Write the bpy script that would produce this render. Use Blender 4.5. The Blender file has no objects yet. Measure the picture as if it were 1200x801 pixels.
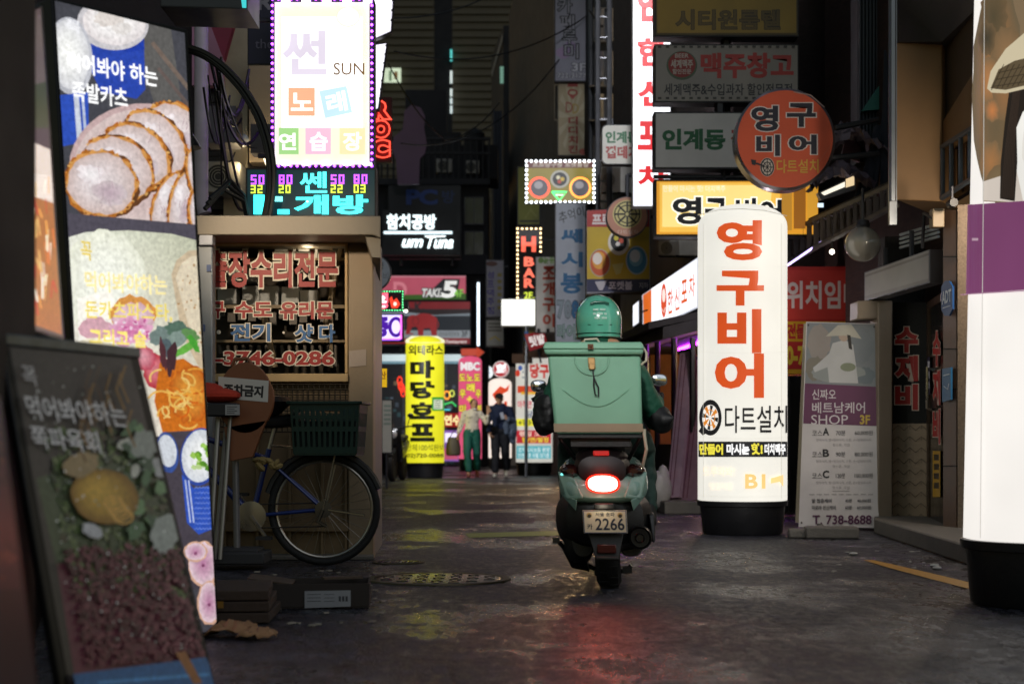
import bpy, bmesh, math, random
from mathutils import Vector, Matrix
from math import radians as R, pi, sin, cos
random.seed(11)
SC = bpy.context.scene
COL = SC.collection

# ------------------------------------------------------------------ camera
F, CX, HY, H = 1833.0, 600.0, 518.0, 0.734        # focal length in photo pixels, centre column, horizon row, eye height
cam = bpy.data.cameras.new('camera')
cam.sensor_width = 36; cam.lens = 36*F/1200; cam.shift_y = (HY-400.5)/1200
cam.clip_start = 0.05; cam.clip_end = 600
cam.dof.use_dof = True; cam.dof.focus_distance = 9.5; cam.dof.aperture_fstop = 2.8; cam.dof.aperture_blades = 9
camo = bpy.data.objects.new('camera', cam); COL.objects.link(camo)
camo.location = (0, 0, H); camo.rotation_euler = (R(90), 0, 0)
SC.camera = camo

# ------------------------------------------------------------------ night sky, added fill sun standing for city glow, exposure
w = bpy.data.worlds.new('World'); SC.world = w; w.use_nodes = True
nt = w.node_tree
sky = nt.nodes.new('ShaderNodeTexSky'); sky.sky_type = 'NISHITA'; sky.sun_disc = False
sky.sun_elevation = R(2.5); sky.sun_rotation = R(0)
bgn = nt.nodes['Background']; bgn.inputs['Strength'].default_value = 0.15
nt.links.new(sky.outputs['Color'], bgn.inputs['Color'])
sun = bpy.data.lights.new('moon', 'SUN'); sun.energy = 0.42; sun.angle = R(60); sun.color = (.90, .90, 1.0)
suno = bpy.data.objects.new('moon', sun); COL.objects.link(suno); suno.rotation_euler = (R(52), 0, R(33))
SC.view_settings.view_transform = 'Standard'; SC.view_settings.look = 'None'
SC.view_settings.exposure = 0; SC.view_settings.gamma = 1; SC.view_settings.use_curve_mapping = False
cy = SC.cycles
cy.max_bounces = 6; cy.diffuse_bounces = 3; cy.glossy_bounces = 4; cy.transmission_bounces = 4; cy.transparent_max_bounces = 6
cy.sample_clamp_indirect = 3.0; cy.sample_clamp_direct = 0; cy.caustics_reflective = False; cy.caustics_refractive = False
cy.use_denoising = True; cy.use_light_tree = True
try: cy.denoising_input_passes = 'RGB_ALBEDO_NORMAL'
except Exception: pass

def crumple(o, size=.12, strength=.02):
    """Cloth folds: a displaced surface."""
    tx = bpy.data.textures.get('folds%g' % size) or bpy.data.textures.new('folds%g' % size, 'CLOUDS'); tx.noise_scale = size; tx.noise_depth = 3
    m = o.modifiers.new('folds', 'DISPLACE'); m.texture = tx; m.strength = strength; m.mid_level = .5; return o
def lamp(kind, name, loc, power, color=(1, 1, 1), aim=None, size=.3, spot=None, blend=.6):
    l = bpy.data.lights.new(name, kind); l.energy = power; l.color = color
    if kind == 'AREA': l.size = size
    else: l.shadow_soft_size = size
    if spot: l.spot_size = R(spot); l.spot_blend = blend
    o = bpy.data.objects.new(name, l); COL.objects.link(o); o.location = loc
    if aim is not None: o.rotation_euler = (Vector(aim)-Vector(loc)).to_track_quat('-Z', 'Y').to_euler()
    return o

# ------------------------------------------------------------------ helpers: colour, materials
def lin(h, k=1.0):
    h = h.lstrip('#'); out = []
    for i in (0, 2, 4):
        c = int(h[i:i+2], 16)/255
        out.append((c/12.92 if c <= .04045 else ((c+.055)/1.055)**2.4)*k)
    return tuple(out)

MATS = {}
def mat(key, color=None, rough=.6, metal=0., var=.25, scale=6., bump=.0, bscale=60., spec=.5, coat=0., emit=None, estr=0., alpha=None, trans=0.):
    """Principled material with two-scale noise in its colour, roughness and (optionally) relief."""
    if key in MATS: return MATS[key]
    m = bpy.data.materials.new(key); m.use_nodes = True; MATS[key] = m
    t = m.node_tree; b = t.nodes['Principled BSDF']
    c = lin(color) if isinstance(color, str) else color
    tc = t.nodes.new('ShaderNodeTexCoord')
    n = t.nodes.new('ShaderNodeTexNoise'); n.inputs['Scale'].default_value = scale; n.inputs['Detail'].default_value = 6
    t.links.new(tc.outputs['Object'], n.inputs['Vector'])
    mr = t.nodes.new('ShaderNodeMapRange'); mr.inputs['To Min'].default_value = 1-var; mr.inputs['To Max'].default_value = 1+var
    t.links.new(n.outputs['Fac'], mr.inputs['Value'])
    mx = t.nodes.new('ShaderNodeVectorMath'); mx.operation = 'SCALE'; mx.inputs[0].default_value = c
    t.links.new(mr.outputs['Result'], mx.inputs['Scale']); t.links.new(mx.outputs['Vector'], b.inputs['Base Color'])
    rr = t.nodes.new('ShaderNodeMapRange'); rr.inputs['To Min'].default_value = max(.03, rough-.12); rr.inputs['To Max'].default_value = min(1, rough+.12)
    t.links.new(n.outputs['Fac'], rr.inputs['Value']); t.links.new(rr.outputs['Result'], b.inputs['Roughness'])
    b.inputs['Metallic'].default_value = metal; b.inputs['Specular IOR Level'].default_value = spec
    b.inputs['Coat Weight'].default_value = coat; b.inputs['Coat Roughness'].default_value = .12
    if trans: b.inputs['Transmission Weight'].default_value = trans
    if alpha is not None: b.inputs['Alpha'].default_value = alpha
    if emit is not None:
        b.inputs['Emission Color'].default_value = (*lin(emit), 1); b.inputs['Emission Strength'].default_value = estr
    if bump:
        n2 = t.nodes.new('ShaderNodeTexNoise'); n2.inputs['Scale'].default_value = bscale; n2.inputs['Detail'].default_value = 4
        t.links.new(tc.outputs['Object'], n2.inputs['Vector'])
        bp = t.nodes.new('ShaderNodeBump'); bp.inputs['Strength'].default_value = bump; bp.inputs['Distance'].default_value = .01
        t.links.new(n2.outputs['Fac'], bp.inputs['Height']); t.links.new(bp.outputs['Normal'], b.inputs['Normal'])
    return m

def artmat(kind):
    """Printed or back-lit artwork: the printed colours live in the 'Col' attribute."""
    key = 'artwork_'+kind
    if key in MATS: return MATS[key]
    m = bpy.data.materials.new(key); m.use_nodes = True; MATS[key] = m
    t = m.node_tree; b = t.nodes['Principled BSDF']
    a = t.nodes.new('ShaderNodeAttribute'); a.attribute_name = 'Col'
    tc = t.nodes.new('ShaderNodeTexCoord')
    n = t.nodes.new('ShaderNodeTexNoise'); n.inputs['Scale'].default_value = 3.0 if 'print' in kind else 1.6; n.inputs['Detail'].default_value = 8 if 'print' in kind else 2
    t.links.new(tc.outputs['Object'], n.inputs['Vector'])
    mr = t.nodes.new('ShaderNodeMapRange'); mr.inputs['To Min'].default_value = .72; mr.inputs['To Max'].default_value = 1.2
    t.links.new(n.outputs['Fac'], mr.inputs['Value'])
    vm = t.nodes.new('ShaderNodeVectorMath'); vm.operation = 'SCALE'
    t.links.new(a.outputs['Color'], vm.inputs[0]); t.links.new(mr.outputs['Result'], vm.inputs['Scale'])
    if 'food' in kind:     # the print's own mottled photographic grain
        n3 = t.nodes.new('ShaderNodeTexNoise'); n3.inputs['Scale'].default_value = 70; n3.inputs['Detail'].default_value = 6; n3.inputs['Roughness'].default_value = .6
        t.links.new(tc.outputs['Object'], n3.inputs['Vector'])
        m3 = t.nodes.new('ShaderNodeMapRange'); m3.inputs['From Min'].default_value = .3; m3.inputs['From Max'].default_value = .7; m3.inputs['To Min'].default_value = .74; m3.inputs['To Max'].default_value = 1.22
        t.links.new(n3.outputs['Fac'], m3.inputs['Value'])
        v3 = t.nodes.new('ShaderNodeVectorMath'); v3.operation = 'SCALE'
        t.links.new(vm.outputs['Vector'], v3.inputs[0]); t.links.new(m3.outputs['Result'], v3.inputs['Scale']); vm = v3
    if 'print' in kind:
        t.links.new(vm.outputs['Vector'], b.inputs['Base Color'])
        b.inputs['Roughness'].default_value = .5
        if 'gloss' in kind:
            b.inputs['Coat Weight'].default_value = .45; b.inputs['Coat Roughness'].default_value = .3
    else:
        hb = t.nodes.new('ShaderNodeVectorMath'); hb.operation = 'SCALE'; hb.inputs['Scale'].default_value = .35
        t.links.new(a.outputs['Color'], hb.inputs[0]); t.links.new(hb.outputs['Vector'], b.inputs['Base Color'])
        t.links.new(vm.outputs['Vector'], b.inputs['Emission Color']); b.inputs['Emission Strength'].default_value = 1.0
        b.inputs['Roughness'].default_value = .35
        if 'detail' in kind: m.cycles.emission_sampling = 'NONE'
        else: m.cycles.emission_sampling = 'FRONT_BACK'
    return m

def glow(key, color, k):
    if key in MATS: return MATS[key]
    m = bpy.data.materials.new(key); m.use_nodes = True; MATS[key] = m
    b = m.node_tree.nodes['Principled BSDF']
    b.inputs['Base Color'].default_value = (*lin(color), 1); b.inputs['Emission Color'].default_value = (*lin(color), 1); b.inputs['Emission Strength'].default_value = k
    return m

# ------------------------------------------------------------------ helpers: objects
ROOTLOC = {}
def tag(o, label=None, cat=None, group=None, kind=None):
    for k, v in (('label', label), ('category', cat), ('group', group), ('kind', kind)):
        if v: o[k] = v
    return o
def thing(name, label, cat, loc=(0, 0, 0), group=None):
    o = bpy.data.objects.new(name, None); COL.objects.link(o); o.location = loc
    o.empty_display_size = .1
    ROOTLOC[o.name] = Vector(loc)
    return tag(o, label, cat, group)

class MB:
    """Collects shapes in world coordinates; build() links them as ONE mesh object."""
    def __init__(s): s.v, s.f, s.m = [], [], []
    def add(s, vs, fs, m=0):
        o = len(s.v); s.v += [Vector(v) for v in vs]; s.f += [tuple(i+o for i in f) for f in fs]; s.m += [m]*len(fs); return s
    def hexa(s, p, m=0):        # 4 bottom + 4 top points
        return s.add(p, [(3, 2, 1, 0), (4, 5, 6, 7), (0, 1, 5, 4), (1, 2, 6, 5), (2, 3, 7, 6), (3, 0, 4, 7)], m)
    def box(s, c, size, rz=0, m=0, rx=0, ry=0):
        hx, hy, hz = (d/2 for d in size); M = Matrix.Rotation(rz, 3, 'Z') @ Matrix.Rotation(ry, 3, 'Y') @ Matrix.Rotation(rx, 3, 'X'); c = Vector(c)
        return s.hexa([c+M @ Vector((x*hx, y*hy, z*hz)) for z in (-1, 1) for x, y in ((-1, -1), (1, -1), (1, 1), (-1, 1))], m)
    def prism(s, outline, off, m=0):
        n = len(outline); a = [Vector(p) for p in outline]; b = [p+Vector(off) for p in a]
        return s.add(a+b, [tuple(range(n)), tuple(range(2*n-1, n-1, -1))]+[(i, i+n, (i+1) % n+n, (i+1) % n) for i in range(n)], m)
    def tube(s, pts, r, n=8, closed=False, m=0):
        pts = [Vector(p) for p in pts]; k = len(pts); rs = r if isinstance(r, (list, tuple)) else [r]*k
        up = None; rings = []
        for i, p in enumerate(pts):
            d = (pts[(i+1) % k]-pts[i-1]) if closed else (pts[min(i+1, k-1)]-pts[max(i-1, 0)])
            d = d.normalized() if d.length > 1e-9 else Vector((0, 0, 1))
            if up is None: up = Vector((0, 0, 1)) if abs(d.z) < .9 else Vector((1, 0, 0))
            u = (up-d*up.dot(d)); u = u.normalized() if u.length > 1e-6 else d.orthogonal().normalized()
            v = d.cross(u); up = u
            rings.append([p+(u*cos(a)+v*sin(a))*rs[i] for a in [2*pi*j/n for j in range(n)]])
        return s.loft(rings, caps=not closed, closed=closed, m=m)
    def loft(s, rings, caps=True, closed=False, m=0):
        n = len(rings[0]); k = len(rings); vs = [p for r in rings for p in r]; fs = []
        for i in range(k if closed else k-1):
            a, b = i*n, ((i+1) % k)*n
            fs += [(a+j, a+(j+1) % n, b+(j+1) % n, b+j) for j in range(n)]
        if caps: fs += [tuple(range(n-1, -1, -1)), tuple(range((k-1)*n, k*n))]
        return s.add(vs, fs, m)
    def lathe(s, prof, c, n=24, axis='Z', m=0):
        c = Vector(c); rings = []
        for r, z in prof:
            ring = []
            for j in range(n):
                a = 2*pi*j/n; x, y = max(r, 1e-4)*cos(a), max(r, 1e-4)*sin(a)
                ring.append(c+Vector({'Z': (x, y, z), 'X': (z, x, y), 'Y': (x, z, y)}[axis]))
            rings.append(ring)
        return s.loft(rings, m=m)
    def ball(s, c, r, n=16, m=0, M=None):
        rx, ry, rz = r if isinstance(r, (tuple, list)) else (r, r, r); c = Vector(c); rings = []
        for i in range(n//2+1):
            t = -pi/2+pi*i/(n//2); q = max(cos(t), 1e-3)
            ring = [Vector((rx*q*cos(2*pi*j/n), ry*q*sin(2*pi*j/n), rz*sin(t))) for j in range(n)]
            rings.append([c+(M @ p if M else p) for p in ring])
        return s.loft(rings, m=m)
    def xform(s, fn): s.v = [Vector(fn(v)) for v in s.v]; return s
    def build(s, name, mats, parent=None, bevel=0, angle=38, loc=None, seg=2):
        base = Vector((0, 0, 0))
        if parent is not None:
            base = ROOTLOC[parent.name]
        elif loc is not None: base = Vector(loc)
        elif s.v:
            xs, ys, zs = zip(*s.v); base = Vector(((min(xs)+max(xs))/2, (min(ys)+max(ys))/2, min(zs)))
        me = bpy.data.meshes.new(name); me.from_pydata([v-base for v in s.v], [], s.f)
        mats = mats if isinstance(mats, (list, tuple)) else [mats]
        for x in mats: me.materials.append(x)
        me.polygons.foreach_set('material_index', s.m)
        bm = bmesh.new(); bm.from_mesh(me); bmesh.ops.recalc_face_normals(bm, faces=bm.faces); bm.to_mesh(me); bm.free()
        me.polygons.foreach_set('use_smooth', [True]*len(me.polygons)); me.set_sharp_from_angle(angle=R(angle))
        o = bpy.data.objects.new(name, me); COL.objects.link(o)
        if parent is not None: o.parent = parent
        else: o.location = base
        ROOTLOC[o.name] = base
        if bevel:
            b = o.modifiers.new('edge', 'BEVEL'); b.width = bevel; b.segments = seg; b.limit_method = 'ANGLE'; b.angle_limit = R(35)
        return o

# ------------------------------------------------------------------ helpers: surfaces that artwork lies on
EYE = Vector((0, 0, H))
def ray(px, py): return Vector(((px-CX)/F, 1, -(py-HY)/F))
def W(px, py, Y): return EYE+ray(px, py)*Y
def G(px, py): return W(px, py, F*H/(py-HY))        # a point on the road
class Plane:
    curved = False
    def __init__(s, p, n):
        s.p, s.n = Vector(p), Vector(n).normalized()
        if s.n.dot(EYE-s.p) < 0: s.n = -s.n
    def hit(s, px, py):
        d = ray(px, py); t = s.n.dot(s.p-EYE)/s.n.dot(d); return EYE+d*t, s.n
def front(Y): return Plane((0, Y, 0), (0, -1, 0))
def through(a, b, c): return Plane(a, (b-a).cross(c-a))
SL = -.068                                               # the alley drifts left by this much per metre
def street(X0): return through(Vector((X0, 0, 0)), Vector((X0, 0, 1)), Vector((X0+SL, 1, 0)))
class Drum:
    """An inflated upright cylinder with radius r(z)."""
    curved = True
    def __init__(s, x, y, rf): s.c, s.rf = Vector((x, y)), rf
    def hit(s, px, py):
        d = ray(px, py); t = s.c.y-s.rf(1); r = s.rf(1)
        for _ in range(6):
            r = s.rf(H+d.z*t); a = d.x*d.x+1; b = -2*(d.x*s.c.x+s.c.y); c = s.c.length_squared-r*r
            t = (-b-math.sqrt(max(b*b-4*a*c, 0)))/(2*a)
        p = EYE+d*t; n = Vector((p.x-s.c.x, p.y-s.c.y, 0)).normalized(); return p, n

GLYPH = {}
def glyphs(text, bold, extrude=0):
    k = (text, round(bold, 3), extrude)
    if k not in GLYPH:
        c = bpy.data.curves.new('lettering', 'FONT'); c.body = text; c.offset = bold; c.resolution_u = 3; c.extrude = extrude; c.space_line = .95; c.align_x = 'CENTER' if '\n' in text else 'LEFT'
        o = bpy.data.objects.new('lettering', c); me = o.to_mesh()
        GLYPH[k] = ([tuple(v.co) for v in me.vertices], [tuple(p.vertices) for p in me.polygons])
        o.to_mesh_clear(); bpy.data.objects.remove(o); bpy.data.curves.remove(c)
    return GLYPH[k]

class Art:
    """Flat artwork (print, lettering, lit film) laid on a surface in thin layers; ONE mesh object."""
    def __init__(s, surf, step=None, z=0): s.s, s.L, s.clip, s.gain = surf, [], None, 1.0; D_ = surf.c.y if surf.curved else (surf.p.y if surf.p.y > 2 else 18); s.step, s.z = (.0004 if surf.curved else 1.5e-5*D_), (z if z > .01 else max(2.5e-4*D_, .001)); s.cs = 3.0 if D_ < 20 else 1.2
    def poly(s, pts, col, k=1.0, cols=None, detail=True, dz=None):
        s.z += s.step
        cs = [lin(c, k) for c in cols] if cols else [lin(col, k)]*len(pts)
        s.L.append(([tuple(p) for p in pts], [tuple(range(len(pts)))], cs, s.z, detail)); return s
    def base(s, pts, col, k=1.0, cols=None): return s.poly(pts, col, k, cols, detail=False)
    def rect(s, x0, y0, x1, y1, col, k=1.0): return s.poly([(x0, y0), (x1, y0), (x1, y1), (x0, y1)], col, k)
    def ell(s, cx, cy, rx, ry, col, k=1.0, n=32, rot=0, a0=0, a1=360):
        c_, s_ = cos(R(rot)), sin(R(rot)); full = a1-a0 >= 360
        A = [R(a0+(a1-a0)*i/(n if full else n-1)) for i in range(n)]
        return s.poly([(cx+rx*cos(a)*c_-ry*sin(a)*s_, cy+rx*cos(a)*s_+ry*sin(a)*c_) for a in A], col, k)
    def blob(s, cx, cy, rx, ry, col, k=1.0, rot=0, jit=.12, n=26, seed=0):
        rnd = random.Random(seed*77+int(cx)); c_, s_ = cos(R(rot)), sin(R(rot)); pts = []
        for i in range(n):
            a = 2*pi*i/n; q = 1+rnd.uniform(-jit, jit); x, y = rx*q*cos(a), ry*q*sin(a); pts.append((cx+x*c_-y*s_, cy+x*s_+y*c_))
        return s.poly(pts, col, k)
    def soft(s, cx, cy, rx, ry, c0, c1, k=1.0, rot=0, jit=.06, n=30, seed=0, off=(0, 0)):
        """A printed round shape that shades from c0 in the middle to c1 at its edge."""
        rnd = random.Random(seed*31+int(cx)); c_, s_ = cos(R(rot)), sin(R(rot)); s.z += s.step; pts = [(cx+off[0], cy+off[1])]; cs = [lin(c0, k)]; m = [sum(p)/2 for p in zip(lin(c0, k), lin(c1, k))]
        Q = [1+rnd.uniform(-jit, jit) for _ in range(n)]
        for f, c in ((.6, m), (1, lin(c1, k))):
            for i in range(n): a = 2*pi*i/n; x, y = rx*Q[i]*f*cos(a), ry*Q[i]*f*sin(a); pts.append((cx+off[0]*(1-f)+x*c_-y*s_, cy+off[1]*(1-f)+x*s_+y*c_)); cs.append(c)
        fs = [(0, 1+i, 1+(i+1) % n) for i in range(n)]+[(1+i, 1+n+i, 1+n+(i+1) % n, 1+(i+1) % n) for i in range(n)]
        s.L.append((pts, fs, cs, s.z, True)); return s
    def ring(s, cx, cy, rx, ry, wd, col, k=1.0, n=32):
        s.z += s.step; pts = []; fs = []
        for i in range(n):
            a = 2*pi*i/n; pts += [(cx+rx*cos(a), cy+ry*sin(a)), (cx+(rx-wd)*cos(a), cy+(ry-wd)*sin(a))]
        for i in range(n): j = (i+1) % n; fs.append((2*i, 2*j, 2*j+1, 2*i+1))
        s.L.append((pts, fs, [lin(col, k)]*len(pts), s.z, True)); return s
    def line(s, pts, wd, col, k=1.0):
        s.z += s.step; vs = []; fs = []
        for i, (x, y) in enumerate(pts):
            x0, y0 = pts[max(i-1, 0)]; x1, y1 = pts[min(i+1, len(pts)-1)]; dx, dy = x1-x0, y1-y0; l = math.hypot(dx, dy) or 1
            vs += [(x-dy/l*wd/2, y+dx/l*wd/2), (x+dy/l*wd/2, y-dx/l*wd/2)]
            if i: fs.append((2*i-2, 2*i-1, 2*i+1, 2*i))
        s.L.append((vs, fs, [lin(col, k)]*len(vs), s.z, True)); return s
    def text(s, t, x0, y0, x1, y1, col, k=1.0, bold=.02, out=None, ok=1.0, ow=.03, quad=None, skew=0):
        """Lettering fitted to the box; out = an outline in another colour, quad = TL,TR,BR,BL corners instead of the box."""
        ref = glyphs(t, bold)[0]; xs, ys, _ = zip(*ref); a, b, c, d = min(xs), max(xs), min(ys), max(ys)
        q = quad or [(x0, y0), (x1, y0), (x1, y1), (x0, y1)]
        def put(p):
            u, v = (p[0]-a)/(b-a), (d-p[1])/(d-c)
            x = (1-v)*((1-u)*q[0][0]+u*q[1][0])+v*((1-u)*q[3][0]+u*q[2][0]); y = (1-v)*((1-u)*q[0][1]+u*q[1][1])+v*((1-u)*q[3][1]+u*q[2][1])
            return (x+skew*(1-v)*(q[3][1]-q[0][1]), y)
        for bd, cl, kk in (((bold+ow, out, ok),) if out else ())+((bold, col, k),):
            vs, fs = glyphs(t, bd); s.z += s.step
            s.L.append(([put(p) for p in vs], fs, [lin(cl, kk)]*len(vs), s.z, True))
        return s
    def vtext(s, t, x0, y0, x1, y1, col, gap=.12, **kw):
        ch = [c for c in t]; n = len(ch); hgt = (y1-y0)/(n+gap*(n-1))
        for i, c in enumerate(ch):
            if c != ' ': s.text(c, x0, y0+i*hgt*(1+gap), x1, y0+i*hgt*(1+gap)+hgt, col, **kw)
        return s
    def build(s, name, parent, lit=True, kind=None):
        base = ROOTLOC[parent.name]; V, Fc, C, M = [], [], [], []; clipstep = s.cs
        for pts, fs, cs, z, det in s.L:
            if s.clip:
                np_, nf, nc = [], [], []
                for f in fs:
                    Q = [(pts[i][0], pts[i][1], cs[i]) for i in f]
                    for e in range(len(s.clip)):
                        Q = clipe(Q, s.clip[e-1], s.clip[e])
                        if len(Q) < 3: break
                    if len(Q) >= 3: o = len(np_); np_ += [(q[0], q[1]) for q in Q]; nc += [q[2] for q in Q]; nf.append(tuple(range(o, o+len(Q))))
                pts, fs, cs = np_, nf, nc
            if s.s.curved:
                np_, nf, nc = [], [], []
                for f in fs:
                    P = [(pts[i][0], pts[i][1], cs[i]) for i in f]; lo, hi = min(p[0] for p in P), max(p[0] for p in P)
                    g = math.floor(lo/clipstep)*clipstep
                    while g < hi:
                        Q = clipx(clipx(P, g, 1), g+clipstep, -1)
                        if len(Q) >= 3:
                            ylo, yhi = min(p[1] for p in Q), max(p[1] for p in Q); h = math.floor(ylo/24)*24
                            while h < yhi:
                                U = clipe(clipe(Q, (0, h), (1, h)), (1, h+24), (0, h+24))
                                if len(U) >= 3: o = len(np_); np_ += [(q[0], q[1]) for q in U]; nc += [q[2] for q in U]; nf.append(tuple(range(o, o+len(U))))
                                h += 24
                        g += clipstep
                pts, fs, cs = np_, nf, nc
            o = len(V)
            for p in pts: h, n = s.s.hit(*p); V.append(h+n*z-base)
            Fc += [tuple(i+o for i in f) for f in fs]; C += [tuple(min(q*s.gain, 9) for q in cc) for cc in cs]; M += [1 if det else 0]*len(fs)
        me = bpy.data.meshes.new(name); me.from_pydata(V, [], Fc)
        a = me.color_attributes.new('Col', 'FLOAT_COLOR', 'POINT')
        a.data.foreach_set('color', [x for c in C for x in (*c, 1.0)])
        if kind: mm = [artmat(kind), artmat(kind)]
        elif lit: mm = [artmat('lit'), artmat('lit_detail')]
        else: mm = [artmat('print'), artmat('print')]
        for x in mm: me.materials.append(x)
        me.polygons.foreach_set('material_index', M)
        o = bpy.data.objects.new(name, me); COL.objects.link(o); o.parent = parent; ROOTLOC[o.name] = base
        return o
def clipx(P, x, sgn):
    out = []
    for i, b in enumerate(P):
        a = P[i-1]; da, db = (a[0]-x)*sgn, (b[0]-x)*sgn
        if (da < 0) != (db < 0) and da != db:
            t = da/(da-db); out.append((x, a[1]+(b[1]-a[1])*t, tuple(p+(q-p)*t for p, q in zip(a[2], b[2]))))
        if db >= 0: out.append(b)
    return out
def clipe(P, u, v):
    """Keep what lies on the right-hand (inner, y down, clockwise) side of the edge u-v."""
    ex, ey = v[0]-u[0], v[1]-u[1]; out = []
    for i, b in enumerate(P):
        a = P[i-1]; da, db = ex*(a[1]-u[1])-ey*(a[0]-u[0]), ex*(b[1]-u[1])-ey*(b[0]-u[0])
        if (da < 0) != (db < 0) and da != db:
            t = da/(da-db); out.append((a[0]+(b[0]-a[0])*t, a[1]+(b[1]-a[1])*t, tuple(p+(q-p)*t for p, q in zip(a[2], b[2]))))
        if db >= 0: out.append(b)
    return out
def rectq(x0, y0, x1, y1): return [(x0, y0), (x1, y0), (x1, y1), (x0, y1)]
def slab(mb, pl, quad, thick, m=0, lift=0):
    P = [pl.hit(*q) for q in quad]; n = P[0][1]
    return mb.prism([p+n*lift for p, _ in P], -n*thick, m)
def inset(q, d):
    cx, cy = sum(p[0] for p in q)/len(q), sum(p[1] for p in q)/len(q)
    return [(x+(d if x < cx else -d), y+(d if y < cy else -d)) for x, y in q]
def base_of(pl, quad):
    P = [pl.hit(*q)[0] for q in quad]; return Vector((sum(p.x for p in P)/len(P), sum(p.y for p in P)/len(P), min(p.z for p in P)))

FR = {'dark': dict(color='#1b1b1e', rough=.5, metal=.3), 'grey': dict(color='#77787c', rough=.45, metal=.6), 'white': dict(color='#b9b9b6', rough=.5)}
def frame_mat(k): return mat('sign_frame_'+k, **FR[k])
def bulbs(pl, path, spacing, r, color, k, name, parent, lift=.02):
    mb = MB(); P = []
    for i in range(len(path)-1):
        a, b = pl.hit(*path[i]), pl.hit(*path[i+1]); L = (b[0]-a[0]).length; n = max(1, round(L/spacing))
        P += [a[0].lerp(b[0], j/n)+a[1]*lift for j in range(n)]
    for p in P: mb.ball(p, r, 6)
    return mb.build(name, glow('bulb_'+color+str(k), color, k), parent)
def sign(name, label, quad, pl, fn, cat='sign', lit=True, bg='#ffffff', k=1.0, thick=.16, frame='dark', inn=1.2, group=None, arms=(), kind=None, armr=.02, step=.003, cols=None):
    """A sign cabinet: an Empty with its cabinet, its printed or back-lit face and the arms it hangs on."""
    if len(quad) == 4 and not isinstance(quad[0], (tuple, list)): quad = rectq(*quad)
    t = thing(name, label, cat, base_of(pl, quad), group)
    slab(MB(), pl, quad, thick).build('cabinet', frame_mat(frame), t)
    a = Art(pl, step=step); a.clip = inset(quad, inn) if len(quad) == 4 else None; a.base(inset(quad, inn), bg, k, cols=cols); fn(a); a.build('face', t, lit, kind)
    if arms:
        mb = MB()
        for p, q in arms: mb.tube([pl.hit(*p)[0]-pl.n*thick*.5, pl.hit(*q)[0]-pl.n*thick*.5], armr, 6)
        mb.build('bracket', mat('bracket_steel', '#3a3b3f', .5, .7), t)
    return t

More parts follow.
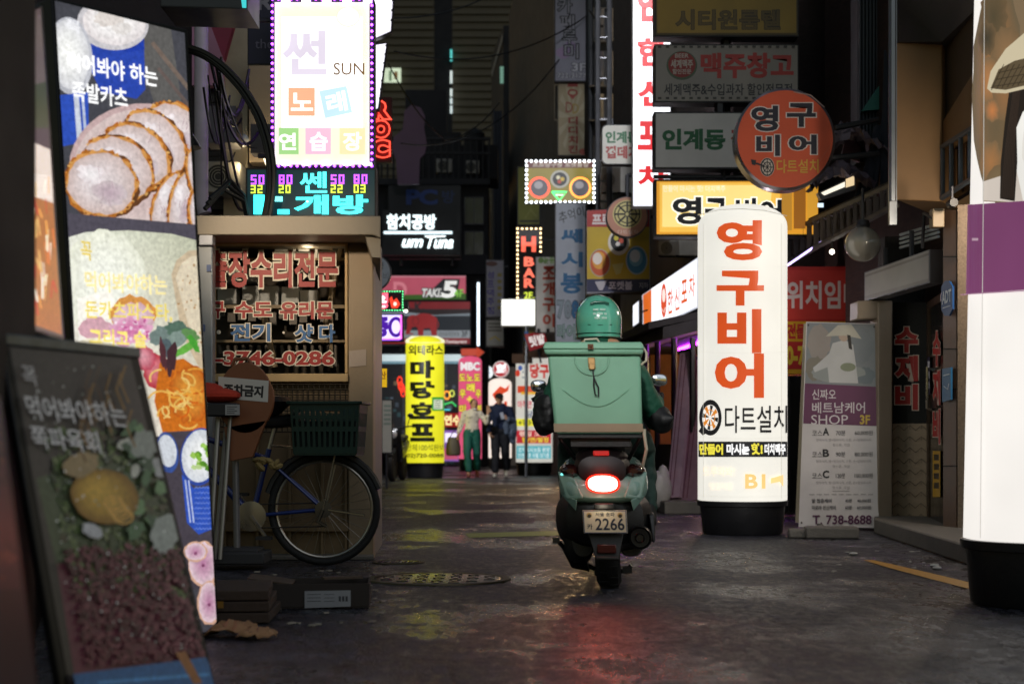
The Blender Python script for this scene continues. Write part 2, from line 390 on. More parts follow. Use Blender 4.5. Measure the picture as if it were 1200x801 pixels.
# ================================================================== THE SETTING
def road_material():
    m = bpy.data.materials.new('wet_asphalt'); m.use_nodes = True; t = m.node_tree; b = t.nodes['Principled BSDF']; L = t.links.new
    tc = t.nodes.new('ShaderNodeTexCoord')
    def noise(sc, det, sy=1.0, ro=.5):
        mp = t.nodes.new('ShaderNodeMapping'); mp.inputs['Scale'].default_value = (1, sy, 1); L(tc.outputs['Object'], mp.inputs['Vector'])
        n = t.nodes.new('ShaderNodeTexNoise'); n.inputs['Scale'].default_value = sc; n.inputs['Detail'].default_value = det; n.inputs['Roughness'].default_value = ro; L(mp.outputs['Vector'], n.inputs['Vector']); return n.outputs['Fac']
    def ramp(f, a, c, x, y):
        r = t.nodes.new('ShaderNodeMapRange'); r.interpolation_type = 'SMOOTHSTEP'
        for k, v in (('From Min', a), ('From Max', c), ('To Min', x), ('To Max', y)): r.inputs[k].default_value = v
        L(f, r.inputs['Value']); return r.outputs['Result']
    def mth(op, a, c):
        n = t.nodes.new('ShaderNodeMath'); n.operation = op
        for i, v in enumerate((a, c)):
            if isinstance(v, (int, float)): n.inputs[i].default_value = v
            else: L(v, n.inputs[i])
        return n.outputs[0]
    mid = noise(7, 7, .6, .65); wet = ramp(mth('ADD', mth('MULTIPLY', noise(.8, 9, .7, .66), .75), mth('MULTIPLY', mid, .25)), .45, .60, 0, 1)               # where water stands
    grain = noise(190, 3); clod = noise(45, 5); patch = noise(.35, 3)
    stone = t.nodes.new('ShaderNodeTexVoronoi'); stone.inputs['Scale'].default_value = 150; L(tc.outputs['Object'], stone.inputs['Vector'])
    v = t.nodes.new('ShaderNodeVectorMath'); v.operation = 'SCALE'; v.inputs[0].default_value = (.027, .027, .036)
    L(mth('MULTIPLY', mth('MULTIPLY', ramp(grain, .3, .7, .3, 1.8), ramp(stone.outputs['Color'], .1, .9, .55, 1.6)), mth('MULTIPLY', mth('MULTIPLY', ramp(mid, .3, .7, .5, 1.6), ramp(patch, .3, .7, .65, 1.3)), ramp(wet, 0, 1, 1.15, .6))), v.inputs['Scale'])
    chip = noise(24, 5, .38, .7); v3 = t.nodes.new('ShaderNodeVectorMath'); v3.operation = 'SCALE'; L(v.outputs[0], v3.inputs[0]); L(ramp(chip, .36, .64, .35, 1.9), v3.inputs['Scale']); v = v3
    # dark seams of old repairs
    crack = t.nodes.new('ShaderNodeTexVoronoi'); crack.feature = 'DISTANCE_TO_EDGE'; crack.inputs['Scale'].default_value = .55
    wn = t.nodes.new('ShaderNodeTexNoise'); wn.inputs['Scale'].default_value = 2.2; wn.inputs['Detail'].default_value = 6; L(tc.outputs['Object'], wn.inputs['Vector'])
    wv = t.nodes.new('ShaderNodeVectorMath'); wv.operation = 'MULTIPLY_ADD'; wv.inputs[1].default_value = (.5, .5, .5); L(wn.outputs['Color'], wv.inputs[0]); L(tc.outputs['Object'], wv.inputs[2]); L(wv.outputs[0], crack.inputs['Vector'])
    ck = ramp(crack.outputs['Distance'], .0, .012, .35, 1)
    v2 = t.nodes.new('ShaderNodeVectorMath'); v2.operation = 'SCALE'; L(v.outputs[0], v2.inputs[0]); L(ck, v2.inputs['Scale'])
    L(v2.outputs[0], b.inputs['Base Color'])
    L(mth('ADD', ramp(wet, 0, 1, .46, .13), mth('ADD', ramp(chip, .36, .64, -.12, .14), ramp(mid, .3, .7, -.08, .10))), b.inputs['Roughness'])
    hgt = mth('ADD', mth('ADD', mth('MULTIPLY', grain, .5), mth('MULTIPLY', stone.outputs['Distance'], -.9)), mth('ADD', mth('ADD', mth('MULTIPLY', clod, 1.2), mth('MULTIPLY', chip, 2.6)), mth('MULTIPLY', ck, .6)))
    bp = t.nodes.new('ShaderNodeBump'); bp.inputs['Distance'].default_value = .011
    L(ramp(wet, 0, 1, .9, .45), bp.inputs['Strength']); L(hgt, bp.inputs['Height']); L(bp.outputs['Normal'], b.inputs['Normal'])
    L(ramp(wet, 0, 1, .26, .8), b.inputs['Specular IOR Level'])
    return m
ROAD = road_material()
tag(MB().add([(-150, -40, 0), (150, -40, 0), (150, 260, 0), (-150, 260, 0)], [(0, 1, 2, 3)]).build('road', ROAD, loc=(0, 0, 0)), kind='structure')
conc = mat('kerb_concrete', '#6a655e', .75, var=.35, scale=9, bump=.5, bscale=60)
paintY = mat('worn_yellow_paint', '#b5801c', .5, var=.45, scale=22, bump=.4, bscale=160)
def marking(name, pts, m, z=.004):
    o = MB().add([(p[0], p[1], z) for p in pts], [tuple(range(len(pts)))]).build(name, m); return tag(o, kind='structure')
def gpt(px, py): p = G(px, py); return (p.x, p.y)
marking('road_marking', [gpt(1012, 656.5), gpt(1022, 656), gpt(1075, 668), gpt(1138, 683), gpt(1260, 712), gpt(1260, 722), gpt(1134, 690), gpt(1075, 674.5), gpt(1040, 665)], paintY)
marking('road_marking', [gpt(545, 625), gpt(668, 621.5), gpt(668, 627), gpt(550, 630)], mat('faded_green_paint', '#77803a', .5, var=.6, scale=9))  # yellow pillar's reflection on the wet road, put in as flat colour
marking('road_marking', [gpt(780, 589), gpt(816, 597), gpt(816, 601), gpt(780, 592)], paintY)
# raised shop threshold on the right
po = [(2.66, 8.6), (2.72, 9.3), (2.92, 12.6), (3.12, 13.5), (3.3, 15.6), (6, 15.6), (6, 8.6)]
tag(MB().prism([(x, y, 0) for x, y in po], (0, 0, .12)).build('kerb', conc, bevel=.012), kind='structure')
po = [(1.56, 16.0), (1.30, 21.5), (4.5, 21.5), (5, 16.0)]
tag(MB().prism([(x, y, 0) for x, y in po], (0, 0, .13)).build('kerb', conc, bevel=.012), kind='structure')
po = [(-.86, 9.75), (-1.16, 13.5), (-2.86, 33), (-8, 33), (-8, 9.75)]
tag(MB().prism([(x, y, 0) for x, y in po], (0, 0, .03)).build('kerb', conc, bevel=.008), kind='structure')

# ---------------- manhole covers
def manhole(px, py, r, label):
    c = G(px, py); iron = mat('manhole_iron', '#4a494c', .18, .9, bump=.5, bscale=70)
    t = thing('manhole_cover', label, 'manhole cover', (c.x, c.y, 0), 'manhole covers in the wet road')
    MB().lathe([(r*.93, -.02), (r*.93, .004), (r*.90, .007), (0.001, .007)], c, 40).build('cover', iron, t)
    mb = MB()
    for i in range(7):
        for j in range(7):
            x, y = (i-3)*r*.25, (j-3)*r*.25
            if math.hypot(x, y) < r*.84: mb.box((c.x+x, c.y+y, .0085), (r*.16, r*.07, .006), rz=(pi/2 if (i+j) % 2 else 0))
    mb.build('tread_pattern', iron, t)
    MB().lathe([(r*.95, -.02), (r*.95, .009), (r*1.06, .009), (r*1.08, -.02)], c, 40).build('ring', mat('manhole_rim', '#4a4436', .5, .7), t)
manhole(514, 678.5, .365, 'large wet round manhole cover glinting violet in front of the bicycle')
manhole(467, 659, .15, 'small round manhole cover glinting violet beside the bicycle wheel')

# ================================================================== BUILDINGS
dark = lambda k, c, **q: mat(k, c, **{**dict(rough=.8, var=.3, scale=2.5, bump=.3, bscale=25), **q})
def block(mb, x0, x1, y0, y1, z0, z1, m=0): return mb.box(((x0+x1)/2, (y0+y1)/2, (z0+z1)/2), (x1-x0, y1-y0, z1-z0), m=m)
def brick(key, c1, c2, mortar, sc):
    if key in MATS: return MATS[key]
    m = mat(key, c1, .85); t = m.node_tree; b = t.nodes['Principled BSDF']
    tc = t.nodes.new('ShaderNodeTexCoord'); mp = t.nodes.new('ShaderNodeMapping'); mp.inputs['Rotation'].default_value = (R(90), 0, 0); mp.inputs['Scale'].default_value = (sc, sc, sc)
    n = t.nodes.new('ShaderNodeTexBrick'); n.inputs['Color1'].default_value = (*lin(c1), 1); n.inputs['Color2'].default_value = (*lin(c2), 1); n.inputs['Mortar'].default_value = (*lin(mortar), 1); n.inputs['Mortar Size'].default_value = .012
    t.links.new(tc.outputs['Object'], mp.inputs['Vector']); t.links.new(mp.outputs['Vector'], n.inputs['Vector']); t.links.new(n.outputs['Color'], b.inputs['Base Color'])
    return m

# far pale tower that closes the view
t = thing('tower_building', 'tall pale beige tower with dark vertical strip at the far end', 'building', W(545, 518, 88))
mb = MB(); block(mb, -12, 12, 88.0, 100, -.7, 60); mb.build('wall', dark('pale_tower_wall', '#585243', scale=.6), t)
f88 = front(87.95)
mb = MB(); slab(mb, f88, rectq(509, -80, 530, 300), .3); mb.build('stair_strip', dark('tower_strip', '#0c0d12'), t)
mb = MB()
for y in range(-20, 290, 9): slab(mb, front(87.9), rectq(410, y, 508, y+.6), .1); slab(mb, front(87.9), rectq(531, y, 660, y+.6), .1)
mb.build('cladding_joints', dark('tower_joint', '#46412f'), t)
for y0, y1, c in ((58, 72, '#5fd6d0'), (83, 98, '#e8f4f0'), (104, 113, '#e8f4f0'), (115, 122, '#dfeeee'), (124, 133, '#dfeeee')):
    MB().hexa([W(x, y, d) for y in (y1, y0) for x, d in ((527.5, 87.6), (530, 87.6), (530, 87.9), (527.5, 87.9))]).build('window', glow('stair_window'+c, c, .8), t)
for x0, y0, x1, y1, c, k in ((450, 80, 470, 97, '#d8e8c8', .9),):
    a = Art(front(87.6), step=.03); a.base(rectq(x0, y0, x1, y1), c, k); a.rect(x0+6, y0+3, x0+9, y1-2, '#5e7a5a', .8); a.rect(x0+12, y0+4, x0+16, y1-4, '#7a5a30', .7); a.build('window', t)

# dark building on the right of the alley end, blue-edged, with a slit window
t = thing('dark_building', 'black windowless block behind the narrow sign stack, blue lit corner', 'building', W(612, 518, 60))
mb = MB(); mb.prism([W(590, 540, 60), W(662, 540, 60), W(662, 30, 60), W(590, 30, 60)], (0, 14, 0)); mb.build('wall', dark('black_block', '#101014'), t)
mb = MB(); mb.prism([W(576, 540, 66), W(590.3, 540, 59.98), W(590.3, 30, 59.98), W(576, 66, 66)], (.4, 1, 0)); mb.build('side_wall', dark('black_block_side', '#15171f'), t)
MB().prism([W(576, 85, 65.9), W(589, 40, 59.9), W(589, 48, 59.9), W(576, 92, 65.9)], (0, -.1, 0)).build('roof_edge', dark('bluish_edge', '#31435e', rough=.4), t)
MB().hexa([W(x, y, d) for y in (98, 78) for x, d in ((586, 59.6), (590, 59.6), (590, 59.8), (586, 59.8))]).build('window', glow('slit_window', '#7fae9a', .45), t)
mb = MB()
for x in (579.5, 583, 586.5): mb.tube([W(x, 130, 59.5), W(x, 320, 59.5)], .06, 6)
mb.build('drainpipe', dark('dark_pipe', '#23262e'), t)
t.name = 'dark_building'

# three-storey front building that faces us where the alley bends
t = thing('corner_building', 'dark shop building facing up the alley at its bend, cluttered flat roof', 'building', W(505, 518, 48))
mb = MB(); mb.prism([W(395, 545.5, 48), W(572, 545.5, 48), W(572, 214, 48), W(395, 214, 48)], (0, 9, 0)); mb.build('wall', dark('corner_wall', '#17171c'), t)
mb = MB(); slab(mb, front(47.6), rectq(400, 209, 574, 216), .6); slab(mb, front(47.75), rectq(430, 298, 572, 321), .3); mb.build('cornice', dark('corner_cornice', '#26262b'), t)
mb = MB()
for y in (163, 180): mb.tube([W(440, y, 49), W(575, y, 49)], .05, 6)
for x in range(440, 576, 7): mb.tube([W(x, 163, 49), W(x, 212, 49)], .035, 5)
mb.build('railing', dark('roof_railing', '#2b2a2e'), t)
mb = MB(); mb.box(W(545, 196, 52), (2.2, 2, 1.1)); mb.box(W(520, 186, 53), (1.2, 1, 1.6)); mb.lathe([(.35, 0), (.35, 1.2), (.05, 1.4)], W(556, 200, 51), 14); mb.box(W(500, 160, 54), (1.4, 1, 3.0)); mb.build('roof_clutter', dark('roof_clutter', '#1c1b20'), t)
# its lit shopfront
a = Art(front(47.85), step=.01)
a.base(rectq(446, 415, 545, 426), '#d9ecef', .85); a.rect(446, 423, 545, 426, '#7fa6b5', .7)
a.build('fascia_light', t)
a = Art(front(47.85), step=.012)
a.base(rectq(446, 427, 545, 545), '#0d0e12', 1)
for x in (446, 472, 500, 522, 544): a.rect(x, 427, x+1.5, 545, '#30343a')
rnd = random.Random(5)
for i in range(60):
    x, y = rnd.uniform(448, 540), rnd.uniform(440, 540); c = rnd.choice(['#5a4428', '#46505c', '#6a5a44', '#243a3e', '#3a2a22']); a.rect(x, y, x+rnd.uniform(1.5, 6), y+rnd.uniform(1.5, 7), c, rnd.uniform(.4, 1.0))
a.build('shop_window', t)
a = Art(front(47.8), z=.2, step=.01)
for x, y in ((470, 452), (473, 460), (469, 446), (472, 455)): a.ring(x, y, 3, 5, 1.1, '#ff3a1e', 1.6)
a.ring(524, 463, 4, 5, 1.2, '#ff9a30', 2); a.ring(530, 461, 3, 4, 1, '#d4e05a', 1.6); a.line([(520, 474), (530, 471), (535, 476)], 1.4, '#3ad06a', 1.5); a.line([(520, 480), (528, 480)], 1.2, '#49d0e0', 1.5)
a.rect(520, 484, 541, 500, '#a01d18', .9); a.text('연수', 521, 486, 540, 498, '#ffe9a8', 1.3, bold=.04)
a.rect(520, 504, 538, 540, '#8a5fb0', .9); a.rect(522, 507, 536, 518, '#f0e6ff', 1.2); a.rect(521, 525, 537, 538, '#c95a7a', .9)
a.rect(540, 470, 546, 545, '#e8d9b0', 1.0); a.rect(586, 430, 606, 545, '#3a3530', .7)
a.build('window_neon', t)

# lit shop at the very end between the pillars
t = thing('end_shop', 'brightly lit small shop closing the alley behind the two walkers', 'shop', W(575, 550, 56))
mb = MB(); mb.prism([W(535, 542, 56), W(680, 542, 56), W(680, 380, 56), W(535, 380, 56)], (0, 4, 0)); mb.build('wall', dark('end_shop_wall', '#1d1b1d'), t)
a = Art(front(55.9), step=.012); a.base(rectq(548, 452, 606, 540), '#d8c7a8', .55)
for x0, y0, x1, y1, c, k in ((549, 470, 566, 496, '#f3e3c0', 1.0), (553, 500, 570, 538, '#e3679a', .9), (572, 455, 585, 520, '#2a2622', .8), (586, 470, 604, 510, '#f6efe0', 1.1), (560, 455, 566, 468, '#3a6a8a', .8), (590, 515, 603, 538, '#5a2a24', .8), (548, 525, 575, 540, '#f2e8f6', 1.0)): a.rect(x0, y0, x1, y1, c, k)
for i in range(40):
    x, y = rnd.uniform(549, 602), rnd.uniform(455, 536); a.rect(x, y, x+rnd.uniform(1, 4), y+rnd.uniform(1, 5), rnd.choice(['#a83a2a', '#e8d28a', '#3a342e', '#f7f0e4', '#48617a', '#7a5a3a']), rnd.uniform(.4, 1))
a.build('shop_window', t)

# left building row above and behind the booth
t = thing('shabby_building', 'shabby dim building above the repair booth with pipes and a pink panel', 'building', (-3.4, 13.6, 0))
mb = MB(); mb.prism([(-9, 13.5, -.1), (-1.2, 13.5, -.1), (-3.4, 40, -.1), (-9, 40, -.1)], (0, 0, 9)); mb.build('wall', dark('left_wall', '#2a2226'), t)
f13 = front(13.4)
mb = MB(); slab(mb, f13, rectq(262, -40, 290, 255), .16); mb.build('pilaster', dark('stained_pilaster', '#b0a48f', var=.5, scale=3), t)
mb = MB(); slab(mb, front(13.3), rectq(292, 75, 322, 190), .2); mb.build('render_patch', dark('beige_render', '#b09c84', var=.4), t)
mb = MB(); slab(mb, front(13.35), rectq(225, -60, 262, 100), .3); mb.build('window_panel', mat('pink_panel', '#b07a9c', .35, var=.3), t)
mb = MB(); mb.prism([W(243, 20, 13.0), W(290, -30, 13.0), W(262, 70, 13.0)], (0, .1, 0)); mb.build('awning', mat('maroon_awning', '#8a3048', .7), t)
mb = MB(); mb.tube([W(236, -60, 12.2), W(236, 235, 12.2), W(240, 250, 12.2)], .055, 10); mb.tube([W(231, 22, 12.2), W(241, 22, 12.2)], .075, 10); mb.build('drainpipe', mat('grey_pipe', '#b8aebb', .45), t)
mb = MB(); slab(mb, f13, rectq(243, 110, 262, 245), .2)
for y in range(118, 240, 7): slab(mb, front(13.2), rectq(245, y, 261, y+1.5), .05)
mb.build('vent_panel', dark('vent_panel', '#262428'), t)
mb = MB(); mb.box(W(262, 150, 12.9), (.26, .3, .3)); mb.box(W(310, 165, 13.0), (.2, .2, .24)); mb.build('meter_box', mat('meter_box', '#5f5c60', .5, .3), t)
MB().ball(W(316, 174, 13.1), (.06, .06, .17), 12).build('wall_lamp', glow('wall_lamp', '#fff0c8', 3), t)
MB().lathe([(.02, -.05), (.06, -.02), (.06, .02), (.03, .05)], W(284, 165, 13.2), 10, 'Y').build('uplight', mat('uplight', '#aaaaaa', .4, .6), t)
lamp('POINT', 'wall_glow', W(281, 195, 13.05), 3.0, (1, .78, .45), size=.05)

# right: near brick and stone building
t = thing('brick_building', 'brown brick and stone building with tan overhang behind the huge pillar sign', 'building', (4.2, 12, 0))
mb = MB(); mb.prism([(3.62, 12.9, .1), (3.2, 16, .1), (9, 16, .1), (9, 12.9, .1)], (0, 0, 9)); mb.build('wall', brick('dark_brick', '#3b241b', '#2a1913', '#1a1412', 5.5), t)
mb = MB(); mb.box((4.3, 13.55, 1.3), (2.2, .25, 2.4)); mb.build('inner_wall', dark('inner_wall', '#121113'), t)
stone = dark('brown_stone', '#6e5342', rough=.45, var=.35, scale=14, bump=.15, bscale=90); stone2 = dark('speckled_stone', '#7c6c5c', rough=.5, var=.6, scale=60, bump=.2, bscale=120)
mb = MB(); mb.prism([W(1105, 628, 11.5), W(1121, 632, 11.3), W(1121, 246, 11.3), W(1105, 246, 11.5)], (.35, .5, 0), 0)
mb.prism([W(1121.5, 632, 11.28), W(1150, 636, 11.2), W(1150, 238, 11.2), W(1121.5, 240, 11.28)], (.4, .5, 0), 1)
mb.build('pillar', [stone, stone2], t, bevel=.006)
mb = MB()
for y in (300, 408, 455, 545): mb.prism([W(1104.8, y, 11.49), W(1121, y, 11.28), W(1121, y+1.3, 11.28), W(1104.8, y+1.3, 11.49)], (.1, -.004, 0))
mb.build('stone_joint', dark('joint', '#2a2420'), t)
tan = dark('tan_panel', '#8a6a45', rough=.6, var=.22, scale=4, bump=.1); soff = dark('grey_soffit', '#4a4440', rough=.6)
mb = MB(); mb.prism([W(1050, 234, 12), W(1104, 236, 12), W(1104, 50, 12), W(1050, 50, 12)], (.5, .8, 0)); mb.build('overhang', tan, t, bevel=.008)
mb = MB(); mb.prism([W(1044, -60, 11.98), W(1160, -60, 11.0), W(1160, -5, 11.0), W(1104, 49, 11.9), W(1051, 49, 11.98), W(1051, 0, 11.98)], (.4, .8, 0)); mb.build('beam', soff, t)
mb = MB(); mb.prism([W(1104.5, 172, 12.02), W(1150, 143, 11), W(1150, 70, 11), W(1104.5, 143, 12.02)], (.4, .6, 0)); mb.build('side_panel', tan, t)
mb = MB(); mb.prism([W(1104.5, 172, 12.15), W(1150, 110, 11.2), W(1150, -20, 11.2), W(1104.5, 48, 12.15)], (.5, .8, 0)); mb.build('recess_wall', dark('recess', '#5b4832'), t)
mb = MB(); mb.tube([W(1046, -60, 11.9), W(1046, 236, 11.9)], .028, 6); mb.box(W(1046, 110, 11.93), (.055, .05, 2.0)); mb.build('corner_trim', mat('corner_steel', '#7d8288', .4, .7), t)
fr = MB(); g0, g1 = 12.0, 11.1
def gr(u, v): return W(1104+u*42, 172-u*26+v*(60-u*1), g0+(g1-g0)*u)
for v in (0, 1): fr.tube([gr(0, v), gr(1, v)], .022, 6)
for u in (0.02, .26, .52, .78, 1): fr.tube([gr(u, 0), gr(u, 1)], .018, 6)
w_ = MB().prism([gr(0, 0)+Vector((.12, .1, 0)), gr(1, 0)+Vector((.12, .1, 0)), gr(1, 1)+Vector((.12, .1, 0)), gr(0, 1)+Vector((.12, .1, 0))], (.05, .05, 0)).build('window', mat('dark_glass', '#15110c', .15), t)
fr.build('window_grille', mat('grey_painted_steel', '#5b646c', .45, .3), w_)
cu = MB()
for u in (.12, .38, .64, .9): cu.prism([gr(u-.05, .08)+Vector((.08, .07, 0)), gr(u+.04, .08)+Vector((.08, .07, 0)), gr(u+.05, .9)+Vector((.08, .07, 0)), gr(u-.03, .9)+Vector((.08, .07, 0))], (.01, .01, 0))
cu.build('curtain', mat('brown_curtain', '#5a3c1c', .8), w_)
# corrugated awning along its wall
P = street(3.86); mb = MB()
n = 34
for i in range(n):
    x0, x1 = 916+(1050-916)*i/n, 916+(1050-916)*(i+1)/n
    def yy(x, tb): return (278-(x-916)*.44) if tb == 0 else (309-(x-916)*.515)
    a_, b_ = [P.hit(x0, yy(x0, k))[0] for k in (1, 0)], [P.hit(x1, yy(x1, k))[0] for k in (1, 0)]
    d = Vector((-.05 if i % 2 else 0, 0, 0)); mb.add([a_[0]+d, b_[0]+d, b_[1]+d, a_[1]+d], [(0, 1, 2, 3)])
mb.build('awning', mat('brown_corrugated', '#0e0b09', .8, .0, var=.4), t)
mb = MB(); mb.tube([P.hit(916, 276)[0], P.hit(1050, 216)[0]], .035, 6); mb.tube([P.hit(916, 311)[0], P.hit(1050, 240)[0]], .03, 6); mb.build('gutter', mat('gutter', '#3c3a36', .6, .3), t)
mb = MB(); mb.prism([P.hit(916, 276)[0], P.hit(1050, 216)[0], P.hit(1050, 216)[0]+Vector((1.2, .3, .2)), P.hit(916, 276)[0]+Vector((1.2, .3, .2))], (0, 0, .05)); mb.build('roof', dark('awning_roof', '#1a1817'), t)
mb = MB(); slab(mb, front(14.6), rectq(1005, -40, 1043, 190), .3)
for x in range(1007, 1043, 4): slab(mb, front(14.55), rectq(x, -40, x+1.6, 190), .06)
mb.build('corrugated_panel', mat('blue_grey_sheet', '#3b4147', .5, .4), t)
# doorway: post, dark glass with red lettering, herringbone tile, door
mb = MB(); slab(mb, front(13.0), [(1029, 614), (1046, 612), (1046, 352), (1029, 354)], .3); slab(mb, front(13.02), [(1005, 352), (1046, 352), (1046, 372), (1005, 374)], .3); mb.build('door_post', dark('beige_post', '#8b7d6c', rough=.5), t, bevel=.01)
tile = brick('herringbone_tile', '#b9a68c', '#a9967c', '#6f6252', 7); tile.node_tree.nodes['Mapping'].inputs['Rotation'].default_value = (R(90), 0, 0)
gp = through(W(1046, 600, 13.15), W(1046, 400, 13.15), W(1087, 600, 13.0))
mb = MB(); slab(mb, gp, [(1046, 613), (1087, 612), (1087, 496), (1046, 496)], .12); o = mb.build('tile_panel', dark('tile_panel', '#a08c74', rough=.4, var=.12), t)
a = Art(gp, step=.0006, z=.001)
for i in range(9):
    for j in range(3):
        x, y = 1046+j*13.6, 498+i*13
        a.line([(x, y+6), (x+6.8, y), (x+13.6, y+6)], .7, '#5e5142'); a.line([(x, y+6), (x, y+13)], .01, '#5e5142')
        a.line([(x+6.8, y), (x+6.8, y+5)], .5, '#6e6050')
a.build('tile_joint', t, lit=False)
mb = MB(); slab(mb, gp, [(1046, 496), (1087, 496), (1087, 354), (1046, 354)], .05); glassw = mb.build('shop_glass', mat('shop_dark_glass', '#0b0c0d', .5, spec=.25), t)
a = Art(gp, step=.001); a.vtext('수제비', 1049, 383, 1076, 480, '#b3201c', bold=.05, out='#d8c4b4', ow=.035); a.build('lettering', t, lit=False)
dp = through(W(1087, 600, 13.0), W(1087, 400, 13.0), W(1106, 600, 11.75))
mb = MB(); slab(mb, dp, [(1088, 618), (1106, 624), (1106, 345), (1088, 356)], .05); dr = mb.build('door', mat('door_glass', '#15110f', .15), t)
mb = MB(); slab(mb, dp, [(1087.2, 618), (1089.4, 619), (1089.4, 354), (1087.2, 356)], .05, lift=.01); slab(mb, dp, [(1088, 362), (1106, 352), (1106, 342), (1088, 354)], .05, lift=.01); mb.build('frame', mat('bronze_frame', '#4a3a2c', .4, .5), dr)
q = [dp.hit(1093, y)[0]+Vector((-.05, -.02, 0)) for y in (433, 430, 455, 478, 481)]; q[0] += Vector((.05, 0, 0)); q[-1] += Vector((.05, 0, 0))
MB().tube(q, .013, 8).build('handle', mat('brushed_steel', '#c0b8a8', .25, 1), dr)
a = Art(dp, step=.001, z=.012); a.vtext('수제비', 1095, 388, 1104, 520, '#b3201c', bold=.05, out='#d0b8a8'); a.rect(1095, 528, 1104, 582, '#c99a1c'); [a.rect(1096.5, 532+i*11, 1102.5, 539+i*11, '#3a2a0c') for i in range(4)]; a.rect(1088.5, 418, 1092, 462, '#26304a'); [a.rect(1089.2, 423+i*12, 1091.4, 431+i*12, '#d8d8e0') for i in range(3)]
a.build('door_sticker', t, lit=False)

# right: pub building with the long lit fascia
t = thing('pub_building', 'dark building with awning, black posts and warm purple lit interior', 'building', (2.8, 18, 0))
mb = MB(); mb.prism([(2.35, 16.6, 2.0), (1.55, 24, 2.0), (9, 24, 2.0), (9, 16.6, 2.0)], (0, 0, 12)); mb.build('wall', brick('pub_brick', '#2b1c19', '#201412', '#120e0d', 4), t)
mb = MB(); block(mb, 3.6, 3.8, 16.5, 23, .1, 2.1); mb.build('back_wall', mat('warm_plaster', '#a8763e', .8, var=.4), t)
mb = MB(); block(mb, 2.0, 3.7, 22.6, 22.8, .1, 2.1); mb.build('side_wall', mat('warm_plaster'), t)
pp = street(3.06)
for px in (757, 770.5, 790, 812): MB().tube([pp.hit(px, 585-(820-px)*.12)[0], pp.hit(px, 396)[0]], .035, 6).build('post', mat('black_post', '#101012', .4, .3), t)
mb = MB(); mb.prism([pp.hit(757, 585)[0], pp.hit(812, 590)[0], pp.hit(812, 520)[0], pp.hit(757, 520)[0]], (.06, .02, 0)); mb.build('low_wall', dark('pub_low_wall', '#3a332e'), t)
for i in range(4):
    y = 17.0+i*1.4; MB().ball((2.9, y, 1.9), .07, 10).build('pendant_lamp', glow('pub_pendant', '#ffb45a', 12), t)
lamp('POINT', 'pub_light', (2.9, 18.2, 1.7), 14, (1, .68, .32), size=.08); lamp('POINT', 'pub_light', (2.7, 20.6, 1.7), 14, (1, .68, .32), size=.08)
MB().box((2.35, 18.7, 1.965), (.04, 4.0, .03), rz=.068).build('purple_tube', glow('purple_tube', '#c02aff', 26), t)
MB().box((2.8, 19, 2.015), (2.0, 5.0, .02), rz=.068).build('soffit', mat('pale_soffit', '#b8a8b8', .7), t)
mb = MB(); mb.prism([pp.hit(738, 404)[0], pp.hit(822, 372)[0], pp.hit(822, 386)[0], pp.hit(738, 409)[0]], (-.4, -.03, -.10)); mb.prism([pp.hit(738, 396)[0], pp.hit(822, 364)[0], pp.hit(822, 372)[0], pp.hit(738, 404)[0]], (-.55, -.04, -.12)); mb.build('awning', mat('black_canvas', '#1c1b1d', .7), t)
mb = MB()
for x in (756, 768, 780): mb.tube([W(x, 400, 23), W(x, 500, 23)], .01, 5)
mb.build('mullion', mat('black_post'), t)

# right: further row of dark buildings behind the projecting signs
pw = through(Vector((2.35, 16.6, 0)), Vector((2.35, 16.6, 1)), Vector((1.55, 24, 0)))
t = thing('row_building', 'dark tall building behind the narrow vertical hanging signs', 'building', (3, 30, 0))
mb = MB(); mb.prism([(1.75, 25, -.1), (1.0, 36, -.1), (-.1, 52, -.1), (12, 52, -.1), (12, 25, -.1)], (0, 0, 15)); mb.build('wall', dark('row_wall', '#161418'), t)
mb = MB(); slab(mb, pw, rectq(762, 240, 830, 350), .05, lift=.04); mb.build('tin_sheet', mat('stained_tin', '#83746a', .6, .1, var=.5, scale=3), t)
mb = MB(); slab(mb, pw, rectq(731, 345, 761, 412), .05, lift=.05); mb.build('blue_shutter', mat('blue_shutter', '#1c3350', .5), t)
rp = through(Vector((1.75, 25, 0)), Vector((1.75, 25, 1)), Vector((1, 36, 0)))
for x0, y0, x1, y1 in ((698, 60, 724, 100), (698, 110, 724, 140), (655, 190, 690, 235)):
    w_ = MB(); slab(w_, rp, rectq(x0, y0, x1, y1), .1, lift=.03); w_ = w_.build('window', mat('unlit_window', '#0a0c11', .15), t)
    s_ = MB(); slab(s_, rp, rectq((x0+x1)/2-.5, y0, (x0+x1)/2+.5, y1), .1, lift=.05); slab(s_, rp, rectq(x0-2, y1, x1+2, y1+2), .2, lift=.1); s_.build('window_frame', mat('dim_frame', '#46464c', .5), w_)

t = thing('shop_lamp', 'warm lamp box on the wall behind the scooter box', 'lamp', (1.15, 28, 2.3))
MB().box((1.18, 28, 2.4), (.3, .3, .16)).build('housing', mat('black_post'), t, bevel=.01); MB().box((1.18, 28, 2.31), (.24, .24, .015)).build('lens', glow('warm_lens', '#ffb060', 8), t)
lamp('AREA', 'shop_lamp_light', (1.15, 27.9, 2.28), 45, (1, .62, .28), aim=(.2, 27.0, 0), size=.3)
t = thing('shop_lamp', 'pale lamp hung over the pavement in front of the yellow pillar', 'lamp', (-2.1, 29.5, 3.2))  # lamp added to brighten the two walkers
MB().box((-2.1, 29.5, 3.3), (.3, .3, .16)).tube([(-2.1, 29.5, 3.3), (-2.9, 29.5, 3.4)], .03, 6).build('housing', mat('black_post'), t); MB().box((-2.1, 29.5, 3.21), (.24, .24, .015)).build('lens', glow('pale_lens', '#fff0e0', 6), t)
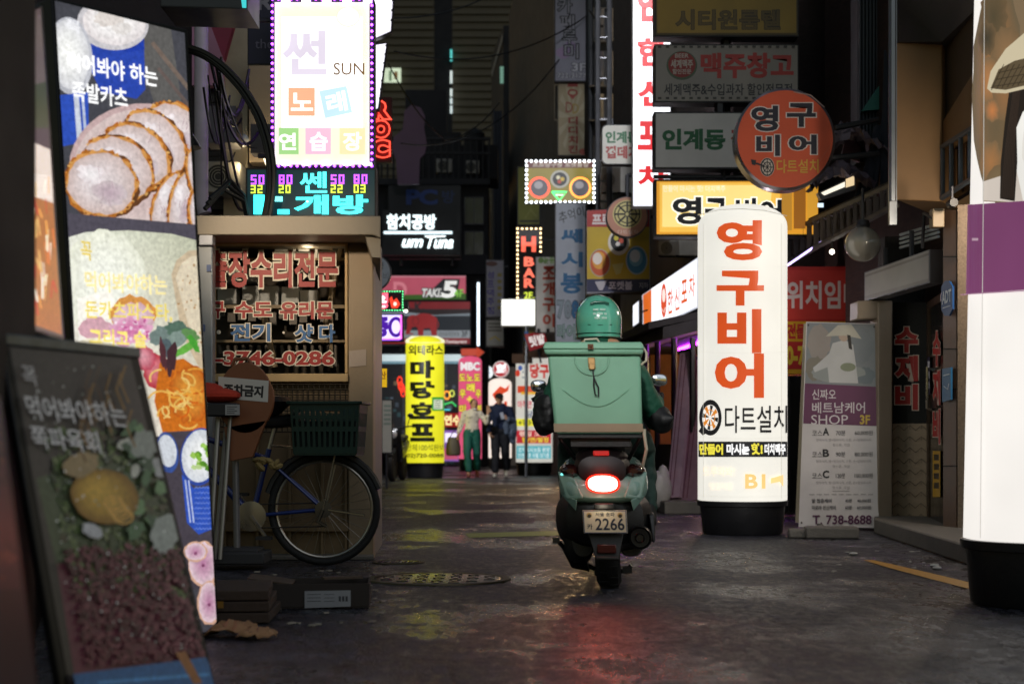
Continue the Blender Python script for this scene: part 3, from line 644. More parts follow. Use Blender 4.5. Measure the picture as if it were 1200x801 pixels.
lamp('AREA', 'pale_lamp_light', (-2.1, 29.5, 3.18), 130, (.93, .95, 1), aim=(-.7, 32.5, .8), size=.3)

t = thing('doorway_lamp', 'small wall lamp on the stone corner hidden by the huge pillar sign', 'lamp', (3.34, 10.6, 2.5))  # unseen lamp added to brighten the doorway and overhang
MB().box((3.38, 10.7, 2.62), (.3, .12, .08)).build('bracket', mat('black_post'), t); MB().ball((3.32, 10.6, 2.52), .06, 14).build('bulb', glow('doorway_bulb', '#ffd8a8', 9), t)
lamp('POINT', 'doorway_lamp_light', (3.30, 10.5, 2.42), 60, (1, .84, .66), size=.06)

# air conditioners, extra windows and pipes on the dark walls
def air_con(name, label, pl_, x0, y0, x1, y1, grp='air conditioners on the dark walls'):
    q = rectq(x0, y0, x1, y1); t_ = thing('air_conditioner', label, 'air conditioner', base_of(pl_, q), grp)
    slab(MB(), pl_, q, .3, lift=.3).build('casing', mat('aircon_casing', '#a09c94', .5, var=.3), t_, bevel=.012)
    cx_, cy_ = x0+(x1-x0)*.42, (y0+y1)/2; r_ = min((x1-x0)*.34, (y1-y0)*.42); a_ = Art(pl_, z=.306); a_.ell(cx_, cy_, r_, r_, '#16171a', n=24)
    for i in range(4): a_.ring(cx_, cy_, r_*(1-.22*i), r_*(1-.22*i), r_*.06, '#8a877f', n=24)
    a_.build('fan_grille', t_, lit=False)
    mb_ = MB(); 
    for x in (x0+2, x1-2): p_ = pl_.hit(x, y1+.6)[0]; n_ = pl_.n; mb_.tube([p_, p_+n_*.32], .015, 5)
    mb_.build('bracket', mat('black_post'), t_)
f13b = front(13.35)
air_con('a', 'dusty air conditioner on the shabby wall behind the cable bundle', f13b, 246, 196, 288, 232)
air_con('a', 'air conditioner high on the wall above the pool hall board', pw, 728, 196, 752, 226)
air_con('a', 'air conditioner beside the stack of sign boxes under the mast', pw, 800, 282, 826, 300)
air_con('a', 'air conditioner on the flat roof behind the mauve board', front(50), 512, 188, 530, 204)
air_con('a', 'air conditioner on the flat roof by the black block', front(50), 545, 190, 562, 205)
row = bpy.data.objects['row_building']; blk_ = bpy.data.objects['dark_building']; cor = bpy.data.objects['corner_building']
for pl_, par, rects in ((rp, row, ((702, 10, 726, 48), (702, 160, 724, 186), (655, 100, 672, 140))), (front(59.95), blk_, ((600, 60, 616, 92), (624, 60, 640, 92), (600, 112, 616, 144), (624, 112, 640, 144), (600, 165, 616, 197))), (front(47.95), cor, ((545, 232, 566, 262), (545, 272, 566, 300)))):
    for x0, y0, x1, y1 in rects:
        w_ = slab(MB(), pl_, rectq(x0, y0, x1, y1), .08, lift=.05).build('window', mat('unlit_window'), par)
        mb = MB(); m_ = (x0+x1)/2
        for q in ((x0-.8, y0-.8, x1+.8, y0), (x0-.8, y1, x1+.8, y1+1.4), (x0-.8, y0, x0, y1), (x1, y0, x1+.8, y1), (m_-.4, y0, m_+.4, y1)): slab(mb, pl_, rectq(*q), .1, lift=.09)
        mb.build('window_frame', mat('dim_frame'), w_)
mb = MB()
for x, y0, y1 in ((696, -40, 330), (672, -40, 240)): mb.tube([rp.hit(x, y0)[0]-Vector((.06, .06, 0)), rp.hit(x, y1)[0]-Vector((.06, .06, 0))], .05, 6)
mb.build('drainpipe', mat('dim_frame'), row)

t = thing('eaves_lamp', 'small lamp on a bracket behind the tall orange lettered pillar sign', 'lamp', (2.1, 15.3, 2.0))  # unseen lamp added to light the leaning banners
MB().tube([(2.9, 15.9, 2.2), (2.12, 15.35, 2.14)], .015, 6).lathe([(.02, .08), (.06, .05), (.07, 0)], (2.1, 15.3, 2.06), 16).build('shade', mat('black_post'), t); MB().ball((2.1, 15.3, 2.06), .03, 10).build('bulb', glow('eaves_bulb', '#ffe6ee', 9), t)
lamp('POINT', 'eaves_lamp_light', (2.1, 15.28, 1.98), 16, (1, .86, .92), size=.03)

# ================================================================== NEAR LEFT: food boards
MB().box((-1.40, 3.6, 1.6), (.5, .35, 3.2)).build('x', mat('dark_timber', '#160b08', .7, var=.4, scale=5), None)
bpy.data.objects['x'].name = 'timber_post'; tag(bpy.data.objects['timber_post'], 'dark brown timber post before the narrow noodle board', 'post')
blackm = mat('black_steel_frame', '#0c0c0e', .4, .4)
def standing_board(name, label, quad, pl, thick, fn, lit, kind, bg, k, border, foot=True):
    t = thing(name, label, 'food board', base_of(pl, quad), 'food picture boards beside the timber post')
    slab(MB(), pl, quad, thick).build('frame', blackm, t, bevel=.004)
    a = Art(pl); a.step = 8e-6; a.clip = inset(quad, border); a.base(inset(quad, border), bg, k); fn(a); a.build('poster', t, lit, kind)
    return t
# tall lit board
pl = through(W(60, -3, 5.5), W(220, 35, 5.95), W(256, 745, 5.93))
def food_tall(a):
    a.gain = .86
    k = .95
    a.poly([(66, 6), (216, 38), (236, 265), (78, 252)], '#4a4a52', k)
    a.poly([(150, 20), (200, 34), (214, 130), (180, 120)], '#63615f', k)
    a.line([(178, 50), (224, 108)], 5, '#7a6a60', k); a.line([(185, 80), (226, 130)], 4, '#6a5c58', k)
    a.poly([(98, 18), (168, 38), (170, 105), (160, 116), (118, 108), (104, 78)], '#2a4ab8', k); a.poly([(98, 18), (168, 38), (169, 58), (150, 62), (108, 48)], '#1f3fae', k)
    a.ell(132, 28, 42, 31, '#dcd8dc', k, rot=6); a.soft(134, 27, 37, 26, '#fffefc', '#e4dcdc', 1.1, 6, .02, 30, 1, (-6, -5)); a.blob(128, 22, 18, 10, '#efe6e0', k, seed=3); a.blob(143, 34, 12, 7, '#f2ece8', k, seed=4)
    a.ell(82, 66, 26, 46, '#cfd0d8', k, rot=-6); a.soft(81, 64, 23, 41, '#fffffa', '#dcdce0', 1.1, -6, .02, 30, 2, (-4, -6))
    a.poly([(67, 112), (103, 108), (104, 165), (72, 172)], '#3157c9', k); a.poly([(86, 112), (92, 112), (96, 160), (90, 165)], '#dfe6f4', k); a.poly([(95, 112), (98, 112), (101, 150), (98, 155)], '#c9d4ee', k)
    a.ell(160, 190, 80, 68, '#d8b9b8', k, rot=-14); a.soft(162, 194, 77, 66, '#d9b8b6', '#e9d4d0', k, -14, .01, 36, 3); 
    for i in range(9): a.line([(100+i*9, 215-i*9), (108+i*9, 160-i*5)], .8, '#c9a8a8', k)
    def cut(cx, cy, rx, ry, rot, s):
        a.blob(cx+1, cy+2, rx+5, ry+5, '#7a4a28', k*.8, rot, .05, 34, s); a.blob(cx, cy, rx+3, ry+3, '#c4762a', k, rot, .09, 44, s); a.blob(cx, cy, rx+1.6, ry+1.6, '#e6a458', k, rot, .10, 44, s+1); a.soft(cx, cy, rx, ry, '#f7eef0', '#d9c2bc', 1.02, rot, .05, 34, s+2, (-rx*.2, -ry*.1))
        a.soft(cx+rx*.25, cy+ry*.3, rx*.5, ry*.4, '#cdb4c0', '#e6d6d8', k, rot, .15, 24, s+4); a.soft(cx-rx*.3, cy-ry*.3, rx*.4, ry*.3, '#fffafa', '#f0e4e6', 1.08, rot, .2, 24, s+5)
        for j in range(7):
            x, y = cx+random.uniform(-.6, .6)*rx, cy+random.uniform(-.6, .6)*ry; a.line([(x, y), (x+random.uniform(-2, 3), y+4), (x+random.uniform(-3, 3), y+9)], .6, random.choice(['#c5aab0', '#d8c2c8', '#b898a4']), k)
        for j in range(22):
            an = random.uniform(0, 6.28); c_, s_ = cos(R(rot)), sin(R(rot)); x, y = (rx+3)*cos(an), (ry+3)*sin(an); a.blob(cx+x*c_-y*s_, cy+x*s_+y*c_, 1.8, 1.4, random.choice(['#f0b868', '#b8641e', '#da8a38', '#8a4a1a']), k, 0, .3, 8, j)
    cut(205, 158, 30, 40, -38, 1); cut(182, 168, 28, 42, -40, 2); cut(160, 182, 30, 42, -46, 3); cut(137, 198, 34, 42, -52, 4); cut(118, 215, 40, 36, 20, 5)
    cut(196, 236, 14, 34, 22, 6); cut(213, 238, 13, 36, 12, 7); cut(230, 206, 9, 30, -12, 8); cut(231, 246, 9, 22, 0, 9)
    a.poly([(79, 250), (237, 264), (238, 290), (80, 290)], '#56515e', k)
    a.poly([(80, 278), (100, 272), (150, 270), (200, 274), (239, 284), (248, 505), (92, 520)], '#e6e6cf', 1.0, ['#f4f4e6', '#eceedd', '#e2e3cd', '#d6d8bf', '#c9ccb2', '#efe4d0', '#fff6e8']); a.soft(120, 330, 50, 60, '#fbfcf2', '#ecedda', 1.08, 0, .05)
    a.poly([(90, 350), (130, 340), (150, 420), (92, 430)], '#fdf9ee', 1.15)
    a.poly([(200, 322), (206, 305), (220, 294), (238, 292), (244, 440), (232, 430), (212, 390)], '#dfc9a8', k); a.poly([(205, 326), (212, 308), (224, 300), (239, 300), (242, 420), (228, 410)], '#efe0c4', 1.0)
    for i in range(26): a.ell(random.uniform(208, 238), random.uniform(306, 410), random.uniform(.6, 1.8), random.uniform(.6, 1.8), random.choice(['#b98a50', '#c9a070', '#d8b88a']), k, 8)
    a.blob(110, 385, 20, 14, '#e6b4c0', k, seed=12); a.blob(155, 368, 28, 22, '#e9a050', k, seed=13); a.soft(155, 374, 25, 20, '#fbe6ec', '#e8bcc8', k, 0, .1, 30, 14); a.soft(152, 386, 24, 18, '#d068a0', '#f0b8d4', 1.05, 0, .2, 30, 15)
    for j in range(40): a.blob(random.uniform(134, 176), random.uniform(372, 404), random.uniform(1, 3.5), random.uniform(1, 2.5), random.choice(['#e89ac4', '#f6d2e4', '#c85a98', '#fbeaf2']), 1.05, 0, .3, 9, j)
    a.blob(112, 412, 26, 16, '#f5ecd2', 1.1, seed=17); a.soft(182, 435, 15, 21, '#f0909a', '#c8283c', k, 0, .08, 26, 18, (-4, -5)); a.soft(168, 420, 13, 15, '#f4b0bc', '#d04a62', k, 0, .1, 26, 31, (-3, -4))
    a.poly([(186, 425), (214, 420), (243, 440), (247, 505), (190, 508), (180, 470)], '#d8741c', 1.0); a.soft(222, 462, 26, 34, '#f2a840', '#c85f14', 1.0, 0, .1)
    for i in range(34):
        x, y = random.uniform(186, 234), random.uniform(432, 496); r_ = random.uniform(8, 18); b0 = random.uniform(0, 6)
        a.line([(x+r_*cos(b0+j*.35), y+r_*.8*sin(b0+j*.35)) for j in range(7) if x+r_*cos(b0+j*.35) < 246], 2.2, random.choice(['#f2a83e', '#f7c25e', '#e07a20', '#d86414', '#fbd27a']), 1.0)
    for i, (x, y, rx, ry, ro, c) in enumerate(((190, 392, 16, 11, -20, '#7d8f8a'), (208, 386, 16, 9, 15, '#5d7a6a'), (205, 398, 18, 8, -35, '#8fa39a'), (222, 392, 12, 6, 30, '#6a9a5a'), (196, 408, 14, 7, 60, '#5a6a70'), (214, 410, 20, 4, -32, '#6fbf4a'), (226, 402, 12, 4, 60, '#4fae3a'), (200, 420, 6, 20, 10, '#4a2c34'), (190, 415, 4, 18, -8, '#5a3038'))): a.blob(x, y, rx, ry, c, k, ro, .2, 22, 40+i)
    a.poly([(190, 506), (248, 503), (253, 690), (196, 690)], '#4c4550', .9)
    a.blob(195, 530, 13, 24, '#3a56a0', k, -8, .02, seed=60); a.blob(195, 528, 11, 19, '#dfe4ec', k, -8, .02, seed=61); a.ell(233, 535, 23, 34, '#2d4aa6', k, rot=6); a.soft(233, 534, 21, 31, '#fbfbf8', '#cfd4dc', 1.1, 6, .01, 30, 4)
    for i in range(16): a.blob(random.uniform(224, 244), random.uniform(520, 552), 4, 3, random.choice(['#8cc43e', '#5f9a2c', '#a9d860', '#c8e29a']), k, random.uniform(0, 90), .25, 10, 80+i)
    a.poly([(212, 555), (226, 572), (249, 568), (251, 618), (232, 626), (218, 612)], '#2f57c4', k)
    for i in range(6):
        for j in range(9): a.line([(227+i*4, 572+j*6), (229+i*4, 570+j*6), (231+i*4, 572+j*6)], .8, '#7f9ae6', k)
    for j in range(2): a.line([(216+j*4, 562), (222+j*4, 612)], 1.6, '#c8d4f4', k)
    for x, y, rx, ry, s in ((237, 660, 18, 27, 1), (244, 706, 14, 26, 2), (228, 646, 14, 12, 3)):
        a.blob(x, y, rx, ry, '#e4b49a', k, 0, .04, seed=100+s); a.soft(x, y, rx-2, ry-2, '#c27fa8', '#f2d8e0', k, 0, .05, 30, 110+s); a.ell(x, y+2, 2, 2, '#8a4a70', k, 10)
    a.text('꼭', 75, 24, 93, 40, '#f4f4f8', 1.1, bold=.0, quad=[(75, 22), (93, 26), (94, 41), (76, 37)])
    a.text('먹어봐야 하는', 0, 0, 1, 1, '#ffffff', 1.3, bold=.02, quad=[(79, 60), (183, 80), (184, 103), (80, 84)])
    a.text('족발카츠', 0, 0, 1, 1, '#ffffff', 1.3, bold=.02, quad=[(83, 95), (148, 104), (149, 128), (84, 118)])
    a.text('꼭', 0, 0, 1, 1, '#ecd26a', 1.1, bold=.02, quad=[(93, 282), (106, 284), (107, 306), (94, 304)])
    a.text('먹어봐야하는', 0, 0, 1, 1, '#f7e6a4', 1.25, bold=.02, quad=[(98, 317), (194, 323), (195, 346), (99, 342)])
    a.text('돈카츠파스타,', 0, 0, 1, 1, '#f2dc72', 1.2, bold=.02, quad=[(98, 352), (200, 356), (201, 378), (99, 374)])
    a.text('그리고 술', 0, 0, 1, 1, '#f7e27a', 1.25, bold=.03, quad=[(103, 384), (170, 388), (171, 408), (104, 404)])
standing_board('food_lightbox', 'tall glowing board with sliced cutlet above a creamy pasta picture', [(60, -3), (220, 35), (257, 742), (104, 765)], pl, .14, food_tall, True, 'lit_food', '#4a4a52', .9, 4)
# narrow lit board behind the post
pl = through(W(33, 20, 4.55), W(50, 15, 4.75), W(74, 396, 4.8))
def food_narrow(a):
    a.poly([(38, 20), (50, 16), (56, 150), (37, 150)], '#6a5c58', .8); a.poly([(37, 100), (54, 95), (57, 165), (36, 165)], '#3d4a2a', .7); a.poly([(36, 150), (57, 150), (60, 176), (36, 165)], '#4a3a44', .8)
    a.poly([(34, 165), (60, 176), (62, 240), (33, 230)], '#e8d8cc', 1.0); a.poly([(33, 228), (62, 238), (72, 392), (32, 378)], '#b06a2c', 1.0)
    for i in range(46):
        x, y = random.uniform(34, 62), random.uniform(185, 360); a.line([(x, y), (x+random.uniform(-3, 5), y+random.uniform(10, 26))], random.uniform(1, 2.6), random.choice(['#f7e2b8', '#e9a24a', '#d4702a', '#fff4e0', '#c23a1c', '#f0c070']), 1.05)
    for i in range(7): a.line([(36+i*.5, 205+i*4), (60, 207+i*4)], .8, '#fff8ee', 1.2)
standing_board('food_lightbox', 'narrow glowing noodle picture board squeezed beside the dark post', [(30, 14), (50, 6), (76, 398), (28, 386)], pl, .10, food_narrow, True, 'lit_food', '#5a4a44', .8, 3)
# unlit folding board in front
TL, TR, BR = W(2, 391, 3.56), W(161, 408, 4.07), W(262, 842, 4.15)
pl = through(TL, TR, BR)
def food_fold(a):
    a.gain = 1.9
    a.poly([(12, 405), (152, 420), (210, 640), (58, 660)], '#3c3634')
    a.poly([(42, 560), (195, 520), (235, 700), (80, 720)], '#46503a'); a.poly([(66, 660), (225, 640), (250, 790), (90, 810)], '#5a2a38')
    rn = random.Random(9)
    for i in range(620):
        y = rn.uniform(500, 700); x = rn.uniform(48+(y-500)*.2, 186+(y-500)*.23); a.blob(x, y, rn.uniform(1.5, 6), rn.uniform(1.2, 4), rn.choice(['#4a5a34', '#526238', '#39452c', '#5f6c44', '#6a7450', '#4a4432', '#35402e']), 1, rn.uniform(0, 180), .35, 12, i)
    for i in range(760):
        y = rn.uniform(640, 778); x = rn.uniform(72+(y-640)*.2, 210+(y-640)*.23); a.blob(x, y, rn.uniform(1.5, 6), rn.uniform(1.2, 3), rn.choice(['#5a2634', '#64303c', '#4a1e2a', '#703c46', '#5c3038', '#3e1a24']), 1, rn.uniform(0, 180), .3, 12, i)
    for i in range(26):
        y = rn.uniform(500, 640); x = rn.uniform(140, 190+(y-500)*.2); a.blob(x, y, rn.uniform(6, 14), rn.uniform(5, 10), rn.choice(['#4a6a4a', '#3c5640', '#b8b8ac', '#6a8a60']), 1, rn.uniform(0, 180), .3, 14, i)
    a.blob(192, 548, 18, 14, '#a8a8a8', 1, 20, .15); a.blob(188, 625, 16, 22, '#9aa09a', 1, 10, .12); a.blob(166, 520, 20, 16, '#8f948c', 1, 0, .2); a.blob(103, 622, 13, 8, '#b0b0b4', 1, 30, .1)
    a.soft(118, 582, 41, 32, '#c8a040', '#7a5614', 1, 14, .03, 40, 5, (-12, -9)); a.blob(90, 545, 22, 14, '#8f7a58', 1, -20, .1)
    for i in range(5): a.ring(128+i*3, 590+i*4, 12, 9, 2.2, '#c79a4a')
    for i in range(18):
        x, y = rn.uniform(90, 150), rn.uniform(420, 500); a.line([(x, y), (x-6, y+20), (x+4, y+44)], rn.uniform(1, 3), rn.choice(['#6a4a22', '#7a5a2a', '#5a3a1c']))
    for i in range(130):
        y = rn.uniform(430, 760); x = rn.uniform(22+(y-430)*.19, 160+(y-430)*.24); a.ell(x, y, rn.uniform(.5, 1.5), rn.uniform(.5, 1.5), rn.choice(['#c9c9c4', '#e6e6e2', '#9fa49c']), 1, 8)
    a.poly([(80, 790), (236, 770), (250, 800), (262, 842), (92, 850)], '#2c5a8a'); a.line([(110, 800), (240, 790)], 4, '#4a86b8')
    a.poly([(200, 765), (212, 763), (232, 800), (222, 802)], '#8a5a34')
    a.text('꼭', 0, 0, 1, 1, '#b4b0b0', 1, bold=.0, quad=[(18, 429), (35, 431), (40, 454), (23, 452)])
    a.text('먹어봐야하는', 0, 0, 1, 1, '#c9c6c6', 1, bold=.01, quad=[(22, 463), (138, 474), (146, 502), (29, 492)])
    a.text('쪽파육회', 0, 0, 1, 1, '#c9c6c6', 1, bold=.01, quad=[(28, 499), (108, 506), (114, 532), (35, 526)])
t = standing_board('folding_board', 'dark unlit folding board showing raw beef topped with egg yolk', [(0, 391), (161, 408), (264, 850), (88, 905)], pl, .02, food_fold, False, 'print_food_gloss', '#2c2828', 1, 9)
mb = MB(); n_ = pl.hit(80, 400)[1]; mb.prism([TL+n_*.012, TR+n_*.012, TR+n_*.012+Vector((0, 0, -.028)), TL+n_*.012+Vector((0, 0, -.028))], -n_*.05); mb.build('top_bar', mat('scratched_steel', '#6f757a', .35, .8, var=.5, scale=30), t, bevel=.004)
mb = MB(); BL = Vector(TL); a1, a2 = TL-n_*.03, TR-n_*.03; mb.prism([a1, a2, Vector((a2.x-.30, a2.y-.05, .0)), Vector((a1.x-.30, a1.y+.05, .0))], Vector((-.02, 0, .01))); mb.build('rear_panel', blackm, t)
# second dark board, closer, at the very corner
TL2, TR2, BR2 = W(-60, 455, 2.9), W(2, 463, 3.2), W(52, 850, 3.3)
pl = through(TL2, TR2, BR2)
def food_corner(a):
    a.poly([(-60, 465), (0, 470), (14, 600), (-40, 600)], '#3a2220'); a.poly([(-40, 560), (12, 570), (24, 700), (-30, 700)], '#4a2a30'); a.poly([(-30, 690), (24, 690), (40, 840), (-20, 850)], '#141214')
    rn = random.Random(4)
    for i in range(40): a.blob(rn.uniform(-40, 14), rn.uniform(500, 690), rn.uniform(4, 12), rn.uniform(3, 8), rn.choice(['#5a3034', '#6a3a2a', '#3c2024', '#7a4a3a']), 1, rn.uniform(0, 180), .3, 12, i)
standing_board('folding_board', 'dark unlit meat picture board before the raw beef board', [(-60, 455), (2, 463), (54, 860), (-10, 900)], pl, .02, food_corner, False, 'print_food_gloss', '#141214', 1, 6)

# ================================================================== BOOTH with its neighbours
t = thing('repair_booth', 'brown metal repair booth with red and blue lettered window', 'booth', (-1.7, 9.9, 0))
bm_ = mat('booth_paint', '#8c7a62', .5, .1, var=.22, scale=5, bump=.1, bscale=70)
mb = MB()
B = 9.85; fb = front(B)
slab(mb, fb, [(408, 655), (437.5, 655), (437.5, 275), (408, 275)], .16)                       # corner post
mb.build('corner_post', bm_, t, bevel=.008)
slab(MB(), front(B-.004), [(409, 411), (429, 409), (429, 428), (409, 430)], .003).build('tape', mat('pale_tape', '#a8988a', .6), t)
mb = MB(); mb.prism([W(437.7, 655, B+.02), W(447, 640, 11.2), W(447, 290, 11.2), W(437.7, 276, B+.02)], (-.03, 0, 0)); mb.prism([W(447, 640, 11.2), W(447, 290, 11.2), W(150, 285, 11.2), W(150, 640, 11.2)], (0, .05, 0)); mb.build('side_wall', mat('booth_grey_side', '#77716a', .5), t)
mb = MB(); mb.prism([W(160, 275, 9.45), W(437, 275, 9.45), W(446, 279, 9.45), W(446, 253, 9.45), W(160, 252, 9.45)], (-.16, 1.9, 0)); mb.build('roof', mat('booth_roof', '#7e7668', .6, .1, bump=.1), t, bevel=.006)
mb = MB(); mb.prism([W(428, 276, 9.5), W(446, 280, 9.5), W(446, 302, 9.5), W(436, 301, 9.5)], (-.14, 1.6, 0)); mb.build('roof_fascia', mat('booth_roof'), t)
mb = MB()
slab(mb, fb, rectq(240, 276, 407.5, 281), .12); slab(mb, front(B-.02), rectq(240, 281.5, 407.5, 286), .1); slab(mb, front(B-.03), rectq(240, 437.5, 407.5, 447), .16); slab(mb, fb, rectq(240, 286, 250, 437), .1); slab(mb, fb, rectq(404, 286.5, 407.5, 437), .1)
wf = mb.build('window_frame', mat('cream_frame', '#b79a6c', .5), t, bevel=.004)
mb = MB(); slab(mb, front(B+.55), rectq(235, 280, 412, 445), .03); mb.build('back_panel', mat('booth_inside', '#3a332a', .8, var=.5, scale=8), t)
mb = MB()
for x0, y0, x1, y1 in ((255, 305, 300, 330), (322, 283, 346, 302), (350, 284, 372, 302), (255, 338, 277, 356), (284, 335, 304, 357), (305, 335, 326, 358), (330, 336, 350, 355), (352, 340, 372, 357)):
    slab(MB(), front(B+.3), rectq(x0, y0, x1, y1), .15).build('stored_box', mat('stored_box', '#9fa3a4', .7, var=.4), t)
mb = MB(); slab(mb, front(B+.25), rectq(250, 357, 404, 361), .3); slab(mb, front(B+.25), rectq(250, 302, 404, 305), .3); slab(mb, front(B+.25), rectq(250, 398, 404, 401), .3); slab(mb, front(B+.28), rectq(386, 290, 390, 430), .03); mb.tube([W(400, 290, B+.3), W(378, 400, B+.3)], .02, 6); mb.tube([W(308, 362, B+.25), W(322, 430, B+.25)], .02, 6)
mb.build('shelf', mat('booth_shelf', '#7a6a50', .6), t)
mb = MB(); 
for i in range(16): MB().tube([W(258+i*9, 404, B+.3), W(259+i*9, 404+10+(i*7) % 18, B+.3)], .014, 6).build('hung_tool', mat('hung_tools', '#4f4a44', .5, .4), t)
for i in range(12): MB().box(W(260+i*12, 366+(i*5) % 9, B+.35), (.05, .05, .05+.02*(i % 3))).build('tin', mat('hung_tools'), t)
a = Art(fb, step=.0012)
q = dict(bold=.035, out='#dfd5c2', ow=.045)
a.text('출장수리전문', 242, 293, 396, 337, '#9c1f1b', **q); a.text('구', 247, 353, 264, 373, '#9c1f1b', **q); a.text('수도', 275, 353, 319, 373, '#9c1f1b', **q); a.text('유리문', 328, 353, 391, 374, '#9c1f1b', **q)
a.text('전기', 270, 379, 317, 400, '#35679c', **q); a.text('·', 331, 388, 334, 391, '#dfd5c2'); a.text('샷', 345, 380, 367, 401, '#35679c', **q); a.text('다', 374, 380, 393, 401, '#35679c', **q)
a.text('-3746-0286', 252, 411, 392, 428, '#9c1f1b', **q); a.ell(256.5, 389, 2.4, 2.4, '#dfd5c2')
a.build('window_lettering', t, lit=False)
mb = MB()
for i in range(26):
    x = 250+i*6.2; mb.tube([W(x, 449, B-.01), W(x, 505, B-.01)], .004, 4)
for i in range(10): mb.tube([W(246, 450+i*6.2, B-.014), W(408, 450+i*6.2, B-.014)], .004, 4)
mb.build('wire_mesh', mat('rusty_wire', '#4a4034', .6, .5), t)
mb = MB(); slab(mb, front(B+.06), rectq(240, 447, 408, 655), .05)
for x in (262, 300, 338, 376, 404): slab(mb, front(B+.02), rectq(x, 508, x+3, 655), .05)
slab(mb, front(B), rectq(240, 612, 408, 622), .06)
mb.build('lower_panel', mat('stained_beige_panel', '#7a664a', .6, var=.45, scale=3), t)
t = thing('clamp_lamp', 'small warm lamp on an arm behind the tall glowing food board', 'lamp', (-1.72, 8.1, 2.2))  # unseen lamp added for the warm light on the booth front
MB().tube([(-2.2, 8.3, 0), (-2.2, 8.3, 2.3), (-1.75, 8.1, 2.36)], .02, 8).build('arm', blackm, t); MB().lathe([(.02, .12), (.05, .1), (.10, .02), (.11, 0)], (-1.72, 8.1, 2.26), 20).build('shade', blackm, t); MB().ball((-1.72, 8.1, 2.27), .035, 10).build('bulb', glow('warm_bulb', '#ffcf8a', 12), t)
lamp('SPOT', 'clamp_lamp_light', (-1.72, 8.1, 2.22), 130, (1, .80, .58), aim=(-1.3, 9.85, 1.9), size=.05, spot=58, blend=.9)
lamp('POINT', 'booth_inner_lamp', W(360, 292, B+.22), 1.1, (1, .78, .5), size=.04)
# grey cabinet at its left end
t = thing('utility_cabinet', 'narrow grey metal cabinet between glowing board and booth window', 'cabinet', W(245, 655, 9.5))
mb = MB(); slab(mb, front(9.5), rectq(222, 288, 249, 655), .1); mb.build('body', mat('cabinet_grey', '#7f8488', .4, .2), t, bevel=.008)
mb = MB(); slab(mb, front(9.46), rectq(233, 262, 249, 287), .1); mb.build('meter', mat('white_meter', '#a9adb5', .4), t, bevel=.006)
mb = MB(); slab(mb, front(9.49), rectq(238, 380, 240, 388), .02); slab(mb, front(9.49), rectq(242, 310, 247, 318), .02); mb.build('latch', mat('blue_latch', '#3a4f7a', .4), t)

# no-parking sign on a pole
t = thing('parking_sign', 'round brown plastic stand sign with taped white paper notice', 'sign', W(276, 662, 9.2))
pl = front(9.0)
mb = MB(); c = W(287, 466, 9.0); pr = []
for i in range(28):
    an = 2*pi*i/28; pr.append(Vector((c.x+.165*cos(an)*(1 if sin(an) < .3 else .95), 9.0, c.z+.205*sin(an))))
mb.prism(pr, (0, .05, 0)); mb.prism([W(262, 500, 9.0), W(312, 492, 9.0), W(296, 535, 9.0), W(270, 540, 9.0)], (0, .05, 0)); mb.tube([W(272, 429, 9.02), W(275, 421, 9.02), W(290, 420, 9.02), W(296, 428, 9.02)], .012, 8)
mb.build('panel', mat('brown_plastic', '#7c4a2c', .45, var=.15), t, bevel=.012, seg=3)
a = Art(pl, step=.001); a.poly([(256, 441), (315, 446), (314, 471), (256, 466)], '#c9c5bb'); a.text('주차금지', 0, 0, 1, 1, '#17171a', bold=.05, quad=[(262, 449), (309, 452), (308, 466), (262, 463)]); a.build('notice', t, lit=False)
mb = MB(); mb.tube([W(276, 540, 9.1), W(278, 648, 9.1)], .02, 10); mb.build('pole', mat('grey_steel', '#7c7c80', .4, .6), t)
mb = MB(); mb.box(W(280, 656, 9.1)+Vector((0, 0, .02)), (.34, .3, .07)); mb.box(W(280, 650, 9.1)+Vector((0, 0, .02)), (.26, .24, .05)); mb.build('base', mat('black_rubber_base', '#2b2b2d', .7), t, bevel=.01)
# folding hand cart with red bag
t = thing('hand_cart', 'folded hand cart with black tray leaning at the booth', 'hand cart', W(255, 660, 8.9))
mb = MB(); mb.tube([W(246, 655, 8.9), W(256, 490, 9.0)], .014, 8); mb.tube([W(252, 655, 8.95), W(266, 490, 9.05)], .014, 8); mb.tube([W(258, 655, 8.9), W(270, 488, 9.0)], .012, 8); mb.build('frame', mat('worn_aluminium', '#8a8782', .4, .8), t)
mb = MB(); mb.box(W(260, 480, 8.98), (.20, .2, .075)); mb.build('tray', mat('black_plastic', '#1d1d20', .5), t, bevel=.008)
a = Art(front(8.876), step=.001); a.rect(264, 474, 281, 486, '#9a9a98'); 
for i in range(4): a.rect(266, 476+i*2.4, 278-(i % 2)*3, 477+i*2.4, '#4a4a4a')
a.build('tray_label', t, lit=False)
mb = MB(); mb.ball(W(252, 463, 8.98), (.15, .1, .045), 14); mb.ball(W(243, 458, 8.98), (.1, .08, .05), 12)
o = mb.build('rag', mat('red_cloth', '#b0321c', .8, bump=.5, bscale=30), None); tag(o, 'crumpled orange red rag lying on the hand cart tray', 'rag')

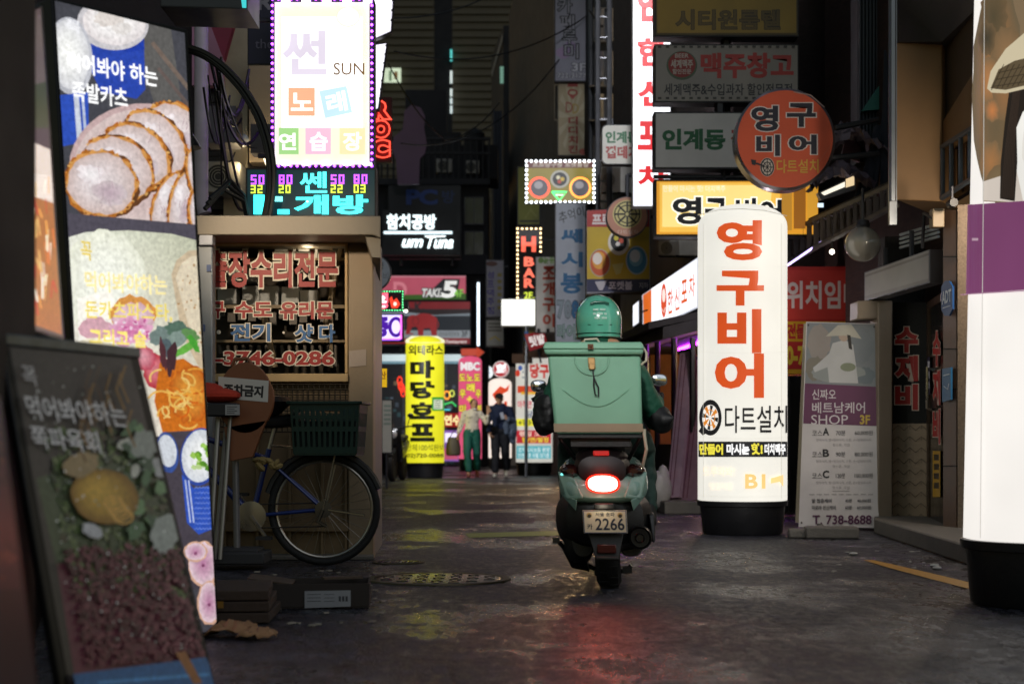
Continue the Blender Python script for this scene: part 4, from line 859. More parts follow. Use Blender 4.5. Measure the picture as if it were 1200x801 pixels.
# green plastic crate on the bicycle rack
t = thing('plastic_crate', 'dark green slotted plastic crate on the bicycle rack', 'crate', W(387, 534, 9.35))
ge = mat('dark_green_plastic', '#0a2e28', .4, var=.12)
cw, cd, ch = .37, .30, .30; c0 = W(386, 533, 9.35); rz = R(-3)
def cr(x, y, z): k = 1+.10*z/ch; v = Matrix.Rotation(rz, 3, 'Z') @ Vector((x*k, y*k, z)); return c0+v
mb = MB()
def bar(x0, x1, y0, y1, z0, z1): mb.hexa([cr(x, y, z) for z in (z0, z1) for x, y in ((x0, y0), (x1, y0), (x1, y1), (x0, y1))])
hw, hd, T = cw/2, cd/2, .008
bar(-hw, hw, -hd, hd, 0, .01)
for sx in (-1, 1):
    for z0, z1 in ((.01, .05), (.14, .17), (.25, ch)): bar(sx*hw-T/2, sx*hw+T/2, -hd, hd, z0, z1)
    for i in range(8): y = -hd+cd*i/7; bar(sx*hw-T/2, sx*hw+T/2, max(-hd, y-.009), min(hd, y+.009), .0101, ch-.01)
for sy in (-1, 1):
    for z0, z1 in ((.0105, .05), (.14, .17), (.215, .235), (.27, ch)): bar(-hw, hw, sy*hd-T/2, sy*hd+T/2, z0, z1)
    for i in range(13): x = -hw+cw*i/12; bar(max(-hw, x-.008), min(hw, x+.008), sy*hd-T/2-.001, sy*hd+T/2+.001, .0102, ch-(.05 if 4 < i < 8 else .01))
mb.build('basket', ge, t)
mb = MB(); z = ch
for y in (-hd-.006, hd+.006): bar(-hw-.015, hw+.015, y-.012, y+.012, z, z+.018)
for x in (-hw-.006, hw+.006): bar(x-.012, x+.012, -hd-.018, hd+.018, z+.001, z+.017)
mb.build('rim', ge, t, bevel=.003)
mb = MB(); bar(-hw+.015, hw-.015, -hd+.015, hd-.015, .012, .2); mb.build('lining', mat('dark_cloth', '#14201c', .9), t)

# bicycle
RX, RY = W(380, 603, 9.35), 9.35
t = thing('bicycle', 'blue bicycle with flat black saddle parked against the booth', 'bicycle', (RX.x-.5, RY, 0))
tyre = mat('tyre_rubber', '#121212', .75, bump=.4, bscale=90); chrome = mat('dull_chrome', '#9d978c', .3, .9); blue = mat('blue_frame_paint', '#12296a', .3, .1, coat=.4)
wr = .315; rc = Vector((RX.x, RY, wr+.02+.0)); fc = rc+Vector((-1.04, .0, 0))
def circ(c, r, n=40, dy=0): return [c+Vector((r*cos(2*pi*i/n), dy, r*sin(2*pi*i/n))) for i in range(n)]
for c in (rc, fc):
    wh = MB().tube(circ(c, wr), .022, 10, True).build('wheel', tyre, t)
    MB().tube(circ(c, wr-.028), .010, 8, True).build('rim', chrome, wh)
    mb = MB()
    for i in range(28):
        an = 2*pi*i/28; bn = an+(.35 if i % 2 else -.35); mb.tube([c+Vector((.02*cos(bn), (.02 if i % 4 < 2 else -.02), .02*sin(bn))), c+Vector(((wr-.03)*cos(an), 0, (wr-.03)*sin(an)))], .0014, 4)
    mb.build('spoke', chrome, wh)
    MB().lathe([(.012, -.055), (.02, -.03), (.02, .03), (.012, .055)], c, 12, 'Y').build('hub', chrome, wh)
bb = rc+Vector((-.43, 0, -.04)); st = bb+Vector((.10, 0, .40)); ht = fc+Vector((.22, 0, .46)); hb = ht+Vector((.03, 0, -.12))
mb = MB(); mb.tube([bb, st], .017, 10); mb.tube([st+Vector((-.01, 0, -.06)), ht], .018, 10); mb.tube([bb, hb], .022, 10); mb.tube([ht+Vector((-.015, 0, .05)), hb+Vector((.012, 0, -.04))], .022, 10)
for s in (-1, 1): mb.tube([bb+Vector((0, s*.02, 0)), rc+Vector((0, s*.05, 0))], .011, 8); mb.tube([st+Vector((-.01, s*.012, -.06)), rc+Vector((0, s*.05, 0))], .010, 8); mb.tube([hb+Vector((.012, s*.03, -.05)), fc+Vector((.04, s*.05, .1)), fc+Vector((0, s*.05, 0))], .013, 8)
mb.build('frame', blue, t)
mb = MB(); mb.tube([st, st+Vector((.04, 0, .15))], .013, 8); mb.build('seat_post', chrome, t)
sp = st+Vector((.045, 0, .16)); rings = []
for x, wd, zz in ((-.16, .02, 0), (-.10, .03, .012), (0, .055, .012), (.08, .095, .02), (.14, .10, .03), (.165, .07, .025)): rings.append([sp+Vector((x, wd*cos(2*pi*j/14), zz+.03*sin(2*pi*j/14)-(.02 if sin(2*pi*j/14) < 0 else 0))) for j in range(14)])
MB().loft(rings).build('saddle', mat('black_saddle', '#141416', .5), t)
mb = MB(); mb.tube([ht, ht+Vector((-.06, 0, .14)), ht+Vector((-.02, .0, .16))], .013, 8); mb.tube([ht+Vector((-.02, -.29, .19)), ht+Vector((-.05, -.12, .16)), ht+Vector((-.05, .12, .16)), ht+Vector((-.02, .29, .19))], .012, 8); mb.build('handlebar', chrome, t)
mb = MB(); mb.lathe([(.06, -.004), (.09, -.002), (.09, .002), (.06, .004)], bb+Vector((0, -.05, 0)), 24, 'Y'); mb.tube([bb+Vector((0, -.06, 0)), bb+Vector((.09, -.075, -.12))], .011, 6); mb.tube([bb+Vector((0, .06, 0)), bb+Vector((-.09, .075, .12))], .011, 6); mb.build('crank', chrome, t)
mb = MB(); mb.box(bb+Vector((.09, -.12, -.125)), (.09, .08, .02)); mb.box(bb+Vector((-.09, .12, .125)), (.09, .08, .02)); mb.build('pedal', mat('black_plastic'), t)
mb = MB(); mb.lathe([(.01, -.016), (.05, -.014), (.05, -.006), (.04, .004), (.04, .012), (.01, .014)], rc+Vector((0, -.045, 0)), 20, 'Y'); mb.tube([rc+Vector((0, -.06, 0)), rc+Vector((-.03, -.06, -.07)), rc+Vector((.02, -.06, -.1))], .012, 6); mb.tube([bb+Vector((0, -.045, .07)), rc+Vector((0, -.045, .04))], .004, 4); mb.tube([bb+Vector((0, -.045, -.07)), rc+Vector((0, -.055, -.10))], .004, 4); mb.build('gear', mat('greasy_steel', '#5a5650', .35, .8), t)
mb = MB()
for s in (-1, 1): mb.tube([rc+Vector((.0, s*.06, 0)), rc+Vector((.08, s*.07, .36))], .006, 6); mb.tube([st+Vector((.02, s*.03, .02)), rc+Vector((-.16, s*.07, .365)), rc+Vector((.22, s*.07, .37))], .006, 6)
for i in range(4): mb.tube([rc+Vector((-.12+.1*i, -.07, .368)), rc+Vector((-.12+.1*i, .07, .368))], .005, 6)
mb.build('rear_rack', chrome, t)
mb = MB(); mb.tube([rc+Vector((.02, -.05, 0)), rc+Vector((.25, -.13, -.03))], .007, 6); mb.build('kickstand', chrome, t)
mb = MB(); mb.tube([rc+Vector(((wr+.035)*cos(a), 0, (wr+.035)*sin(a))) for a in [R(20+i*12) for i in range(13)]], .02, 6); mb.build('mudguard', mat('black_plastic'), t)
o = MB().lathe([(.02, .0), (.06, .02), (.13, .09), (.10, .12), (.02, .13)], sp+Vector((-.03, -.02, .03)), 14).build('bag', mat('black_bag', '#0e0e10', .35, bump=.6, bscale=18), None); tag(o, 'black plastic bag pulled over the bicycle saddle', 'bag')
mb = MB(); rn = random.Random(2)
for i in range(9): mb.ball(W(300+rn.uniform(0, 26), 541+rn.uniform(-3, 6), 9.2), (rn.uniform(.02, .045), .03, rn.uniform(.012, .025)), 8, M=Matrix.Rotation(rn.uniform(-1, 1), 3, 'Y'))
o = mb.build('rope_bundle', mat('straw_rope', '#8f7c4c', .9, bump=.6, bscale=60), None); tag(o, 'tangled straw coloured rope tied on the bicycle frame', 'rope')

# litter on the ground
t = thing('cardboard_tray', 'flat dark cardboard tray with printed white label on the ground', 'box', G(362, 708))
g = G(362, 713); rz = R(4)
mb = MB(); M = Matrix.Rotation(rz, 3, 'Z')
for c, s in (((0, 0, .008), (.50, .30, .012)), ((0, -.15, .06), (.50, .008, .10)), ((0, .15, .06), (.50, .008, .10)), ((-.25, 0, .06), (.008, .292, .10)), ((.25, 0, .06), (.008, .292, .10))): mb.box(g+Vector((0, .16, 0))+M @ Vector(c), s, rz)
mb.build('tray', mat('dark_cardboard', '#2b241f', .8, var=.3), t)
mb = MB(); mb.box(g+Vector((-.24, .16, 0))+M @ Vector((.05, .02, .115)), (.2, .25, .006), rz, ry=R(8)); mb.box(g+Vector((.12, .24, .118)), (.18, .06, .01), rz+.3); mb.build('flap', mat('cardboard_flap', '#4a3c30', .8), t)
a = Art(front(g.y-.003), step=.001); a.poly([(357, 692), (411, 691), (411, 710), (357, 712)], '#8d8f92'); 
for y in (696, 700, 704): a.line([(360, y), (376, y-.3)], .8, '#4a4c50'); a.line([(380, y), (392, y-.3)], .8, '#5a5c60')
for x in (397, 401, 405): a.rect(x, 698, x+2.6, 704, '#3a3c40')
a.build('label_sticker', t, lit=False)
t = thing('plank_stack', 'low stack of dark timber planks by the glowing board foot', 'planks', G(280, 722))
g = G(268, 735); mb = MB()
for i in range(3): mb.box((g.x-.18, g.y+.35, .025+.045*i), (.62-.02*i, .5, .04), R(3+i*2))
mb.build('plank', mat('dark_plank', '#3a2c22', .8, var=.4, scale=4, bump=.4), t, bevel=.004)
a = Art(front(g.y+.085), step=.002); a.rect(246, 704, 262, 712, '#8a6420'); a.build('sticker', t, lit=False)
def paper(name, px, py, r, seed, label, m):
    c = G(px, py); rn = random.Random(seed); n = 9; vs = []
    for i in range(n):
        for j in range(n): u, v = i/(n-1)-.5, j/(n-1)-.5; vs.append((c.x+u*r*2+rn.uniform(-1, 1)*r*.09, c.y+v*r*1.3+rn.uniform(-1, 1)*r*.08, .006+max(0, rn.uniform(.0, .32)*r+r*.35*(1-4*max(u*u, v*v)))))
    o = MB().add(vs, [(i*n+j, i*n+j+1, (i+1)*n+j+1, (i+1)*n+j) for i in range(n-1) for j in range(n-1)]).build(name, m, angle=15); so = o.modifiers.new('sheet', 'SOLIDIFY'); so.thickness = .002
    tag(o, label, 'paper'); return o
pm = mat('brown_paper', '#9a7450', .7, var=.35, bump=.4, bscale=40)
paper('crumpled_paper', 274, 746, .10, 3, 'crumpled brown paper bag on the road before the planks', pm)
paper('crumpled_paper', 300, 749, .07, 8, 'smaller brown paper scrap right of the crumpled bag', pm)
rn = random.Random(12); mb = MB()
for i in range(46):
    px, py = rn.uniform(300, 452), rn.uniform(668, 735); c = G(px, py); mb.box((c.x, c.y, .006), (rn.uniform(.01, .035), rn.uniform(.01, .03), .006), rn.uniform(0, 3))
o = mb.build('litter', mat('litter_bits', '#8a8378', .8, var=.6, scale=3)); tag(o, 'small paper scraps scattered before the booth', 'litter', kind='stuff')
rn = random.Random(21); mb = MB()
for i in range(12):
    px, py = rn.uniform(960, 1100), rn.uniform(640, 672); c = G(px, py); mb.box((c.x, c.y, .006), (rn.uniform(.01, .03), rn.uniform(.01, .03), .006), rn.uniform(0, 3))
for px, py in ((1000, 650), (1095, 664), (1098, 667)): mb.ball(G(px, py)+Vector((0, 0, .01)), (.03, .025, .012), 8)
o = mb.build('litter', mat('pale_litter', '#a8a6a0', .8, var=.4, scale=3)); tag(o, 'pale scraps lying along the right kerb', 'litter', kind='stuff')

# ================================================================== SIGNS, left side
def px_text_block(a, x0, y0, x1, y1, col, rows, k=1.0):
    for i in range(rows):
        y = y0+(y1-y0)*i/rows; a.rect(x0, y, x1, y+(y1-y0)/rows*.55, col, k)
PROJ = 'projecting shop signs over the alley'
def s_sun(a):
    a.base([(322, 3), (433, 3), (433, 193), (322, 193)], '#f4f2d6', 1.15)
    a.poly([(330, 20), (425, 20), (425, 150), (330, 150)], '#ffffff', 1.5)
    a.ell(408, 20, 14, 12, '#fffff4', 1.2); a.ring(408, 20, 14, 12, 1.2, '#f3eeda', 1.0)
    a.text('썬', 331, 36, 383, 88, '#f1e6f6', 1.0, bold=.03)
    a.text('SUN', 391, 74, 427, 88, '#7a5418', .9, bold=.0)
    a.poly([(338, 103), (369, 103), (369, 136), (338, 136)], '#f7b890', 1.05); a.text('노', 341, 109, 367, 130, '#fff6ee', 1.5, bold=.03)
    a.poly([(374, 107), (406, 101), (413, 132), (381, 139)], '#c8e8f6', 1.1); a.text('래', 0, 0, 1, 1, '#ffffff', 1.5, bold=.03, quad=[(381, 111), (404, 106), (408, 129), (385, 134)])
    a.rect(327, 150, 350, 181, '#a9de8c', 1.05); a.text('연', 327, 156, 347, 176, '#fbfff4', 1.5, bold=.03)
    a.rect(358, 150, 388, 181, '#f5c2d8', 1.1); a.text('습', 363, 155, 384, 177, '#fff0f6', 1.5, bold=.03)
    a.rect(398, 150, 428, 181, '#f4e4b0', 1.15); a.text('장', 402, 155, 424, 177, '#fffbe8', 1.5, bold=.03)
t = sign('lightbox_sign', 'large white lit song practice sign edged with purple lights above the booth', (317, -2, 438, 197), front(12.2), s_sun, bg='#3a2a3a', k=1, thick=.2, inn=2, group=PROJ, arms=[((300, 20), (318, 20)), ((300, 180), (318, 180))])
bulbs(front(12.2), [(319.5, 0), (436, 0), (436, 195), (319.5, 195), (319.5, 0)], .05, .0105, '#a03cff', 14, 'bulb_string', t)
P_ = front(12.2); mb = MB()
for i in range(5): x = 330+i*24; mb.prism([P_.hit(x, 1)[0]+Vector((0, -.01, 0)), P_.hit(x+10, 1)[0]+Vector((0, -.01, 0)), P_.hit(x+10, 4)[0]+Vector((0, -.01, 0)), P_.hit(x, 4)[0]+Vector((0, -.01, 0))], (0, -.01, 0)); mb.prism([P_.hit(x, 191)[0]+Vector((0, -.01, 0)), P_.hit(x+10, 191)[0]+Vector((0, -.01, 0)), P_.hit(x+10, 194)[0]+Vector((0, -.01, 0)), P_.hit(x, 194)[0]+Vector((0, -.01, 0))], (0, -.01, 0))
mb.build('edge_light', glow('lilac_led', '#e0b4ff', 9), t)
# LED matrix sign under it
DIG = {'5': ('###', '#..', '###', '..#', '###'), '0': ('###', '#.#', '#.#', '#.#', '###'), '2': ('###', '..#', '###', '#..', '###'), '8': ('###', '#.#', '###', '#.#', '###'), '3': ('###', '..#', '###', '..#', '###')}
def s_led(a):
    def digits(s, x, y, w_, col, k):
        for c in s:
            for j, row in enumerate(DIG[c]):
                for i, q in enumerate(row):
                    if q == '#': a.rect(x+i*w_, y+j*w_, x+(i+.92)*w_, y+(j+.92)*w_, col, k)
            x += w_*4
    a.rect(290, 199, 440, 252, '#062a30', 1)
    for x in (294, 327): digits('50' if x == 294 else '80', x, 205, 2.3, '#c45aff', 2.0); digits('32' if x == 294 else '20', x, 217, 2.0, '#d9f04a', 1.6)
    for x in (388, 415): digits('50' if x == 388 else '80', x, 205, 2.3, '#c45aff', 2.0); digits('22' if x == 388 else '03', x, 217, 2.0, '#d9f04a', 1.6)
    a.text('쎈', 352, 202, 384, 227, '#4ff2f0', 2.2, bold=.02)
    a.rect(298, 229, 311, 252, '#3fe4ea', 2.2); a.rect(322, 231, 332, 237, '#7ff4f4', 2); a.rect(326, 246, 340, 252, '#3fe4ea', 2)
    a.text('개방', 345, 229, 432, 252, '#3fe8ea', 2.4, bold=.045); a.rect(360, 236, 362, 238, '#ffffff', 2)
t = sign('led_matrix_sign', 'cyan and magenta LED matrix sign on the booth roof edge', (288, 197, 441, 256), front(11.4), s_led, bg='#041a1e', thick=.12, inn=2, group=PROJ, arms=[((300, 256), (300, 262)), ((430, 256), (430, 262))])
# dark cabinet with cyan edge at top
t = sign('lightbox_sign', 'dark sign underside with glowing cyan corner at the top left edge', [(188, -40), (290, -40), (290, 11), (188, 8)], front(10.6), lambda a: (a.poly([(278, -38), (289, -38), (289, 10), (284, 10)], '#3fc6c8', 1.2)), bg='#101214', thick=.5, group=PROJ, arms=[((210, -40), (190, -44))])
t = sign('banner_sign', 'dark purple cloth banner with pale Latin letters left of the white lit sign', (290, -30, 319, 76), front(12.6), lambda a: (a.text('R', 301, -6, 321, 12, '#8f8a98', 1, bold=.04), a.text('the', 299, 46, 320, 57, '#6f6a80', 1, bold=.0)), lit=False, bg='#1b1838', thick=.03, group=PROJ, arms=[((292, -25), (275, -25))])
# white back-lit strips with bulbs right of the sign
t = sign('lightbox_sign', 'upper white glowing slanted panel with dotted bulbs beside the large lit sign', [(437, -20), (463, -20), (459, 38), (439, 46)], front(15.5), lambda a: a.poly([(438, -20), (460, -20), (457, 36), (440, 43)], '#ffffff', 1.7), bg='#e8e4f4', k=1.3, thick=.1, group=PROJ, arms=[((437, 0), (425, 0))])
bulbs(front(15.5), [(461.5, -10), (458, 36)], .09, .014, '#22222a', .1, 'bulb_string', t)
t = sign('lightbox_sign', 'lower white glowing slanted panel narrowing down beside the red neon letters', [(438, 52), (454, 50), (444, 128), (438, 130)], front(15.7), lambda a: a.poly([(439, 54), (452, 52), (443, 124), (439, 126)], '#ffffff', 1.6), bg='#f0ecff', k=1.4, thick=.1, group=PROJ, arms=[((438, 90), (428, 90))])
bulbs(front(15.7), [(453, 54), (444, 126)], .09, .014, '#22222a', .1, 'bulb_string', t)
# red neon letters running down
t = thing('neon_sign', 'red neon Latin letters stacked vertically beside the purple edged sign', 'sign', W(447, 186, 17), PROJ)
slab(MB(), front(17), rectq(434, 114, 459, 190), .1).build('cabinet', mat('neon_red_back', '#3a0c10', .4), t)
a = Art(front(16.98), step=.004)
for c, y0, y1 in (('R', 119, 139), ('O', 142, 161), ('C', 165, 184)): a.text(c, 437, y0, 456, y1, '#7a0f0c', .9, bold=.05, out='#ff4a38', ok=2.4, ow=.07)
a.build('neon_letters', t)
MB().tube([W(434, 150, 17.05), W(426, 150, 17.05)], .03, 6).build('bracket', mat('bracket_steel'), t)
t = sign('banner_sign', 'dim vertical banner with violet lettering left of the black bar sign', (569, 304, 591, 372), front(40), lambda a: (a.ell(576, 309, 7, 3, '#5a2a1c'), a.vtext('성프댁주점', 571, 318, 579, 368, '#4a3a8a', gap=.2, bold=.03), px_text_block(a, 583, 320, 588, 366, '#8a7a2c', 6)), lit=False, bg='#8f8a94', thick=.1, arms=[((590, 312), (596, 312))], group=PROJ)
t = sign('banner_sign', 'short pale board with yellow print below the violet lettered banner', (569, 374, 591, 406), front(40.1), lambda a: (px_text_block(a, 572, 378, 588, 390, '#6a6458', 3), a.line([(574, 398), (580, 394), (586, 399)], 1.6, '#c8a83a')), lit=False, bg='#a8a298', thick=.1, arms=[((590, 380), (596, 380))], group=PROJ)
# plain shaped board standing on the roof
t = thing('rooftop_cutout', 'dim mauve shaped board standing on the dark rooftop', 'board', W(481, 218, 44))
mb = MB(); mb.prism([W(x, y, 44) for x, y in ((466, 216), (464, 186), (458, 172), (462, 160), (472, 152), (474, 130), (482, 123), (493, 126), (498, 136), (497, 150), (500, 168), (498, 180), (492, 186), (491, 216))], (0, .12, 0)); mb.build('panel', mat('mauve_board', '#6a4e66', .6, var=.4, scale=1.2), t)
mb = MB(); mb.tube([W(472, 214, 44.2), W(472, 150, 44.2)], .05, 6); mb.tube([W(488, 214, 44.2), W(488, 150, 44.2)], .05, 6); mb.build('prop', mat('bracket_steel'), t)
# dark blue PC sign, white channel letters
t = sign('dark_wall_sign', 'unlit dark blue lettered board above the white glowing script', (455, 217, 540, 303), front(46), lambda a: (a.text('PC', 476, 222, 513, 240, '#1c3f86', 1.0, bold=.05), a.text('방', 518, 223, 533, 238, '#1a3468', .9, bold=.02)), lit=False, bg='#0d1018', thick=.3, armr=.05, arms=[((470, 303), (470, 310)), ((530, 303), (530, 310))])
t = thing('channel_letter_sign', 'white glowing handwritten letters with underline on a black board', 'sign', W(495, 297, 45.5))
slab(MB(), front(45.5), rectq(448, 246, 540, 299), .2).build('cabinet', mat('black_board', '#08090c', .5), t)
a = Art(front(45.45), step=.02)
a.text('참치공방', 453, 251, 511, 269, '#eafcff', 2.2, bold=.03); a.rect(450, 271, 530, 274, '#dff6ff', 1.8)
a.text('um', 470, 280, 494, 290, '#eafcff', 2.4, bold=.03, skew=.3); a.text('Tuna', 497, 276, 530, 291, '#eafcff', 2.6, bold=.02, skew=.3); a.rect(498, 276, 522, 277.6, '#eafcff', 2.4)
a.build('channel_letters', t)
t = sign('shop_sign', 'pink and black sign with a big slanted number above green turf', (440, 322, 547, 352), front(47), lambda a: (a.poly([(441, 323), (546, 323), (546, 351), (441, 351)], '#c0566a', .75), a.poly([(494, 351), (520, 326), (546, 345), (546, 351)], '#14181c', 1), a.poly([(441, 346), (546, 344), (546, 351), (441, 351)], '#3f6a22', .6), a.ell(520, 360, 30, 16, '#3f6a22', .5), a.text('D', 461, 330, 477, 349, '#e88a98', .7, bold=.04), a.text('TAKE', 493, 338, 517, 348, '#e8e8e4', .8, bold=.04, out='#1a1c1e', ow=.08, skew=.2), a.text('5', 517, 329, 534, 349, '#f4f4f0', .9, bold=.04, out='#1a1c1e', ow=.08, skew=.15), a.text('4F', 532, 339, 543, 348, '#7fbf4a', .9, bold=.02), a.rect(441, 323, 546, 325, '#d88a98', .7)), bg='#5a2430', k=.7, thick=.3, armr=.05, arms=[((470, 352), (470, 358)), ((530, 352), (530, 358))])
def s_eleph(a):
    e = '#8f1f22'; k = .8
    a.rect(441, 353, 551, 362, '#7c1a20', .7); a.poly([(441, 361), (470, 365), (510, 369), (551, 367), (551, 371), (441, 371)], '#9aa6b0', .5); a.rect(441, 370, 551, 387, '#10171e', 1.0); a.rect(441, 387, 551, 397, '#a8b0b6', .5); a.rect(441, 396, 551, 403, '#7c1a20', .8)
    a.text('K', 486, 354, 495, 365, '#16181c', 1, bold=.03); a.text('Kooks', 469, 359, 485, 364, '#16181c', 1, bold=.02); a.text('Kwons', 495, 361, 508, 365, '#16181c', 1, bold=.02)
    a.blob(497, 376, 15, 9, e, k, 0, .03, 28); a.ell(484, 376, 7, 7, e, k); a.poly([(478, 374), (484, 380), (481, 388), (478, 392), (475, 391), (477, 384)], e, k); a.line([(479, 384), (480, 391), (484, 391)], 2, e, k); a.poly([(489, 380), (497, 380), (496, 393), (490, 393)], e, k); a.poly([(503, 380), (512, 376), (512, 393), (506, 393)], e, k); a.line([(511, 372), (514, 380), (513, 384)], 1, e, k); a.ring(487, 376, 4, 5, .7, '#5f1216', .8)
    a.text('타이요리전문점', 515, 389, 538, 394, '#2a2c30', 1, bold=.0); a.text('3F', 541, 388, 548, 394.5, '#1a1c20', 1, bold=.02); a.text('Restaurant', 523, 398, 547, 402, '#e8dcd8', .8, bold=.02, skew=.0); a.text('Thai', 512, 398, 521, 402, '#e8dcd8', .8, bold=.02)
t = sign('shop_sign', 'red white and black sign with a red elephant emblem', (440, 352.3, 552, 404), front(46.9), s_eleph, bg='#2a1a1c', k=.6, thick=.3, armr=.05, arms=[((470, 404), (470, 410)), ((540, 404), (540, 410))])
# round white sign at the booth corner and LED signs under it
t = thing('round_sign', 'round white unlit sign with grey lettering right of the booth roof', 'sign', W(440, 345, 17), PROJ)
pl = front(17); mb = MB(); c = W(437, 319, 17)
mb.lathe([(.19, 0), (.198, .02), (.198, .08), (.19, .10)], c, 40, 'Y'); mb.build('cabinet', frame_mat('grey'), t)
a = Art(pl, step=.003); a.ell(437, 319, 20, 20, '#c6d0d8', n=40); a.text('루영', 435, 307, 449, 316, '#3a4048', bold=.0); a.text('배투비', 434, 319, 455, 328, '#6a727c', bold=-.01); a.text('2F', 435, 333, 442, 338, '#b8503a', bold=.0); a.build('face', t, lit=False)
MB().tube([W(420, 319, 17.05), W(405, 319, 17.05)], .02, 6).build('bracket', mat('bracket_steel'), t)
def s_led2(a):
    a.rect(432, 342, 472, 363, '#1a0a10', 1); a.text('행', 433, 343, 455, 362, '#ff5a70', 2.2, bold=.05); a.text('운', 437, 346, 453, 360, '#fff0f4', 2.6, bold=.03)
    a.poly([(456, 350), (459, 347), (461, 352), (465, 349), (469, 356), (466, 361), (459, 361)], '#e8402a', 1.4); a.ell(463, 356, 2, 2.4, '#ffe0d0', 1.4)
t = sign('led_matrix_sign', 'small red LED sign edged with green dots below the round white sign', (430, 340, 473, 365), front(19), s_led2, bg='#0a0a0c', thick=.1, group=PROJ, arms=[((431, 352), (420, 352))])
bulbs(front(19), [(432, 341.5), (472, 341.5), (472, 363.5), (432, 363.5)], .032, .007, '#6affa0', 4, 'bulb_string', t)
def s_led3(a):
    a.rect(433, 369, 469, 397, '#d8c8ff', 1.6); a.text('증', 434, 371, 456, 395, '#4a1a9a', 1.2, bold=.06); a.ring(464, 383, 9, 12, 4, '#4a1a9a', 1.2); a.rect(469, 369, 471, 397, '#ff6ad0', 2.0); a.rect(433, 396.5, 469, 398.5, '#a05aff', 2.4)
t = sign('led_matrix_sign', 'bright violet and white LED sign beneath the red dotted one', (430, 367.5, 473, 400), front(19.2), s_led3, bg='#2a1060', k=1.2, thick=.1, group=PROJ, arms=[((431, 384), (420, 384))])
t = sign('pole_sign', 'small yellow plate with dark lettering on the booth side wall', (444, 431, 454, 454), front(13), lambda a: a.text('산', 445.5, 435, 452.5, 444, '#7a4a10', bold=.04), bg='#e8b820', k=.8, thick=.04, inn=.6, arms=[((446, 440), (438, 440))])
t = sign('banner_sign', 'narrow pale upright panel standing by the parked motorcycle', (447, 468, 460, 531), front(24), lambda a: (px_text_block(a, 450, 474, 458, 500, '#8a9a8a', 5)), lit=False, bg='#b9b8a8', thick=.05, arms=[((453, 531), (453, 573))])

# ================================================================== INFLATABLE PILLAR SIGNS
PIL = 'inflatable lit pillar signs standing along the alley'
def pillar(label, cx, ybase, ytop, rpx, body, k, fn, ybody, taper=0.0, rb=None, name='inflatable_sign', Y=None, basek='#141416', seg=56, step=.0018, dome=.35):
    """Fabric drum with a lamp inside on a black weighted tub."""
    Y = Y or F*H/(ybase-HY); x = (cx-CX)/F*Y; r = rpx/F*Y; zt = H-(ytop-HY)/F*Y; zb = H-(ybody-HY)/F*Y
    t = thing(name, label, 'inflatable sign', (x, Y, 0), PIL)
    rd = r*dome
    def rf(z):
        q = (z-zb)/(zt-zb); rr = r*(1-taper*q)
        if z > zt-rd*1.6: e = min(1, (z-(zt-rd*1.6))/(rd*1.6)); rr *= math.sqrt(max(0, 1-e**2.6*.999))
        return rr
    zs = [zb+(zt-rd*1.6-zb)*i/34 for i in range(34)]+[zt-rd*1.6+rd*1.6*sin(i/12*pi/2) for i in range(13)]
    a = Art(Drum(x, Y, rf), step=step)
    fab = MB(); fab.lathe([(r*.9, zb-.01)]+[(rf(z), z) for z in zs], (x, Y, 0), seg)
    m = bpy.data.materials.new('lit_fabric'); m.use_nodes = True; b = m.node_tree.nodes['Principled BSDF']; n = m.node_tree.nodes.new('ShaderNodeTexNoise'); n.inputs['Scale'].default_value = 2.2
    tc = m.node_tree.nodes.new('ShaderNodeTexCoord'); m.node_tree.links.new(tc.outputs['Object'], n.inputs['Vector'])
    mr = m.node_tree.nodes.new('ShaderNodeMapRange'); mr.inputs['To Min'].default_value = k*.84; mr.inputs['To Max'].default_value = k*1.12; m.node_tree.links.new(n.outputs['Fac'], mr.inputs['Value']); m.node_tree.links.new(mr.outputs['Result'], b.inputs['Emission Strength'])
    b.inputs['Emission Color'].default_value = (*lin(body), 1); b.inputs['Base Color'].default_value = (*[c*.5 for c in lin(body)], 1); b.inputs['Roughness'].default_value = .55
    fab.build('fabric', m, t, angle=60)
    fn(a); a.build('print', t)
    rb = (rb or rpx*1.0)/F*Y
    mb = MB(); mb.lathe([(rb*.86, 0), (rb*.9, .015), (rb*.96, zb-.05), (rb*1.02, zb-.045), (rb*1.03, zb-.006), (rb*.9, zb-.005)], (x, Y, 0), 44); mb.build('tub', mat('black_tub', '#17171a', .45, var=.2, bump=.15, bscale=40), t)
    return t
def dart(a, cx, cy, rx, ry, k=1.0, c1='#f4f0e8', c2='#1c1c1e', c3='#d8842a'):
    a.ell(cx, cy, rx, ry, c2, k); a.ell(cx, cy, rx*.72, ry*.72, c1, k)
    for i in range(8):
        a0 = 2*pi*i/8; a.poly([(cx, cy), (cx+rx*.7*cos(a0), cy+ry*.7*sin(a0)), (cx+rx*.7*cos(a0+.39), cy+ry*.7*sin(a0+.39))], c3 if i % 2 else c2, k)
    a.ring(cx, cy, rx*.46, ry*.46, rx*.07, c3, k); a.ell(cx, cy, rx*.12, ry*.12, c1, k)
